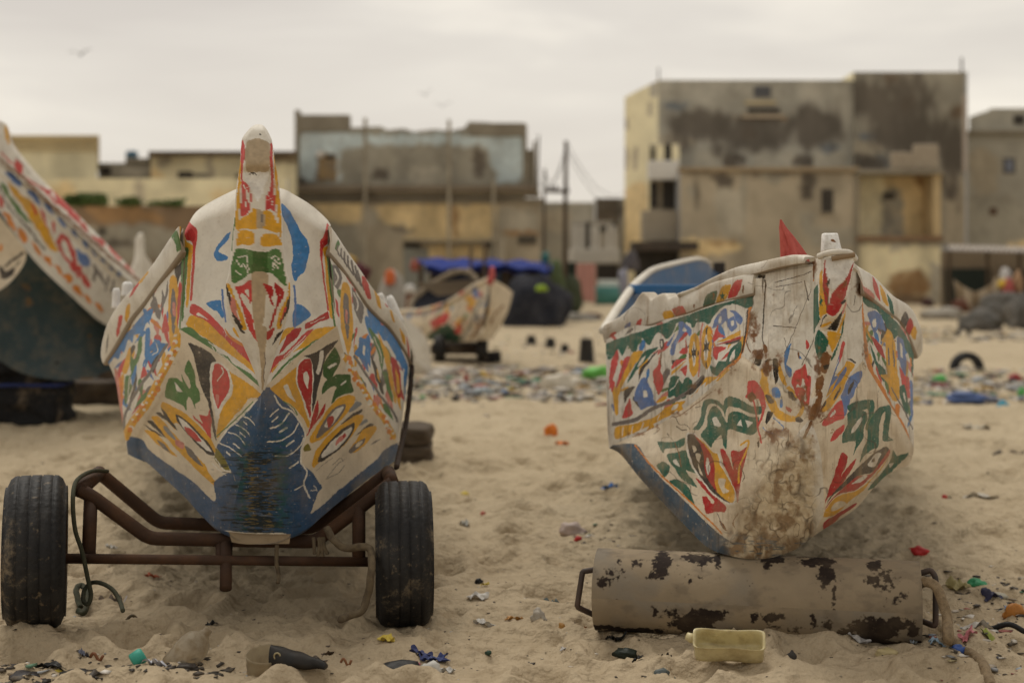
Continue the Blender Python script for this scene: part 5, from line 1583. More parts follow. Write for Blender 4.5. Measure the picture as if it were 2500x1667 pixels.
# ------ boat in the middle distance
def mid_boat():
    t = boat_thing('pirogue', (-1.0, 20.5, .3), 'small faded pirogue with green patch and pink stem tip in the middle distance')
    a = Acc(); n = 90
    lay = parse('''P E 1045,815 1092,792 1110,805 1128,826 1112,836 1050,836
P r 1048,785 1072,772 1090,762 1098,775 1080,792 1060,802
P r 1115,800 1128,798 1124,815 1110,812
P r 1118,704 1132,702 1134,714 1122,722
P y 1136,725 1152,722 1158,745 1148,752
P o 1136,750 1145,746 1148,765
P l 1152,702 1168,706 1166,726 1156,728
P r 1168,712 1178,714 1176,728
P ~l:3 985,770 1040,766 1090,745
P ~u:5 1198,790 1212,764 1228,748
P ~u:6 1150,825 1175,790 1190,760
P ~t:4 1120,830 1150,780 1165,735
P ~s:5 1128,832 1160,770 1180,720
P ~n:3 1098,790 1110,770 1120,745''')
    lay = filler([(1000, 1190, 715, 815)], 60, 5, 3, 9, .35) + lay
    up = PC('900,770,22.5 985,761,21.6 1030,758,21.1 1080,744,20.6 1117,726,20.2 1155,700,19.9 1196,680,19.6', n)
    lw = PC('900,820,22.5 1000,825,21.5 1050,830,21.0 1085,833,20.7 1120,835,20.4 1150,834,20.2 1172,830,20.0', n)
    tt = np.linspace(0, 1, 60)[None, :, None]
    S = up[:, None] * (1 - tt) + lw[:, None] * tt; S[..., 1] -= .12 * np.sin(np.pi * tt[..., 0]); a.grid(S, paint(S, lay, base='c', seed=401, warp=2.5, wear=.4))
    u2 = PC('1196,680,19.6 1216,688,19.9 1236,700,20.2 1252,713,20.6', n); l2 = PC('1172,830,20.0 1182,830,20.0 1192,830,20.1 1202,828,20.3', n)
    S = u2[:, None] * (1 - tt) + l2[:, None] * tt; S[..., 0] += .05 * np.sin(np.pi * tt[..., 0]); a.grid(S, paint(S, lay, base='c', seed=402, warp=2.5, wear=.4))
    e = np.stack([u2, u2 + np.array([-1.2, 2.0, -.1])], 1); a.grid(e, paint(e, [], base='n', seed=4))
    e = np.stack([up + np.array([0, .02, 0]), up + np.array([-.1, .5, -.35])], 1); a.grid(e, paint(e, [], base='n', seed=4))
    e = np.stack([l2, l2 + np.array([-.6, 2, 0])], 1); a.grid(e, paint(e, [], base='u', seed=4))
    a.obj('hull', M_PAINT_OLD, t)
    a = Acc(); a.grid(tube(np.array([W(1196, 690, 19.58), W(1201, 672, 19.5), W(1202, 653, 19.45)]), [.05, .045, .03], 10), closeu=True); a.obj('stem', plain('pink_paint', (.55, .12, .12), .7), t)
    a = Acc(); a.grid(tube(up + np.array([0, -.03, 0]), .035, 8), paint(tube(up, .035, 8), lay, base='c', seed=3), True); a.obj('rail', M_PAINT_OLD, t)
    # it stands on a small dark cart
    c = thing('boat_cart', (-.6, 20.8, 0), 'low dark cart under the small faded pirogue', 'cart')
    a = Acc(); x0, x1 = W(1053, 880, 20.8)[0], W(1188, 880, 20.8)[0]; a.box((x0, 20.5, .10), (x1, 21.3, .24)); a.obj('bed', M_DARKWOOD, c, False, .02)
    for px in (1075, 1178):
        x = W(px, 870, 20.6)[0]; M = Matrix.Translation((x, 20.45, .19))
        make_tyre('wheel', .16, .2, .1, M_TYRE2, c, M, 32, False)
    t2 = thing('black_bag', (*G(1204, 884), 0), 'black lump lying in the sand right of the boat cart', 'bag')
    soft_box('bag_body', (*G(1204, 884), 0), (.22, .2, .15), M_BLACKBLK, t2, seed=12)
mid_boat()

# ------ blue boat behind the cream boat
def blue_boat():
    t = boat_thing('pirogue', (1.4, 9.5, 0), 'pirogue with white rim and bright blue inside, behind the cream boat')
    rim = PC('1474,808,8.3 1490,782,8.6 1515,742,8.9 1545,700,9.3 1570,676,9.7 1596,658,10.1 1640,645,10.6 1694,633,11.2 1715,634,11.5 1730,642,11.7', 120)
    a = Acc(); S = tube(rim, np.linspace(.030, .020, 120), 12, .8); a.grid(S, paint(S, [], base='w', seed=501), True); a.obj('rim', M_PAINT, t)
    tt = np.linspace(0, 1, 30)[None, :, None]
    low = np.stack([rim[:, 0] * .97 + .10, rim[:, 1] * .97, np.full(120, .45)], 1)
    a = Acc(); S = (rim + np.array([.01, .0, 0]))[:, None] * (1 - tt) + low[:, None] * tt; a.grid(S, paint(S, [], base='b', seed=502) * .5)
    far = np.stack([W(1728, 640, 11.75), W(1760, 668, 12.2), W(1860, 655, 13.0), W(1960, 650, 13.5)]); f2 = far.copy(); f2[:, 2] = .5
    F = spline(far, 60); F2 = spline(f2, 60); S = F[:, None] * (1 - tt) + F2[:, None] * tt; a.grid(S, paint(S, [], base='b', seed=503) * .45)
    cr = np.array([W(1520, 694, 9.9) + np.array([.1, 0, 0]), W(1700, 700, 10.9), W(1830, 700, 11.6)]); 
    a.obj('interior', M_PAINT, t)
    b = Acc(); out = rim.copy(); out[:, 2] = .35; out[:, 0] += .12; out[:, 1] += .5
    S = (rim + np.array([.03, .10, 0]))[:, None] * (1 - tt) + out[:, None] * tt; b.grid(S, paint(S, [], base='w', seed=504)); b.obj('hull', M_PAINT, t)
    for (p, q) in (((1545, 706, 9.2), (1760, 706, 9.6)), ((1755, 640, 12.2), (1758, 700, 12.2))):
        a = Acc(); beam(a, W(*p), W(*q), .10, .06); C = np.array(PAL['b'] if p[0] < 1600 else PAL['k']); a.C = [np.tile(C * .7, (8, 1))]; a.obj('thwart', M_PAINT, t, False, .008)
blue_boat()
# ================================================================== the town behind the beach
M_WALL = painted('plaster', .9, dirt=(.20, .165, .12), dfac=.16, bscale=3, bstr=.3, spec=.1)
M_DARK = plain('dark_opening', (.050, .044, .037), .8, (.085, .072, .058), 2, .6, bstr=0)
M_GREYW = plain('grey_block', (.33, .29, .22), .95, (.20, .17, .125), 1.2, .8, 4, .4)
M_YEL = plain('yellow_plaster', (.70, .57, .33), .9, (.50, .39, .22), .8, .7, 4, .2)
M_POLE = plain('pole_wood', (.095, .068, .045), .9, (.05, .035, .025), 4, .7, 12, .4, stretch=(6, 6, 1))
def px2(x0, x1, Y): return (x0 - CX) / FPX * Y, (x1 - CX) / FPX * Y
def zz(y, Y): return CAMZ - (y - HZ) / FPX * Y
def boxpx(a, x0, y0, x1, y1, Y, d, C=None):            # box with its front at distance Y; deep blocks have side walls that splay
    X0, X1 = px2(x0, x1, Y); k = (Y + d) / Y if d > 2 else 1
    a.box((X0, Y, max(zz(y1, Y), -.2)), (X1, Y + d, zz(y0, Y)), C)
    V = a.V[-1]; V[V[:, 1] > Y + d * .5, 0] *= k
    return a
def facade(a, x0, y0, x1, y1, Y, base, lay='', seed=1, res=3.0, Y2=None, wear=.14, top=None, soot=()):
    nu, nv = max(8, int(abs(x1 - x0) / res)), max(8, int(abs(y1 - y0) / res))
    Y2 = Y2 or Y
    u = np.linspace(0, 1, nu)[None, :]; v = np.linspace(0, 1, nv)[:, None]
    X0, X1 = (x0 - CX) / FPX * Y, (x1 - CX) / FPX * Y2
    z1 = np.full((1, nu), zz(y0, Y)) if top is None else np.interp(x0 + (x1 - x0) * u[0], *zip(*[(p, zz(q, Y)) for p, q in top]))[None]
    z0 = zz(y1, Y)
    S = np.stack(np.broadcast_arrays(X0 + (X1 - X0) * u, Y + (Y2 - Y) * u, z1 + (z0 - z1) * v), -1)
    C = paint(S, parse(lay) if lay else [], base=base, seed=seed, warp=9, scr=.16, wear=wear)
    x, y = proj(S.reshape(-1, 3)); f = np.zeros(len(x))
    for sx, sy, rx, ry, k in soot: f = np.maximum(f, np.clip(1.35 - np.hypot((x - sx) / rx, (y - sy) / ry), 0, 1) * k)
    # rain streaks and soot run down the wall
    n = fbm(x / 34, y / 60, seed + 3, 5) * .55 + fbm(x / 9, y / 34, seed + 5, 4) * .45
    m = np.clip((n - .80 + f * .60) * 3.2, 0, .92).reshape(S.shape[:2] + (1,))
    C = C * (1 - m) + np.array(PAL['2']) * m
    lo = np.clip((fbm(x / 55, y / 90, seed + 8, 4) - .5) * 2.2, -.35, .35).reshape(S.shape[:2] + (1,)); C = C * (1 + .45 * lo)
    for _ in range(3):                               # weather has softened every edge
        Cp = np.pad(C, ((1, 1), (1, 1), (0, 0)), 'edge'); C = (Cp[:-2, 1:-1] + Cp[2:, 1:-1] + Cp[1:-1, :-2] + Cp[1:-1, 2:] + C) / 5
    a.grid(S, C)
    return S
def part_box(name, x0, y0, x1, y1, Y, d, mat, parent, bevel=.02):
    a = Acc(); boxpx(a, x0, y0, x1, y1, Y, d); return a.obj(name, mat, parent, False, bevel)
def window(x0, y0, x1, y1, Y, parent, mat=None, frame=True, name='window'):
    w = part_box(name, x0, y0, x1, y1, Y - .03, .05, mat or M_DARK, parent, 0)
    if frame: part_box('sill', x0 - 3, y1, x1 + 3, y1 + 4, Y - .10, .12, M_GREYW, w, .01)
    return w

# --- yellow house at the far left
def yellow_house():
    Y = 41; t = thing('house', (*W(120, 640, Y)[:2], 0), 'tall plain yellow house with a moulded cornice at the far left', 'house')
    a = Acc(); boxpx(a, -260, 338, 238, 780, Y, 9, (.5, .4, .25)); S = facade(a, -260, 338, 238, 780, Y - .02, '0', 'P 4 -100,400 60,420 40,500 -100,480\nP 4 150,520 236,500 236,640 150,640', 601, 5)
    a.obj('wall', M_WALL, t, False)
    part_box('cornice', -264, 330, 243, 338, Y - .35, 9.6, M_YEL, t); part_box('cornice', -262, 338, 241, 352, Y - .20, 9.3, M_YEL, t); part_box('cornice', -262, 360, 240, 368, Y - .12, 9.2, M_YEL, t)
yellow_house()
# --- grey shed with a blue tank on its roof
t = thing('shed', (*W(300, 640, 47)[:2], 0), 'small grey block shed between the two yellow houses', 'shed')
a = Acc(); boxpx(a, 240, 398, 372, 800, 47, 4); facade(a, 240, 398, 372, 640, 46.98, '6', 'P 7 300,410 360,408 362,430 300,432', 605); a.obj('wall', M_WALL, t, False)
part_box('door', 247, 408, 270, 428, 46.93, .1, M_DARK, t, 0)
part_box('parapet', 306, 386, 366, 399, 46.9, 3, M_GREYW, t)
t = thing('water_tank', (*W(318, 386, 46.9)[:2], zz(386, 46.9)), 'blue water tank on the roof of the grey shed', 'tank')
a = Acc(); S = lathe([(0, .001), (0, .18), (.05, .2), (.2, .2), (.24, .16), (.26, .05), (.26, .001)], 20, 'z'); S = S + W(322, 387, 47.3); a.grid(S, closeu=True); a.obj('tank_body', plain('blue_plastic', (.07, .16, .24), .5), t)
# --- low yellow house
def low_house():
    Y = 44; t = thing('house', (*W(540, 640, Y)[:2], 0), 'low yellow house with a flat brown roof edge behind the white boat stem', 'house')
    a = Acc(); boxpx(a, 368, 378, 724, 800, Y, 7)
    facade(a, 368, 378, 724, 800, Y - .02, '0', 'P 3 380,380 420,380 415,400 395,412\nP 4 370,400 400,430 395,500 368,500\nP 3 500,390 520,380 520,470 508,430\nP 9 640,380 720,385 720,400 640,392', 611); a.obj('wall', M_WALL, t, False)
    part_box('roof', 362, 369, 728, 379, Y - .5, 8, plain('brown_roof', (.16, .115, .075), .9, (.09, .07, .05), 1.5), t)
    w = part_box('window', 434, 419, 470, 440, Y - .05, .1, M_DARK, t, 0); part_box('shutter', 470, 424, 512, 440, Y - .08, .06, M_GREYW, w, 0)
    part_box('window', 575, 425, 592, 448, Y - .05, .1, M_DARK, t, 0)
low_house()
t = thing('wall', (*W(300, 640, 39)[:2], 0), 'long yellow boundary wall in front of the yellow houses', 'wall')
a = Acc(); boxpx(a, -200, 436, 700, 790, 39.5, .3); facade(a, -200, 436, 700, 790, 39.48, '0', 'P 4 100,470 170,440 200,500 120,520\nP 3 330,450 345,440 352,520 330,520\nP 4 520,470 640,450 690,510 560,520', 615, 5); a.obj('wall_face', M_WALL, t, False)
t = thing('wall', (*W(300, 640, 35)[:2], 0), 'brown earth coloured wall with plants along its top', 'wall')
a = Acc(); boxpx(a, 120, 503, 690, 815, 35, .4); facade(a, 120, 503, 690, 815, 34.98, '9', 'P 6 215,560 330,548 420,560 430,620 250,640\nP 8 210,505 330,502 400,540 250,540\nP K 236,560 262,560 262,572 240,572\nP 2 250,590 310,585 330,600 260,606', 617, 4); a.obj('wall_face', M_WALL, t, False)
M_LEAF = plain('leaf', (.10, .16, .045), .7, (.17, .20, .07), 1.5, .8, bstr=0)
def plant(x0, x1, y0, y1, Y, label, n=420, seed=1):
    t = thing('plant', (*W((x0 + x1) / 2, y1, Y)[:2], zz(y1, Y)), label, 'plant')
    r = np.random.default_rng(seed); V, F = [], []
    k = max(3, int((x1 - x0) / 16)); cs = [(r.uniform(x0 + 6, x1 - 6), r.uniform(.35, 1)) for _ in range(k)]
    for i in range(n):
        cx_, hh = cs[r.integers(k)]
        px = cx_ + r.normal() * 9; py = y1 - (y1 - y0) * hh * r.random() ** .7
        c = W(px, py, Y + r.uniform(-.05, .35)); s = r.uniform(.04, .10)
        d1 = r.normal(size=3); d1 /= np.linalg.norm(d1); d2 = np.cross(d1, r.normal(size=3)); d2 /= np.linalg.norm(d2)
        V += [c - d1 * s, c + d2 * s * .5, c + d1 * s, c - d2 * s * .5]; F.append((4 * i, 4 * i + 1, 4 * i + 2, 4 * i + 3))
    a = Acc(); a.quads(V, F); a.obj('leaves', M_LEAF, t, False)
    for cx_, hh in cs[:4]:
        a = Acc(); a.grid(tube(np.array([W(cx_, y1 + 2, Y + .15), W(cx_ + 2, y1 - (y1 - y0) * hh * .8, Y + .15)]), .012, 6), closeu=True); a.obj('stem', M_POLE, t)
plant(158, 270, 462, 504, 35.0, 'broad green plant growing on the brown wall, the leftmost one', 1300, 3)
plant(280, 330, 474, 504, 35.0, 'small green plant on the brown wall beside the broad one', 600, 4)
plant(375, 452, 486, 504, 35.0, 'thin green plant at the right end of the brown wall', 420, 5)

# --- derelict building in the centre
def centre_building():
    Y = 46; t = thing('building', (*W(1010, 640, Y)[:2], 0), 'derelict two storey building with pale blue and grey upper wall and peeling yellow below', 'building')
    a = Acc(); 
    top = [(722, 288), (853, 288), (855, 312), (930, 309), (945, 318), (985, 314), (1010, 322), (1060, 316), (1100, 320), (1135, 312), (1144, 297), (1195, 299), (1205, 306), (1240, 302), (1283, 303)]
    lay = '''M 5 165,290 665,285 665,400 500,410 490,640 420,655 250,665 170,620
M 5 700,300 1660,300 1940,320 1945,660 1700,660 1690,480 1640,390 1200,370 700,365
M 6 505,410 690,405 690,690 500,690
M 6 700,380 1600,385 1670,420 1690,500 1700,690 700,690
M 2 1560,420 1640,440 1640,620 1560,600
M 2 760,560 880,560 880,640 760,640
M 7 1050,560 1300,560 1340,660 1060,670
M 2 170,640 300,690 170,690
M 8 400,480 460,480 460,640 410,640
M 9 310,470 400,460 400,650 310,650
M 4 410,500 450,490 450,600 415,600'''
    facade(a, 722, 288, 1283, 470, Y, '6', lay, 621, 2.6, top=top)
    bk = Acc()
    X0, X1 = px2(722, 1283, Y)
    # a shell behind the broken parapet: side and back walls
    zt = zz(330, Y); 
    a.box((X0, Y + .02, -.1), (X1, Y + .30, zz(324, Y))); a.box((X0, Y + .3, -.1), (X0 + .3, Y + 9, zt)); a.box((X1 - .3, Y + .3, -.1), (X1, Y + 9, zt))
    a.obj('upper_wall', M_WALL, t, False)
    part_box('parapet', 720, 280, 853, 322, Y - .06, .5, M_GREYW, t, .03)
    part_box('corner_pier', 719, 268, 730, 470, Y - .10, .5, M_GREYW, t, .03)
    part_box('corner_pier', 1277, 303, 1287, 470, Y - .10, .5, M_GREYW, t, .03)
    part_box('parapet', 1143, 300, 1282, 333, Y - .06, .45, M_GREYW, t, .03)
    part_box('wall_stub', 1285, 365, 1306, 470, Y + .1, .6, M_GREYW, t, .03); part_box('wall_stub', 1301, 344, 1309, 470, Y + .05, .6, M_GREYW, t, .03)
    part_box('cornice', 708, 452, 1312, 467, Y - .75, 1.0, plain('stained_ledge', (.24, .195, .14), .9, (.13, .10, .075), 1, .8), t, .03)
    part_box('cornice', 712, 467, 1318, 480, Y - .45, .7, M_GREYW, t, .03); part_box('cornice', 716, 484, 1330, 496, Y - .30, .6, M_GREYW, t, .03)
    w = part_box('window', 778, 376, 820, 438, Y - .03, .06, plain('boarded', (.28, .21, .13), .9, (.5, .33, .14), 1.4, .7), t, 0)
    part_box('lintel_gap', 795, 378, 818, 388, Y - .05, .06, M_DARK, w, 0)
    a = Acc(); S = lathe([(-.15, .001), (-.1, .1), (0, .15), (.1, .1), (.15, .001)], 16) + W(781, 378, Y - .1); a.grid(S, closeu=True); a.obj('lamp', plain('white_globe', (.75, .7, .62), .5), t)
    # lower storey
    a = Acc(); Yl = Y - .2
    lay = '''M 4 250,830 640,830 640,990 520,1010 400,1000 330,900
M 4 800,850 1700,850 1730,950 1680,1120 1000,1130 1080,1060 950,1000 840,970
M 8 1380,860 1430,860 1430,1100 1390,1100
M 8 880,1080 970,1090 960,1160 890,1150
M 8 560,1060 630,1060 630,1140 570,1140
M 7 700,880 800,900 780,1000 700,1000
M 2 900,1010 1080,1050 1080,1070 920,1060
M 7 1760,880 2040,900 2040,1060 1780,1060
M 8 1800,1050 2050,1060 2060,1090 1820,1090
M 4 1210,1190 1640,1190 1640,1270 1210,1270
M 3 860,1080 990,1080 990,1568 860,1568
M 6 230,1000 640,1020 640,1300 230,1300'''
    facade(a, 716, 494, 1318, 800, Yl, '3', lay, 623, 2.8); boxpx(a, 716, 494, 1318, 800, Yl + .02, 8.0); a.obj('lower_wall', M_WALL, t, False)
    for x0, x1 in ((986, 1028), (1186, 1214)): part_box('slit_opening', x0, 592, x1, 605, Yl - .03, .06, M_DARK, t, 0)
    part_box('ledge', 984, 586, 1216, 592, Yl - .5, .6, M_GREYW, t, .02)
    part_box('door', 986, 606, 1046, 800, Yl - .04, .08, plain('blue_grey_door', (.36, .37, .33), .8, (.22, .2, .16), 2), t, .01)
    part_box('door', 1192, 606, 1212, 800, Yl - .04, .08, plain('grey_door', (.26, .26, .24), .8), t, .01)
    part_box('pilaster', 1212, 586, 1233, 800, Yl - .18, .25, plain('pale_plaster', (.55, .49, .38), .9), t, .02)
    v = part_box('vent', 1264, 574, 1311, 598, Yl - .05, .08, M_GREYW, t, 0)
    for k in range(4): part_box('slat', 1266, 577 + k * 5, 1309, 579 + k * 5, Yl - .09, .05, M_DARK, v, 0)
    for px, y0 in ((891, 288), (1096, 292), (1205, 440)): part_box('column', px - 4, y0, px + 4, 800, Y - .85, .2, plain('column_concrete', (.42, .37, .28), .9, (.17, .14, .10), 2), t, .02)
    # the ground around it
centre_building()

# --- small houses in the gap
t = thing('house', (*W(1450, 640, 56)[:2], 0), 'small grey house with a white pillared porch between the two large buildings', 'house')
a = Acc(); facade(a, 1300, 494, 1470, 740, 60, '6', 'P 3 1310,520 1400,510 1400,560 1320,560\nP 1 1390,500 1440,490 1440,540 1400,560', 631, 3); boxpx(a, 1300, 494, 1470, 740, 60.02, 1.5)
facade(a, 1455, 484, 1560, 740, 58, '6', 'P 2 1450,485 1512,485 1512,540 1450,540', 632, 3); boxpx(a, 1455, 484, 1560, 740, 58.02, 1.5); a.obj('wall', M_WALL, t, False)
M_WHITE = plain('white_wash', (.80, .77, .71), .8, (.62, .58, .52), 1, .5)
part_box('balcony_wall', 1394, 608, 1514, 642, 54, 1.5, M_WHITE, t); part_box('porch_back', 1392, 540, 1514, 640, 56.5, .2, plain('porch_back', (.48, .45, .40), .9), t)
for px in (1404, 1420, 1446, 1459, 1485, 1500): part_box('pillar', px - 4, 552, px + 5, 610, 54.2, .15, M_WHITE, t)
part_box('opening', 1431, 542, 1441, 610, 56.4, .1, M_DARK, t, 0); part_box('opening', 1462, 552, 1484, 566, 56.4, .1, M_DARK, t, 0); part_box('opening', 1497, 540, 1508, 566, 56.4, .1, M_DARK, t, 0)
t = thing('stall', (*W(1440, 740, 42)[:2], 0), 'open ground floor stall with dark inside under the white porch', 'stall')
part_box('back_wall', 1380, 642, 1520, 740, 52, .2, M_GREYW, t); part_box('opening', 1458, 646, 1508, 682, 51.9, .1, M_DARK, t, 0); part_box('opening', 1374, 640, 1406, 690, 51.9, .1, plain('dark_green_opening', (.03, .045, .035), .8), t, 0)
part_box('counter', 1462, 684, 1512, 712, 48, .8, M_WHITE, t)
a = Acc(); S = np.stack([np.stack([W(x, y, 44 + .05 * math.sin(x * .35)) for x in np.linspace(1407, 1454, 40)]) for y in np.linspace(643, 738, 24)]); S[:, :, 2] += (np.linspace(0, 1, 24)[:, None] ** 3) * np.linspace(.12, -.03, 40)[None]; a.grid(S); a.grid(S + np.array([0, .02, 0]))
tag(a.obj('hanging_cloth', plain('pink_cloth', (.56, .31, .27), .9, (.46, .25, .21), 1.5)), 'pink cloth hanging beside the white porch', 'cloth')
t = thing('basin', (*G(1480, 742), 0), 'turquoise plastic basin on the ground by the stall', 'basin')
a = Acc(); x, y = G(1482, 744); S = lathe([(0, .001), (0, .42), (.3, .5), (.62, .55), (.62, .52), (.1, .38), (.1, .001)], 28, 'z') + np.array([x, y, 0]); a.grid(S, closeu=True); a.obj('basin_body', plain('turquoise', (.10, .30, .27), .5, (.06, .18, .17), 2), t)

# --- utility poles and wires
def pole(x, y0, y1, Y, r, label, arm=None):
    t = thing('utility_pole', (*W(x, 640, Y)[:2], 0), label, 'pole')
    a = Acc(); P = spline([W(x, y1, Y), W(x + 1, (y0 + y1) / 2, Y), W(x + 3, y0, Y)], 14); a.grid(tube(P, np.linspace(r, r * .7, 14), 10), closeu=True); a.obj('shaft', M_POLE, t)
    if arm:
        a = Acc(); beam(a, W(*arm[0], Y - .1), W(*arm[1], Y - .1), .10); a.obj('crossarm', M_POLE, t, False, .01)
        for k in (.3, .5, .9):
            p = W(*arm[0], Y - .1) * (1 - k) + W(*arm[1], Y - .1) * k; a = Acc(); S = lathe([(0, .001), (0, .04), (.06, .05), (.13, .03), (.16, .001)], 12, 'z') + p + np.array([0, 0, .04]); a.grid(S, closeu=True); a.obj('insulator', M_BLACKSTEEL, t)
    return t
pole(1379, 344, 742, 40, .075, 'tall dark wooden pole standing between the two large buildings', ((1326, 466), (1390, 468)))
pole(1327, 412, 742, 41, .05, 'thinner shorter pole left of the tall dark pole')
pole(1312, 330, 470, 45.6, .04, 'thin rod on the right end of the derelict roof')
M_WIRE = plain('wire', (.12, .11, .10), .6)
for k, (p, q, lab) in enumerate((((1386, 352, 40), (1523, 470, 57), 'upper drooping wire from the tall pole to the cream building'), ((1386, 372, 40), (1523, 500, 57), 'lower drooping wire from the tall pole to the cream building'), ((1381, 356, 40), (1330, 420, 41), 'slanting wire between the two poles'), ((1382, 360, 40), (1312, 440, 45.6), 'wire from the tall pole down to the derelict roof'))):
    A_, B_ = W(*p), W(*q); s = np.linspace(0, 1, 24)[:, None]; P = A_ * (1 - s) + B_ * s; P[:, 2] -= .6 * 4 * (s * (1 - s))[:, 0]
    a = Acc(); a.grid(tube(P, .012, 6), closeu=True); tag(a.obj('wire', M_WIRE), lab, 'wire')

# --- the large building on the right
def right_building():
    Y = 52; t = thing('building', (*W(1950, 640, Y)[:2], 0), 'large grey four storey building with black stained upper wall and cream left side', 'building')
    a = Acc()
    lay = '''Q 1 400,245 1900,255 1900,420 1450,430 1440,540 960,540 960,400 400,400
Q s 440,410 600,410 600,470 450,470
Q 1 620,420 800,420 800,500 620,505
Q 1 1575,440 1745,440 1745,530 1575,535
Q 3 400,650 560,650 700,720 560,760 400,760
Q 6 560,560 640,560 640,620 570,620
Q 9 1050,600 1150,620 1130,720 1040,680
Q 6 820,560 900,550 920,660 830,680
Q 7 1080,700 1220,700 1220,780 1080,790
Q 7 690,790 870,790 870,900 690,905
Q 7 1150,800 1430,800 1430,910 1160,915
Q 7 1600,800 1820,790 1820,910 1600,915
Q s 1640,730 1760,730 1760,790 1650,790
Q 2 890,810 1050,810 1040,910 890,905
Q 2 1450,810 1590,810 1590,900 1450,900
Q 8 980,520 1350,510 1360,535 990,540'''
    facade(a, 1607, 196, 2084, 440, Y, '1', lay, 641, 2.6, soot=[(1845, 318, 270, 52, 1.1), (1700, 305, 110, 55, 1.2), (1850, 335, 140, 48, 1.25), (1990, 310, 110, 70, 1.2), (1660, 340, 60, 70, 1.0), (1770, 365, 60, 30, .9)])
    lay2 = '''R 6 870,290 1020,290 1020,420 880,430
R 9 760,380 860,360 840,460 760,480
R 9 1130,460 1220,440 1220,540 1140,540
R 6 800,530 880,530 880,620 810,640
R 9 620,200 740,190 720,260 640,280
R 3 390,720 600,720 600,800 390,800
R s 440,640 560,640 560,700 440,700
R 6 400,300 460,300 480,380 400,380
R 2 380,810 560,820 560,900 380,900
R s 580,820 670,820 670,905 580,905
R 7 690,800 860,740 1030,740 1060,930 680,940
R 3 1090,1000 1240,1000 1240,1470 1090,1470
R 2 1090,1060 1160,1060 1150,1130 1090,1150'''
    facade(a, 2084, 176, 2356, 600, Y - .3, '6', lay2, 643, 2.4, soot=[(2180, 250, 140, 95, 1.2), (2230, 330, 160, 80, 1.2), (2330, 380, 50, 130, 1.3), (2110, 240, 50, 70, 1.1), (2150, 400, 100, 30, .9)])
    xa, xc = (2046 - CX) / FPX * 54.5, (2084 - CX) / FPX * (Y - .3); zt_, zb_ = zz(176, Y - .3), zz(196, Y) - .05
    Sq = np.array([[(xa, 54.5, zt_), (xc, Y - .3, zt_)], [(xa, 54.5, zb_), (xc, Y - .3, zb_)]]); a.grid(Sq, np.tile(np.array(PAL['0']), (2, 2, 1)))
    # body behind the faces
    X0, X1 = px2(1607, 2084, Y); X2 = px2(0, 2356, Y)[1]
    a.box((X0, Y + .02, -.1), (X1, Y + 5.5, zz(196, Y))); a.box((X1, Y - .28, -.1), (X2, Y + 5.5, zz(176, Y - .3)))
    facade(a, 2356, 176, 2357.5, 750, Y - .3, '1', '', 645, 3, Y2=Y + 5)
    # receding cream side
    nu, nv = 40, 160; u = np.linspace(0, 1, nu)[None, :]; v = np.linspace(0, 1, nv)[:, None]
    xb = (1525 - CX) / FPX * 57.4; ztop = zz(196, Y)
    S = np.stack(np.broadcast_arrays(xb + (X0 - xb) * u, 57.4 + (Y - 57.4) * u, ztop + (-.1 - ztop) * v), -1)
    a.grid(S, paint(S, parse('''P 3 1582,250 1592,250 1592,280 1582,280
P 3 1526,290 1534,290 1534,315 1526,315
P 3 1523,365 1533,365 1533,412 1523,412
P 3 1545,362 1556,362 1556,412 1545,412
P 3 1532,520 1544,520 1544,570 1532,570
P 7 1585,200 1604,195 1604,235 1588,235
P 4 1520,470 1580,450 1570,600 1515,610'''), base='0', seed=646, warp=3))
    bx = np.array([[(xb, 57.4, -.1), (X0 + 3, 57.4, -.1)], [(xb, 57.4, ztop), (X0 + 3, 57.4, ztop)]]); a.grid(bx)
    a.grid(np.array([[(xb, 57.4, ztop), (X0, Y, ztop)], [(X0 + 3, 57.5, ztop), (X0 + 3, Y, ztop)]]))
    a.obj('wall', M_WALL, t, False)
    w = part_box('window', 1841, 211, 1882, 238, Y - .04, .08, plain('grey_shutter', (.12, .12, .125), .7), t, 0); part_box('sill', 1820, 248, 1895, 253, Y - .12, .2, M_YEL, w, 0)
    w = part_box('window', 1826, 265, 1904, 275, Y - .04, .08, M_DARK, t, 0); part_box('sill', 1812, 280, 1912, 288, Y - .10, .14, plain('pale_sill', (.5, .40, .28), .9), w, 0)
    for (x0, y0, x1, y1) in ((1588, 362, 1600, 396), (1622, 352, 1640, 392)): part_box('window', x0, y0, x1, y1, 50.5 - .04, .06, M_DARK, t, 0)
    # stacked balconies at the corner
    a = Acc(); facade(a, 1586, 352, 1659, 596, 50.5, '7', 'P 3 1590,440 1658,440 1658,506 1590,506\nP 0 1590,360 1656,360 1656,430 1590,430', 651, 2.6); boxpx(a, 1586, 352, 1659, 596, 50.52, 3); a.obj('balcony_wall', M_WALL, t, False)
    part_box('balcony', 1586, 392, 1658, 438, 49.7, .8, M_WHITE, t); part_box('balcony', 1570, 514, 1655, 588, 49.6, .9, plain('balcony_plaster', (.44, .38, .29), .9, (.32, .27, .2), 1), t)
    part_box('opening', 1617, 437, 1652, 508, 50.4, .1, M_DARK, t, 0); part_box('opening', 1587, 446, 1606, 506, 50.4, .1, M_DARK, t, 0)
    part_box('awning', 1546, 590, 1706, 612, 48.2, 1.6, plain('dark_awning', (.06, .05, .042), .9, (.12, .09, .07), 2), t)
    part_box('opening', 1550, 612, 1680, 740, 49.4, .1, M_DARK, t, 0)
    # front annex
    Ya = 49; a = Acc()
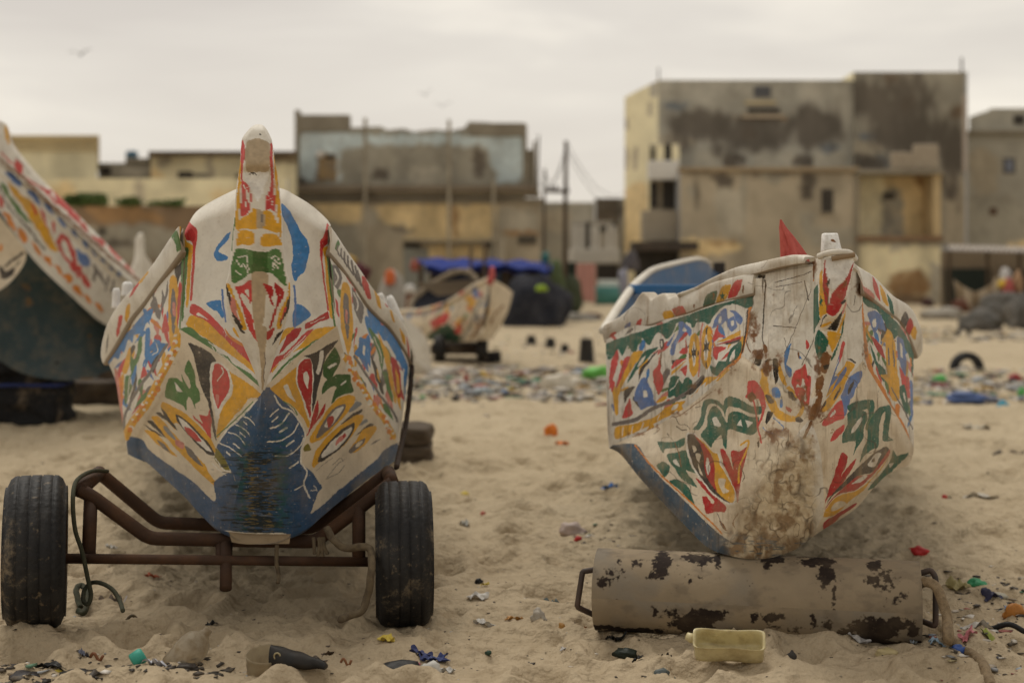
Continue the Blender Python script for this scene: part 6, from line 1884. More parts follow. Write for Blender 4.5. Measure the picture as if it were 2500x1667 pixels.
    lay = '''Q 2 800,960 980,970 960,1060 860,1050
Q 6 1180,950 1340,950 1340,1030 1190,1010
Q 6 1030,950 1060,950 1060,1450 1030,1450
Q 6 630,1040 690,1060 690,1130 640,1130
Q 2 1500,960 1600,970 1580,1150 1500,1160
Q 6 1490,1250 1590,1250 1580,1400 1500,1410
Q 7 840,1070 1030,1100 1030,1400 860,1400
Q 4 560,1450 1000,1470 980,1560 600,1560
Q 8 780,1470 1000,1475 1000,1500 790,1490
Q 2 640,950 780,940 780,960 640,970
P 6 1980,560 2090,560 2085,600 1990,600
N 0 -20,100 440,110 440,330 100,360 -20,400
N 8 -20,390 200,340 300,420 280,580 -20,560
N 9 -20,580 300,590 320,760 -20,760
N 7 320,320 430,330 420,760 330,760
N 7 -10,120 60,130 70,180 -10,200'''
    facade(a, 1660, 414, 2098, 770, Ya, '3', lay, 661, 2.6, soot=[(1765, 440, 40, 25, .7), (1985, 470, 22, 70, .7), (1700, 470, 12, 60, .6), (1815, 520, 8, 120, .6), (2000, 540, 60, 30, .5), (1880, 425, 120, 12, .7)])
    lay3 = lay + '\nP 6 2090,584 2300,584 2300,600 2090,600'
    facade(a, 2098, 584, 2298, 770, Ya, '0', lay3, 662, 2.6)
    X0, X1, X2 = (px2(0, p, Ya)[1] for p in (1660, 2098, 2298))
    a.box((X0, Ya + .02, -.1), (X1, Ya + 2.9, zz(414, Ya))); a.box((X1, Ya + .02, -.1), (X2, Ya + 2.9, zz(584, Ya)))
    a.obj('annex_wall', M_WALL, t, False)
    # yellow recess on the first floor
    a = Acc(); facade(a, 2098, 424, 2290, 584, Ya + 1.2, '4', 'P 0 2098,430 2160,430 2155,584 2098,584\nP 8 2230,424 2290,424 2290,584 2262,584 2250,470\nP 6 2154,468 2202,468 2202,584 2154,584', 663, 2.6); a.obj('recess_wall', M_WALL, t, False)
    part_box('cheek_wall', 2278, 424, 2298, 584, Ya, 1.3, plain('cheek', (.62, .47, .26), .9, (.4, .3, .18), 1), t); part_box('slab', 2092, 414, 2304, 425, Ya - .25, 3, M_GREYW, t); part_box('slab', 2092, 576, 2304, 588, Ya - .2, 1.5, plain('rusty_slab', (.25, .15, .085), .9, (.4, .3, .2), 1.5), t)
    part_box('opening', 2158, 472, 2184, 486, Ya + 1.12, .06, M_DARK, t, 0)
    part_box('parapet', 2178, 372, 2236, 414, Ya + .02, .25, plain('parapet_cement', (.43, .36, .27), .9), t, .05); part_box('parapet', 2232, 352, 2292, 414, Ya - .01, .25, plain('parapet_cement_b', (.44, .37, .28), .9), t, .05)
    part_box('cornice', 1656, 408, 2100, 418, Ya - .2, .4, plain('annex_cornice', (.40, .31, .2), .9, (.25, .19, .12), 1), t)
    window(2006, 462, 2034, 518, Ya, t)
    for px in (2088,): part_box('drainpipe', px, 420, px + 8, 770, Ya - .12, .1, M_GREYW, t)
    a = Acc(); a.grid(tube(np.array([W(2348, 178, 51.8), W(2348, 142, 51.8)]), .04, 6), closeu=True); a.obj('aerial', M_BLACKSTEEL, t)
    a = Acc(); a.grid(tube(np.array([W(1608, 198, 52.2), W(1608, 166, 52.2)]), .025, 6), closeu=True); a.obj('aerial', M_BLACKSTEEL, t)
right_building()
def far_right():
    Y = 55; t = thing('building', (*W(2440, 640, Y)[:2], 0), 'grey block building at the right edge with a rooftop room', 'building')
    a = Acc(); facade(a, 2357, 322, 2700, 770, Y, '1', '''R 6 1270,1120 1420,1110 1420,1150 1280,1150
R 3 1290,780 1480,800 1480,1080 1300,1080
R 4 1570,1330 1700,1300 1700,1568 1560,1568
R 6 1280,1130 1660,1140 1690,1470 1280,1470''', 671, 3); boxpx(a, 2357, 322, 2700, 770, Y + .02, 8)
    facade(a, 2366, 266, 2700, 322, Y + 1, '1', '', 672, 3, top=[(2366, 286), (2412, 272), (2418, 265), (2700, 263)]); boxpx(a, 2420, 268, 2700, 322, Y + 1.05, 1.9); a.obj('wall', M_WALL, t, False)
    part_box('ledge', 2352, 318, 2704, 326, Y - .3, 1, M_GREYW, t); part_box('window', 2476, 281, 2502, 304, Y + .95, .08, M_DARK, t, 0)
    w = part_box('window', 2450, 386, 2480, 424, Y - .04, .08, plain('window_surround', (.16, .15, .14), .8), t, 0); part_box('pane', 2456, 392, 2472, 418, Y - .08, .05, plain('blue_pane', (.22, .24, .30), .3), w, 0)
    part_box('vent', 2418, 508, 2434, 524, Y - .04, .06, plain('rust_vent', (.12, .06, .035), .9), t, 0)
    part_box('downpipe', 2352, 232, 2360, 420, Y - 4.0, .12, plain('pale_pipe', (.55, .46, .38), .8), t)
far_right()
# --- corrugated awning and stalls below it
t = thing('awning', (*W(2410, 640, 43)[:2], 0), 'pale corrugated awning over dark stalls at the right edge', 'awning')
a = Acc(); us = np.linspace(0, 1, 140); S = np.stack([np.stack([W(2316 + 300 * u, 598 + 12 * k + 8 * u, 44 - 2.2 * k) + np.array([0, 0, .03 * math.sin(u * 150)]) for u in us]) for k in np.linspace(0, 1, 6)]); a.grid(S); a.grid(S - np.array([0, 0, .02])); a.obj('sheet', plain('corrugated', (.42, .38, .34), .7, (.25, .19, .14), 2), t)
for px in (2318, 2412, 2490, 2570): part_box('post', px - 3, 612, px + 4, 760, 42.2, .1, M_POLE, t)
part_box('back_wall', 2300, 612, 2640, 760, 45, .2, plain('stall_wall', (.24, .19, .13), .9, (.15, .12, .09), 1), t); part_box('opening', 2308, 656, 2420, 740, 44.9, .08, plain('dark_teal_opening', (.025, .035, .03), .8), t, 0); part_box('opening', 2448, 660, 2640, 750, 44.9, .08, M_DARK, t, 0)
a = Acc(); nu = 60; S = []
for k in np.linspace(0, 1, 24):
    row = []
    for u in np.linspace(0, 1, nu):
        top = 682 + 56 * (1 - abs(2 * u - 1) ** 1.4) * .55 - (8 if u > .9 else 0); bot = 770
        row.append(W(2328 + 108 * u + 6 * math.sin(k * 3) * (1 - u), top + (bot - top) * k, 41 + .25 * math.sin(u * 17) * (.3 + k)))
    S.append(row)
S = np.array(S); a.grid(S); a.grid(S + np.array([0, .02, 0])); tag(a.obj('hanging_sheet', plain('beige_sheet', (.46, .38, .28), .9, (.36, .29, .2), 1.2)), 'beige cloth sheet slung across the dark stall at the right edge', 'cloth')
# ================================================================== things between the boats and the town
def crumple(name, c, size, mat, seed=1, amp=.5, sub=3, flat=0.0, rz=0, parent=None):
    """a crumpled lump: bag, rag, heap; c = centre of its base"""
    bm = bmesh.new(); bmesh.ops.create_icosphere(bm, subdivisions=sub, radius=1)
    M = Matrix.Rotation(rz, 3, 'Z')
    for v in bm.verts:
        p = v.co.copy()
        d = 1 + amp * (mnoise.noise(p * 1.6 + Vector((seed * 3.1, 0, 0))) + .6 * abs(mnoise.noise(p * 4.1 + Vector((0, seed * 2.3, 0)))) - .1)
        p = p * d; p.z = max(p.z, -.55)
        v.co = M @ Vector((p.x * size[0] / 2, p.y * size[1] / 2, (p.z + .5) * size[2] / 1.5)) + Vector(c)
    me = bpy.data.meshes.new(name); bm.to_mesh(me); bm.free()
    for p in me.polygons: p.use_smooth = True
    return link(name, me, mat, parent)

# blue tarpaulin shelter
def shelter():
    t = thing('shelter', (*W(1190, 740, 36)[:2], 0), 'market shelter roofed with a sagging blue tarpaulin on poles', 'shelter')
    a = Acc(); rows = []
    for k in np.linspace(0, 1, 20):
        row = []
        for u in np.linspace(0, 1, 80):
            x = 1018 + 330 * u - 24 * k * (1 - u) * -1; y = 630 + 22 * k + 4 * math.sin(u * 9) * k + 3 * math.sin(u * 31 + k * 4) + (4 if u > .9 else 0) + 8 * u * (1 - k)
            row.append(W(x, y, 37.5 - 2.6 * k))
        rows.append(row)
    for k in (.4, 1.0):                              # hanging edge
        rows.append([W(1038 + 308 * u, 653 + 6 * k + 6 * k * abs(math.sin(u * 13 + 1)) + 3 * math.sin(u * 31 + 4) + (0 if u < .93 else 3), 34.9) for u in np.linspace(0, 1, 80)])
    S = np.array(rows); a.grid(S); a.grid(S - np.array([0, -.0, .02]))
    m, nt, b = mat_new('blue_tarp'); c = noise_mix(nt, (.028, .05, .25), (.06, .07, .16), 1.1, .45, .68); nt.links.new(c, b.inputs['Base Color']); b.inputs['Roughness'].default_value = .9; b.inputs['Specular IOR Level'].default_value = .1; bump(nt, b, 2.5, .5, .08)
    a.obj('tarpaulin', m, t)
    for px, Y in ((1030, 35), (1235, 35), (1340, 35), (1024, 37.3), (1346, 37.4)): part_box('post', px - 3, 640, px + 3, 775, Y, .08, M_POLE, t)
    part_box('back_cloth', 1050, 655, 1340, 775, 37.6, .08, plain('dark_back', (.045, .035, .028), .9, (.09, .06, .04), 1), t)
    part_box('panel', 1190, 655, 1222, 775, 36.4, .08, plain('grey_blue_panel', (.12, .16, .22), .8), t)
shelter()
for x0, y0, Y, lab in ((1147, 606, 30, 'slim upright stake in front of the blue tarpaulin, the left one'), (1181, 592, 30, 'slim upright stake in front of the blue tarpaulin, the right one')):
    a = Acc(); a.grid(tube(spline([W(x0, 800, Y), W(x0 + 1, 700, Y), W(x0 + 3, y0, Y)], 12), np.linspace(.05, .03, 12), 8), closeu=True); tag(a.obj('stake', M_POLE), lab, 'stake')
# net heaps
M_NET = plain('dark_net', (.022, .024, .034), .95, (.06, .06, .07), 3, .8, 12, .9, .08, lo=.45, hi=.65)
M_NET2 = plain('grey_net', (.10, .095, .085), .95, (.19, .17, .145), 2.5, .8, 10, .9, .08)
x, y = G(1320, 805)
tag(crumple('fishing_net', (*G(1300, 798), -.05), (1.35, 1.1, 1.25), M_NET, 3, .22, 4), 'big heap of dark blue fishing net right of the small faded pirogue', 'net')
tag(crumple('fishing_net', (*W(1325, 790, 33)[:2], -.05), (1.25, .9, 1.05), M_NET, 9, .2, 4), 'lower dark net heap behind the big blue one', 'net')
c = W(1322, 702, 30); tag(crumple('cloth', (c[0], c[1], c[2] - .07), (.26, .2, .13), plain('lime', (.28, .42, .03), .7), 4, .2), 'lime green cloth on the dark net heap', 'cloth')
for i, (px, py, w_, h_, Y, lab) in enumerate(((2395, 812, 90, 44, 30, 'grey net heap at the right edge, the nearest one'), (2450, 805, 120, 64, 33, 'tall grey net heap at the right edge below the stall'), (2300, 785, 100, 26, 36, 'low pale rubbish heap right of the cream boat'), (2495, 815, 70, 70, 31, 'grey net heap cut by the right edge of the view'))):
    tag(crumple('net_heap', (*W(px, 640, Y)[:2], -.04), (w_ / FPX * Y, 1.0, h_ / FPX * Y * 1.25), M_NET2 if i != 2 else plain('pale_heap', (.34, .31, .26), .95, (.2, .18, .15), 4), 20 + i, .3, 4), lab, 'net' if i != 2 else 'heap')
for i, (px, py, w_, h_, Y, col, lab) in enumerate(((2462, 706, 26, 40, 38, (.40, .10, .09), 'red sack hanging at the stall on the right edge'), (2455, 672, 22, 30, 38.5, (.55, .53, .52), 'white bag hanging in the right stall'), (2447, 692, 14, 18, 38.2, (.60, .40, .05), 'yellow packet hanging in the right stall'), (2484, 690, 24, 44, 38, (.42, .26, .15), 'tan sack in the right stall'), (2480, 745, 60, 34, 37.4, (.05, .03, .03), 'dark red brown bundle under the right stall'), (2345, 745, 40, 30, 40, (.14, .06, .04), 'rust brown bundle in front of the beige sheet'), (2264, 744, 26, 22, 46, (.07, .035, .03), 'dark brown bundle at the annex foot'), (880, 665, 46, 40, 33, (.085, .02, .025), 'dark maroon cloth heap right of the white boat'), (846, 640, 50, 26, 34, (.40, .25, .06), 'mustard cloth heap above the maroon one'), (1012, 648, 20, 26, 34, (.33, .10, .07), 'dull red bundle at the left end of the blue tarpaulin'), (1348, 690, 60, 95, 37, (.10, .13, .06), 'green leafy net bundle by the tall pole'), (1395, 720, 50, 80, 40, (.07, .085, .05), 'dark green bundle left of the pink cloth'), (1332, 628, 22, 24, 36.5, (.05, .16, .15), 'teal bundle on top of the tarpaulin'), (1440, 772, 60, 16, 36, (.10, .045, .035), 'dark red bundle on the sand left of the blue boat'), (1395, 782, 120, 22, 34.5, (.30, .28, .24), 'low grey heap on the sand behind the buried buckets'), (1522, 690, 22, 60, 40, (.30, .30, .36), 'pale violet cloth hanging right of the stall'), (1540, 640, 40, 40, 41, (.12, .11, .12), 'grey bundle under the dark awning'))):
    c = W(px, py + h_ / 2, Y)
    tag(crumple('bundle', (c[0], c[1], max(c[2], -.03)), (w_ / FPX * Y, .5, h_ / FPX * Y * 1.1), plain('bundle_cloth', col, .9, tuple(k * .55 for k in col), 4, .7), 40 + i, .35), lab, 'bundle')
# stallholders' things beside the hoop
t = thing('bollard', (*W(1001, 750, 26)[:2], 0), 'brown post with a white cap right of the white boat', 'post')
a = Acc(); S = lathe([(0, .001), (0, .085), (.55, .08), (.85, .075), (.86, .001)], 16, 'z') + np.array([*W(1001, 750, 26)[:2], 0]); a.grid(S, closeu=True); a.obj('shaft', plain('rust_brown', (.16, .055, .02), .8), t)
a = Acc(); S = lathe([(0, .001), (0, .095), (.10, .095), (.16, .05), (.17, .001)], 16, 'z') + np.array([*W(1001, 750, 26)[:2], .86]); a.grid(S, closeu=True); a.obj('cap', plain('white_cap', (.6, .58, .55), .6), t)
tag(crumple('bundle', (*W(958, 745, 27)[:2], 0), (.62, .5, 1.22), plain('grey_cloth', (.36, .34, .30), .9, (.25, .23, .2), 4), 71, .2), 'pale grey heap under an orange cloth right of the white boat', 'bundle')
c = W(952, 690, 26.8); tag(crumple('cloth', (c[0], c[1], c[2] - .02), (.20, .2, .27), plain('orange_cloth', (.60, .15, .05), .8), 72, .2), 'orange cloth on top of the pale grey heap', 'cloth')
# round hoop of dark netting behind the small pirogue
def hoop():
    t = thing('net_hoop', (*W(1080, 760, 24)[:2], .4), 'large round hoop with pale rim and dark net inside, behind the small pirogue', 'hoop')
    c = W(1086, 738, 24); R1, R2 = 82 / FPX * 24, 70 / FPX * 24; ang = np.linspace(0, 2 * np.pi, 90)
    tilt = .5
    P = np.stack([c[0] + R1 * np.cos(ang) + .10 * np.sin(ang), c[1] + .35 * np.sin(ang), c[2] + R2 * np.sin(ang) + .22 * np.cos(ang) * np.sin(ang)], 1)
    a = Acc(); rr = .05 * (1 + .25 * np.sin(ang * 17) * np.sin(ang * 5)); a.grid(tube(P, rr, 10), closeu=True); a.obj('rim', plain('woven_rim', (.34, .28, .20), .95, (.14, .11, .08), 9, .8, 25, .9, .04), t)
    q = np.linspace(1, 0, 20)[:, None, None]; S = P[None] * q + c * (1 - q); S[..., 1] += .2 * (1 - q[..., 0] ** 2); a = Acc(); a.grid(S); a.obj('netting', M_NET, t)
hoop()
# buried buckets
M_BUCK = plain('bucket', (.020, .019, .017), .7, (.06, .05, .04), 8, .6)
for px, y0, y1, w_, lab in ((1297, 820, 841, 25, 'small black bucket upside down in the sand, leftmost of four'), (1344, 826, 849, 25, 'small black bucket upside down in the sand, second from left'), (1379, 842, 861, 21, 'smallest black bucket upside down in the sand'), (1432, 828, 882, 38, 'tall black bucket upside down in the sand by the cream boat')):
    x, y = G(px, y1); r = w_ / FPX * y / 2; h_ = (y1 - y0) / FPX * y
    t = thing('bucket', (x, y, 0), lab, 'bucket', 'black buckets upside down in the sand')
    a = Acc(); S = lathe([(-.02, r * 1.05), (.02, r * 1.05), (.03, r), (h_ * .9, r * .82), (h_, r * .78), (h_ + .003, r * .70), (h_ - .01, r * .66), (h_ - .01, .001)], 26, 'z') + np.array([x, y, hz(x, y)]); a.grid(S, closeu=True); a.obj('bucket_body', M_BUCK, t)
# tyres in the sand
def sunk_tyre(px, py, wpx, label, sink=.45, yaw=.15, lean=0):
    x, y = G(px, py); ro = wpx / FPX * y / 2
    t = thing('tyre', (x, y, 0), label, 'tyre')
    M = Matrix.Translation((x, y, hz(x, y) + ro * (1 - 2 * sink) * 1.0)) @ Matrix.Rotation(math.pi / 2 + yaw, 4, 'Z') @ Matrix.Rotation(lean, 4, 'Y')
    make_tyre('tyre_body', ro * .55, ro, ro * .58, M_TYRE2, t, M, 48)
sunk_tyre(2360, 904, 86, 'black tyre half buried upright in the sand right of the cream boat', .50)
sunk_tyre(2352, 818, 38, 'small black tyre half buried by the grey net heap', .42)
# two birds high over the town
M_BIRD = plain('bird', (.08, .075, .07), .8)
for px, py, s, r, lab in ((1038, 233, .30, .9, 'dark bird flying over the derelict building, the left one'), (1081, 260, .26, .3, 'dark bird flying over the derelict building, the right one'), (196, 135, .34, .6, 'lone dark bird high at the upper left')):
    c = W(px, py, 60); V = []
    n = 9; sp = np.linspace(-1, 1, 2 * n - 1)
    S = np.zeros((2 * n - 1, 5, 3))
    for i, u in enumerate(sp):
        ch = .32 * (1 - abs(u)) ** .6 + .05; zv = .55 * abs(u) ** .8 - .25 * abs(u) ** 3
        for j, v in enumerate(np.linspace(-.5, .5, 5)): S[i, j] = (u * math.cos(r), v * ch + u * math.sin(r) * .4 - abs(u) * .1, zv + .03 * (1 - (2 * v) ** 2) + .25 * u * math.sin(r))
    a = Acc(); a.grid(S * s * 1.6 + c); 
    B = lathe([(-.5, .001), (-.42, .05), (-.2, .1), (.1, .12), (.35, .08), (.45, .07), (.55, .04), (.62, .001)], 12); B = B[..., [1, 0, 2]] * s + c; a.grid(B, closeu=True)
    tag(a.obj('bird', M_BIRD), lab, 'bird')

# ================================================================== litter
LM = {}
def lm(col, rough=.5):
    k = tuple(col)
    if k not in LM: LM[k] = plain('plastic_scrap', col, rough, tuple(c * .65 for c in col), 25, .6, 60, .4, .004)
    return LM[k]
def scrap(px, py, wpx, hpx, col, label, cat, name, kind='film', seed=1, rz=0, rough=.5):
    x, y = G(px, py); s = y / FPX; w_, d_ = wpx * s, hpx * s * 1.6
    z = hz(x, y)
    if kind == 'lump':
        o = crumple(name, (x, y, z - .006), (w_, max(w_ * .7, .02), hpx * s * .95), lm(col, rough), seed, .45, 3, rz=rz)
    elif kind == 'stick':
        n = 14; P = np.array([(x + (t - .5) * w_ * math.cos(rz), y + (t - .5) * w_ * math.sin(rz) - (t - .5) * 0, z + .012 + .012 * math.sin(t * 7 + seed)) for t in np.linspace(0, 1, n)])
        a = Acc(); a.grid(tube(P, max(hpx * s * .38, .003), 8), closeu=True); o = a.obj(name, lm(col, rough))
    else:                                             # a curled piece of film or packet
        n, m = 22, 16; r = np.random.default_rng(seed); u = np.linspace(-.5, .5, n)[:, None]; v = np.linspace(-.5, .5, m)[None, :]
        k = r.uniform(1, 3); ph = r.uniform(0, 6)
        edge = 1 + .22 * np.sin(np.arctan2(v, u) * r.integers(3, 7) + ph)
        lx = u * w_ * edge; ly = v * d_ * edge
        lz = .010 + hpx * s * (.30 * np.sin(u * 6 * k + ph) * np.cos(v * 5) + .55 * np.abs(v + .3 * np.sin(u * 5 + ph)) ** 1.3)
        X = x + lx * math.cos(rz) - ly * math.sin(rz); Yy = y + lx * math.sin(rz) + ly * math.cos(rz)
        S = np.stack([X, Yy, hgt(X, Yy) + np.maximum(lz, -.004)], -1)
        a = Acc(); a.grid(S); a.grid(S - np.array([0, 0, .0025])); o = a.obj(name, lm(col, rough))
    return tag(o, label, cat)

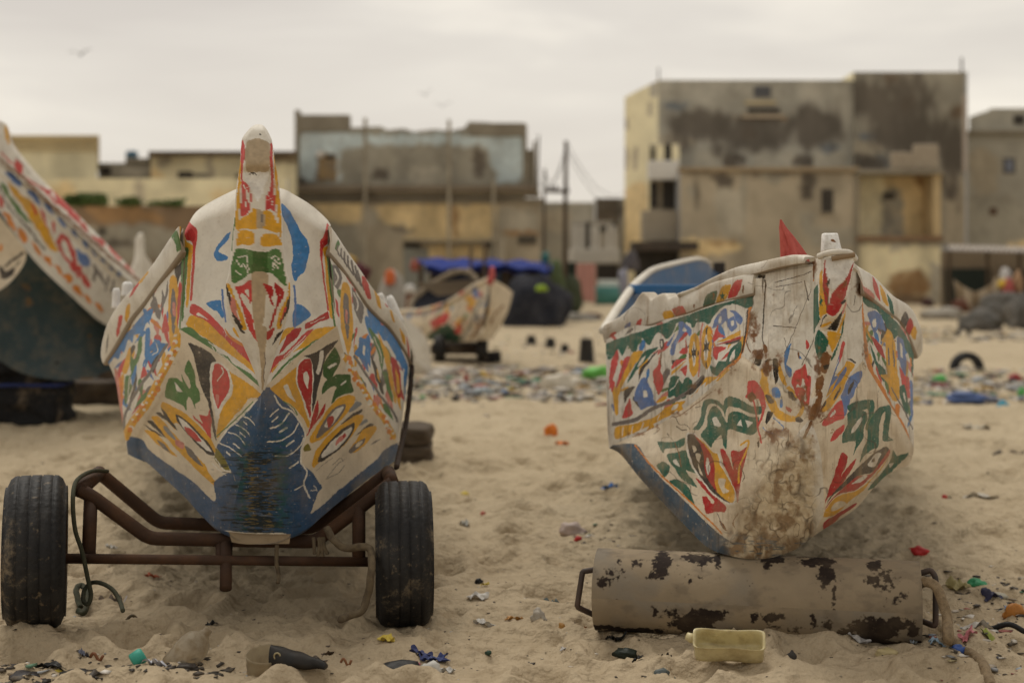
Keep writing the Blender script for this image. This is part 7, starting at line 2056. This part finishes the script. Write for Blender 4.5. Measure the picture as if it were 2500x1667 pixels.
ORG, BLU, DBL, RED, BLK, WHT, GRN, TEA, YEL, TAN, BRN, PNK, LBL, DGR = (.72, .20, .02), (.05, .18, .50), (.03, .06, .22), (.50, .03, .03), (.014, .014, .014), (.62, .60, .56), (.10, .40, .10), (.05, .34, .26), (.62, .48, .08), (.40, .30, .16), (.16, .09, .05), (.55, .20, .22), (.30, .42, .52), (.02, .05, .03)
LIST = [
 (1344, 1072, 38, 30, ORG, 'larger of two orange plastic scraps on the bare sand between the boats', 'scrap', 'orange_peel', 'lump'),
 (1372, 1092, 32, 14, ORG, 'smaller orange plastic scrap just right of the larger one', 'scrap', 'orange_peel', 'film'),
 (1490, 1200, 38, 16, BLU, 'blue plastic strip on sand left of the cream boat keel', 'scrap', 'plastic_strip', 'film'),
 (1395, 1310, 66, 32, (.52, .42, .38), 'crumpled white and pink bag half buried in front of the pipe handle', 'bag', 'plastic_bag', 'lump'),
 (1412, 1332, 18, 12, RED, 'small red scrap beside the crumpled white bag', 'scrap', 'red_scrap', 'lump'),
 (1168, 1422, 20, 16, BLK, 'small black lump on the sand right of the right wheel', 'stone', 'black_lump', 'lump'),
 (1183, 1436, 18, 8, YEL, 'yellow scrap beside the small black lump', 'scrap', 'yellow_scrap', 'film'),
 (1166, 1462, 46, 14, WHT, 'white torn film on the sand right of the right wheel', 'film', 'plastic_film', 'film'),
 (1348, 1476, 34, 14, LBL, 'pale blue white scrap on the sand left of the pipe handle', 'scrap', 'pale_scrap', 'film'),
 (1255, 1508, 38, 8, (.45, .22, .05), 'orange brown wrapper in the middle of the near sand', 'wrapper', 'wrapper', 'film'),
 (1185, 1522, 52, 14, WHT, 'thin white film strip below the torn white film', 'film', 'plastic_film', 'film'),
 (1315, 1515, 38, 34, (.42, .38, .32), 'clear crumpled cup near the pipe handle', 'cup', 'crushed_cup', 'lump'),
 (1372, 1522, 18, 18, (.42, .22, .06), 'brown orange lump by the crumpled cup', 'scrap', 'brown_scrap', 'lump'),
 (1432, 1528, 14, 9, (.38, .16, .06), 'small rusty scrap at the left end of the pipe', 'scrap', 'rusty_scrap', 'film'),
 (1502, 1558, 44, 14, BLK, 'black rag sliver just under the left end of the pipe', 'rag', 'black_rag', 'film'),
 (1526, 1582, 60, 22, (.012, .02, .014), 'black oval sole lying in front of the pipe', 'sole', 'shoe_sole', 'lump'),
 (1556, 1605, 26, 10, BLK, 'black shred with a pale tip below the oval sole', 'rag', 'black_shred', 'film'),
 (1624, 1600, 26, 12, BLK, 'black shred left of the yellow jerrycan', 'rag', 'black_shred', 'film'),
 (1390, 1590, 40, 10, (.5, .48, .46), 'white and black paper scrap on the near sand', 'paper', 'paper_scrap', 'film'),
 (1192, 1598, 16, 10, DGR, 'small dark green shard on the near sand', 'shard', 'green_shard', 'lump'),
 (1615, 1640, 40, 24, (.10, .12, .12), 'grey plastic cup shard at the lower edge, left of the jerrycan', 'shard', 'cup_shard', 'lump'),
 (1664, 1640, 28, 22, (.22, .33, .38), 'curved pale blue rim piece at the lower edge', 'shard', 'rim_shard', 'film'),
 (1932, 1612, 26, 30, (.05, .045, .04), 'dark upright wedge of rubber right of the jerrycan', 'shard', 'rubber_wedge', 'lump'),
 (2098, 1590, 48, 18, (.50, .48, .46), 'white and red packet lying in front of the pipe', 'packet', 'packet', 'film'),
 (2165, 1614, 56, 24, (.46, .38, .20), 'cream foam lump with a dark underside below the right end of the pipe', 'foam', 'foam_piece', 'lump'),
 (2230, 1596, 16, 10, (.40, .45, .50), 'tiny pale blue scrap below the pipe end', 'scrap', 'tiny_scrap', 'film'),
 (2288, 1604, 34, 12, LBL, 'light blue film beside the draped rope', 'film', 'blue_film', 'film'),
 (2340, 1612, 46, 28, (.02, .07, .28), 'bright blue crumpled wrapper beside the draped rope', 'wrapper', 'blue_wrapper', 'lump'),
 (2244, 1368, 44, 20, RED, 'red cloth scrap just behind the right end of the pipe', 'cloth', 'red_rag', 'lump'),
 (2388, 1432, 50, 30, (.05, .30, .14), 'green plastic knot on the sand at the right', 'scrap', 'green_knot', 'lump'),
 (2428, 1458, 60, 20, (.35, .33, .26), 'pale crumpled film below the green knot', 'film', 'plastic_film', 'lump'),
 (2422, 1470, 42, 14, (.03, .03, .07), 'dark navy shred below the green knot', 'rag', 'navy_shred', 'film'),
 (2476, 1508, 50, 34, (.46, .19, .04), 'orange and blue box near the right edge', 'box', 'carton', 'lump'),
 (2470, 1498, 32, 14, (.12, .22, .42), 'blue flap on the orange box near the right edge', 'flap', 'carton_flap', 'film'),
 (2452, 1554, 100, 18, BLK, 'long dark driftwood strip at the right edge', 'driftwood', 'driftwood', 'stick'),
 (2388, 1562, 60, 12, WHT, 'white sheet scrap left of the dark driftwood', 'scrap', 'white_sheet', 'film'),
 (2362, 1590, 34, 14, PNK, 'pale pink scrap left of the yellow green scrap', 'scrap', 'pink_scrap', 'film'),
 (2420, 1580, 44, 14, (.28, .32, .06), 'yellow green scrap below the white sheet', 'scrap', 'green_scrap', 'film'),
 (2340, 1448, 50, 22, (.32, .27, .12), 'straw coloured scrap right of the pipe handle', 'scrap', 'straw', 'film'),
 (2370, 1222, 110, 14, (.58, .54, .46), 'long white film lying on the sand right of the cream boat', 'film', 'plastic_film', 'film'),
 (2306, 1224, 14, 12, RED, 'small red scrap at the left end of the long white film', 'scrap', 'red_scrap', 'lump'),
 (2382, 1044, 56, 16, (.52, .47, .38), 'pale plastic on the sand right of the cream boat', 'film', 'plastic_film', 'film'),
 (2438, 1104, 30, 14, (.06, .045, .03), 'dark stick end on the sand at the right', 'stick', 'stick', 'lump'),
 (2482, 1102, 40, 8, (.10, .07, .05), 'thin brown stick cut by the right edge', 'stick', 'stick', 'stick'),
 (372, 1400, 34, 12, (.42, .10, .04), 'red orange scrap on the sand below the left cradle', 'scrap', 'red_scrap', 'film'),
 (272, 1342, 26, 10, WHT, 'small white scrap behind the left trailer post', 'scrap', 'white_scrap', 'film'),
 (276, 1458, 46, 30, (.46, .42, .42), 'pale torn bag caught in the cord loop', 'bag', 'torn_bag', 'film'),
 (320, 1508, 44, 10, (.10, .075, .04), 'brown stick with a dark end on the sand left of the tow pin', 'stick', 'stick', 'stick'),
 (516, 1522, 26, 9, BLK, 'small black shred on the sand under the trailer', 'rag', 'black_shred', 'film'),
 (236, 1608, 34, 10, (.22, .09, .04), 'rust brown stick on the near left sand', 'stick', 'stick', 'stick'),
 (205, 1608, 22, 12, (.14, .15, .20), 'grey blue scrap beside the rust brown stick', 'scrap', 'blue_scrap', 'film'),
 (100, 1636, 130, 14, BLK, 'long black seaweed strip on the sand at the lower left', 'seaweed', 'seaweed', 'film'),
 (60, 1660, 80, 24, (.02, .016, .018), 'dark seaweed clump in the lower left corner', 'seaweed', 'seaweed', 'lump'),
 (145, 1644, 22, 10, YEL, 'yellow brown shell scrap on the long black seaweed', 'scrap', 'yellow_scrap', 'lump'),
 (205, 1650, 46, 6, BLK, 'short black seaweed strip right of the long one', 'seaweed', 'seaweed', 'film'),
 (190, 1664, 80, 18, BLK, 'black seaweed clump at the bottom edge', 'seaweed', 'seaweed', 'lump'),
 (382, 1664, 50, 22, (.55, .56, .62), 'white printed film tail behind the teal cap', 'film', 'plastic_film', 'film'),
 (452, 1662, 60, 16, (.03, .022, .016), 'dark brown seaweed clump right of the teal cap', 'seaweed', 'seaweed', 'lump'),
 (516, 1662, 46, 14, (.02, .018, .016), 'dark weed clump below the clear bottle', 'seaweed', 'seaweed', 'lump'),
 (942, 1580, 36, 16, YEL, 'yellow peel scrap on the near sand', 'scrap', 'yellow_peel', 'film'),
 (890, 1554, 14, 9, BLK, 'tiny black pebble left of the yellow peel', 'pebble', 'pebble', 'lump'),
 (1028, 1600, 46, 16, (.04, .05, .15), 'dark blue wrapper half of a torn packet at the bottom', 'wrapper', 'blue_wrapper', 'film'),
 (1060, 1612, 60, 24, (.05, .07, .20), 'larger torn dark blue wrapper at the bottom', 'wrapper', 'blue_wrapper', 'film'),
 (1015, 1618, 22, 12, (.55, .18, .24), 'small pink scrap beside the torn blue wrapper', 'scrap', 'pink_scrap', 'lump'),
 (975, 1658, 110, 34, BLK, 'black crumpled bag at the bottom edge', 'bag', 'black_bag', 'lump'),
 (1052, 1662, 50, 34, (.58, .57, .53), 'white crushed tube beside the black bag', 'tube', 'crushed_tube', 'lump'),
 (1090, 1660, 40, 14, (.54, .53, .50), 'white flat scrap right of the crushed tube', 'scrap', 'white_scrap', 'film'),
 (770, 1652, 46, 14, (.38, .34, .32), 'pale grey flake beside the black shoe', 'flake', 'flake', 'film'),
 (845, 1645, 26, 8, (.25, .11, .05), 'small brown stick right of the black shoe', 'stick', 'stick', 'stick'),
 (800, 1598, 26, 10, (.14, .10, .07), 'small brown chip on the sand above the black shoe', 'chip', 'wood_chip', 'film'),
 (1135, 1199, 22, 14, YEL, 'yellow scrap on the sand right of the trailer', 'scrap', 'yellow_scrap', 'lump'),
 (1134, 1282, 22, 14, (.45, .45, .42), 'pale clear scrap below the yellow one', 'scrap', 'clear_scrap', 'film'),
 (1180, 1264, 14, 10, (.6, .2, .16), 'tiny coral red scrap on the open sand', 'scrap', 'coral_scrap', 'lump'),
 (1360, 950, 90, 46, (.62, .56, .45), 'large white bag in the litter strip left of the cream boat', 'bag', 'plastic_bag', 'lump'),
 (1460, 926, 76, 34, (.16, .52, .10), 'bright green bag in the litter strip beside the cream boat', 'bag', 'green_bag', 'lump'),
 (1330, 915, 70, 20, (.13, .10, .07), 'dark brown weed heap in the litter strip', 'heap', 'weed_heap', 'lump'),
 (1308, 938, 24, 16, (.12, .28, .17), 'dull green scrap in the litter strip', 'scrap', 'green_scrap', 'lump'),
 (1032, 970, 14, 12, (.05, .28, .08), 'small green scrap at the near edge of the litter strip', 'scrap', 'green_scrap', 'lump'),
 (1178, 922, 22, 14, (.56, .38, .08), 'yellow wrapper in the litter strip', 'wrapper', 'yellow_wrapper', 'lump'),
 (1235, 955, 44, 14, (.55, .40, .08), 'second, longer yellow wrapper in the litter strip', 'wrapper', 'yellow_wrapper', 'film'),
 (1178, 960, 50, 18, (.38, .43, .45), 'pale blue film in the litter strip', 'film', 'blue_film', 'lump'),
 (1232, 966, 22, 14, (.20, .27, .42), 'grey blue scrap in the litter strip', 'scrap', 'blue_scrap', 'lump'),
 (1310, 970, 36, 12, (.55, .50, .44), 'whitish film left of the large white bag', 'film', 'plastic_film', 'film'),
 (1402, 972, 60, 18, (.58, .54, .48), 'white film below the large white bag', 'film', 'plastic_film', 'film'),
 (1138, 936, 14, 24, (.34, .10, .08), 'dull red bottle standing in the litter strip', 'bottle', 'red_bottle', 'lump'),
 (2294, 932, 30, 18, (.12, .46, .12), 'bright green scrap in the right litter strip', 'scrap', 'green_scrap', 'lump'),
 (2360, 982, 100, 26, (.08, .13, .30), 'blue denim rag in the right litter strip', 'rag', 'blue_rag', 'lump'),
 (2420, 976, 40, 16, (.22, .23, .30), 'grey blue rag end right of the blue denim rag', 'rag', 'blue_rag', 'lump'),
 (2400, 958, 44, 10, (.50, .30, .07), 'orange film behind the blue denim rag', 'film', 'orange_film', 'film'),
 (2448, 994, 24, 18, (.10, .42, .60), 'sky blue cup in the right litter strip', 'cup', 'blue_cup', 'lump'),
 (2478, 932, 28, 18, (.34, .04, .04), 'dark red scrap in the right litter strip', 'scrap', 'red_scrap', 'lump'),
 (2494, 968, 22, 20, (.12, .44, .12), 'green scrap cut by the right edge', 'scrap', 'green_scrap', 'lump'),
 (2264, 984, 20, 10, (.10, .15, .32), 'small blue scrap left of the blue denim rag', 'scrap', 'blue_scrap', 'film'),
 (2240, 978, 22, 14, (.52, .33, .06), 'yellow orange scrap next to the cream boat side', 'scrap', 'yellow_scrap', 'lump'),
 (2240, 956, 34, 16, (.45, .41, .34), 'pale bag next to the cream boat side', 'bag', 'plastic_bag', 'lump'),
 (2290, 956, 32, 12, (.14, .12, .05), 'olive brown clump in the right litter strip', 'clump', 'weed_clump', 'lump'),
]
for i, e_ in enumerate(LIST): scrap(*e_, seed=i + 1, rz=random.uniform(-.5, .5))

# yellow jerrycan cut open, lying in front of the pipe
def jerrycan():
    x, y = G(1782, 1628); t = thing('jerrycan', (x, y, 0), 'pale yellow jerrycan cut open and lying in front of the pipe', 'jerrycan')
    m, nt, b = mat_new('yellow_plastic'); c = noise_mix(nt, (.60, .52, .29), (.40, .32, .16), 18, .45, .7); nt.links.new(c, b.inputs['Base Color']); b.inputs['Roughness'].default_value = .4
    b.inputs['Subsurface Weight'].default_value = .15; b.inputs['Subsurface Radius'].default_value = (.02, .015, .005)
    z = hz(x, y); rz = -.15; M = Matrix.Translation((x, y + .02, z + .035)) @ Matrix.Rotation(rz, 4, 'Z') @ Matrix.Rotation(.62, 4, 'X')
    l, w_, h_ = .245, .085, .075
    def ring(s, zz_, n=64):
        a = np.linspace(0, 2 * np.pi, n, endpoint=False); k = (np.abs(np.cos(a)) ** 6 + np.abs(np.sin(a)) ** 6) ** (-1 / 6)
        return np.stack([np.cos(a) * k * l / 2 * s, np.sin(a) * k * w_ / 2 * s, np.full(n, zz_) + .006 * np.sin(a * 3)], 1)
    rows = [ring(.0, .0), ring(.80, 0), ring(.97, .008), ring(1.0, .03), ring(.985, .05), ring(1.0, .07), ring(1.0, h_), ring(1.035, h_ + .004), ring(1.03, h_ + .009), ring(.955, h_ + .004), ring(.945, .06), ring(.93, .02), ring(.85, .008), ring(0, .007)]
    S = np.array(rows); S = (S.reshape(-1, 3) @ np.array(M.to_3x3()).T + np.array(M.translation)).reshape(S.shape)
    a = Acc(); a.grid(S, closeu=True); a.obj('can_body', m, t)
    P = np.array([M @ Vector(p) for p in ((-.05, .042, h_ * .75), (-.045, .060, h_ * .55), (-.01, .066, h_ * .5), (.03, .064, h_ * .5), (.045, .044, h_ * .7))])
    a = Acc(); a.grid(tube(spline(P, 30), .011, 10), closeu=True); a.obj('handle', m, t)
    P = np.array([M @ Vector(p) for p in ((-.118, .02, .05), (-.135, .022, .055), (-.150, .025, .062))])
    a = Acc(); a.grid(tube(P, [.017, .017, .013], 14), closeu=True); a.obj('spout', m, t)
jerrycan()
# clear plastic bottle and a ribbed tub under the white boat
def clear_mat(name, col, al):
    m, nt, b = mat_new(name); b.inputs['Base Color'].default_value = (*col, 1); b.inputs['Roughness'].default_value = .35; b.inputs['Transmission Weight'].default_value = al; b.inputs['IOR'].default_value = 1.12
    c = noise_mix(nt, col, (.36, .28, .18), 30, .45, .7); nt.links.new(c, b.inputs['Base Color']); bump(nt, b, 30, .4, .01); return m
x, y = G(462, 1632); t = thing('bottle', (x, y, 0), 'sandy clear plastic bottle half buried under the trailer front', 'bottle')
M = Matrix.Translation((x - .01, y, hz(x, y) + .028)) @ Matrix.Rotation(.6, 4, 'Z') @ Matrix.Rotation(-.75, 4, 'Y')
S = lathe([(-.07, .001), (-.07, .048), (-.06, .055), (.0, .056), (.04, .055), (.07, .045), (.09, .022), (.10, .016), (.115, .016), (.115, .001)], 30)
S = (S.reshape(-1, 3) @ np.array(M.to_3x3()).T + np.array(M.translation)).reshape(S.shape); a = Acc(); a.grid(S, closeu=True); a.obj('bottle_body', clear_mat('clear_plastic', (.56, .50, .40), .65), t)
x, y = G(652, 1650); t = thing('tub', (x, y, 0), 'sandy translucent ribbed tub sunk in sand below the keel', 'tub')
r = 52 / FPX * y; pr = [(-.06, r * .82)]
for k in range(5): pr += [(-.04 + k * .026, r * (.86 + .02 * k)), (-.028 + k * .026, r * (.89 + .02 * k)), (-.02 + k * .026, r * (.86 + .022 * k))]
pr += [(.10, r * .98), (.108, r * 1.0), (.108, r * .94), (.0, r * .82), (-.02, .001)]
S = lathe(pr, 48, 'z'); S[..., 2] += S[..., 1] * .18; S = S + np.array([x, y, hz(x, y) - .045]); a = Acc(); a.grid(S, closeu=True); a.obj('tub_body', clear_mat('milky_plastic', (.46, .38, .25), .45), t)
# black shoe at the bottom edge
def shoe():
    x, y = G(722, 1662); t = thing('shoe', (x, y, 0), 'worn black shoe with a metal eyelet lying at the bottom edge', 'shoe')
    m = plain('black_leather', (.014, .013, .012), .5, (.05, .04, .03), 20, .6)
    n = 40; rows = []
    for u in np.linspace(0, 1, n):
        hw = .036 * (math.sin(min(u * 1.15 + .08, 1) * math.pi * .96) ** .5 + .12); hh = .052 * (1 - u) ** .7 + .016
        a = np.linspace(0, 2 * np.pi, 26, endpoint=False); rows.append(np.stack([np.full(26, (u - .45) * .20), np.cos(a) * hw, np.maximum(np.sin(a), -.45) * hh * .7 + hh * .34], 1))
    S = np.array(rows); S[:, :, 2] += .0015 * np.sin(S[:, :, 0] * 90)
    M = Matrix.Translation((x, y, hz(x, y))) @ Matrix.Rotation(-.22, 4, 'Z'); T = lambda S: (S.reshape(-1, 3) @ np.array(M.to_3x3()).T + np.array(M.translation)).reshape(S.shape)
    a = Acc(); a.grid(T(S), closeu=True); a.grid(T(np.stack([S[0], np.broadcast_to(S[0].mean(0), S[0].shape)])), closeu=True); a.grid(T(np.stack([S[-1], np.broadcast_to(S[-1].mean(0), S[-1].shape)])), closeu=True); a.obj('upper', m, t)
    ang = np.linspace(0, 2 * np.pi, 24); P = np.stack([-.055 + .011 * np.cos(ang), -.030 + .0 * ang, .040 + .011 * np.sin(ang)], 1); a = Acc(); a.grid(tube(T(P), .0032, 8), closeu=True); a.obj('eyelet', plain('brass', (.4, .34, .2), .4, metal=.5), t)
shoe()
# teal bottle cap end at the lower left
x, y = G(340, 1658); t = thing('bottle_stopper', (x, y, 0), 'teal plastic cap lying at the bottom left', 'cap')
S = lathe([(0, .001), (0, .022), (.004, .027), (.04, .027), (.046, .022), (.048, .001)], 30); M = Matrix.Translation((x - .025, y, hz(x, y) + .012)) @ Matrix.Rotation(.5, 4, 'Z') @ Matrix.Rotation(-.5, 4, 'Y')
S = (S.reshape(-1, 3) @ np.array(M.to_3x3()).T + np.array(M.translation)).reshape(S.shape); a = Acc(); a.grid(S, closeu=True); a.obj('cap_body', lm(TEA), t)

# the countless small scraps: two strips of litter and a thin scatter, one mass each
def litter(name, label, regions, seed):
    r = np.random.default_rng(seed); a = Acc()
    cols = [np.array(c) for c in ((.60, .56, .49), (.55, .49, .39), (.66, .63, .58), (.48, .46, .42), (.55, .50, .43), (.62, .58, .52), (.40, .34, .26), (.16, .12, .08), (.10, .08, .06), (.30, .32, .34), (.45, .30, .10), (.25, .30, .36), (.42, .36, .20), (.10, .22, .14), (.35, .12, .10), (.05, .05, .06), (.50, .45, .38))]
    V, F, C = [], [], []; n = 0
    bm = bmesh.new(); bmesh.ops.create_icosphere(bm, subdivisions=1, radius=1); bv = np.array([v.co[:] for v in bm.verts]); bf = np.array([[v.index for v in f.verts] for f in bm.faces]); bm.free()
    for (x0, x1, y0, y1, cnt, smin, smax, dark) in regions:
        for _ in range(cnt):
            px, py = r.uniform(x0, x1), r.uniform(y0, y1) if r.random() < .7 else r.normal((y0 + y1) / 2, (y1 - y0) / 4)
            if py < 800: continue
            x, y = G(px, py); s = r.uniform(smin, smax) * r.random() ** .5; c = cols[r.integers(len(cols))] if r.random() > dark else np.array((.035, .028, .022))
            k = np.array([r.uniform(.6, 1.6), r.uniform(.5, 1.2), r.uniform(.08, .38)]) * s
            th = r.uniform(0, 6.28); p = bv * (1 + .5 * r.normal(size=(len(bv), 1)).clip(-1, 1)) * k
            q = np.stack([p[:, 0] * math.cos(th) - p[:, 1] * math.sin(th), p[:, 0] * math.sin(th) + p[:, 1] * math.cos(th), p[:, 2]], 1) + np.array([x, y, 0]); V.append((q, x, y, k[2])); C.append(np.tile(c * r.uniform(.7, 1.15), (len(bv), 1)))
    xs, ys = np.array([v[1] for v in V]), np.array([v[2] for v in V]); H = hgt(xs, ys)
    P = np.concatenate([v[0] + np.array([0, 0, h + v[3] * .4]) for v, h in zip(V, H)]); m = len(bv)
    T = np.concatenate([bf + i * m for i in range(len(V))]); T4 = T
    me = bpy.data.meshes.new(name); me.vertices.add(len(P)); me.vertices.foreach_set('co', P.astype(np.float32).ravel()); me.loops.add(T4.size); me.loops.foreach_set('vertex_index', T4.astype(np.int32).ravel())
    me.polygons.add(len(T4)); me.polygons.foreach_set('loop_start', np.arange(0, T4.size, 3, dtype=np.int32)); me.update(calc_edges=True)
    at = me.color_attributes.new('paint', 'FLOAT_COLOR', 'POINT'); CC = np.concatenate(C); at.data.foreach_set('color', np.concatenate([CC, np.ones((len(CC), 1))], 1).astype(np.float32).ravel())
    o = link(name, me, M_PAINT); tag(o, label, 'litter', kind='stuff')
litter('litter', 'strip of mixed plastic rubbish across the sand behind the two painted boats', [(960, 1490, 896, 975, 1500, .015, .085, .08), (2225, 2520, 905, 985, 620, .015, .075, .08), (960, 1490, 900, 970, 110, .08, .20, .0), (2225, 2520, 910, 980, 50, .07, .16, .0), (-50, 300, 930, 985, 60, .02, .07, .1), (1050, 1500, 790, 890, 160, .02, .08, .15), (2250, 2520, 800, 835, 200, .03, .12, .25)], 5)
litter('debris', 'thin scatter of dark weed chips and crumbs over the near sand', [(0, 2500, 1000, 1340, 520, .004, .015, .5), (0, 2500, 1340, 1667, 900, .002, .010, .6), (2260, 2520, 1400, 1667, 260, .006, .026, .5), (0, 560, 1610, 1690, 220, .006, .030, .85), (1380, 1560, 1300, 1340, 40, .006, .02, .7)], 9)
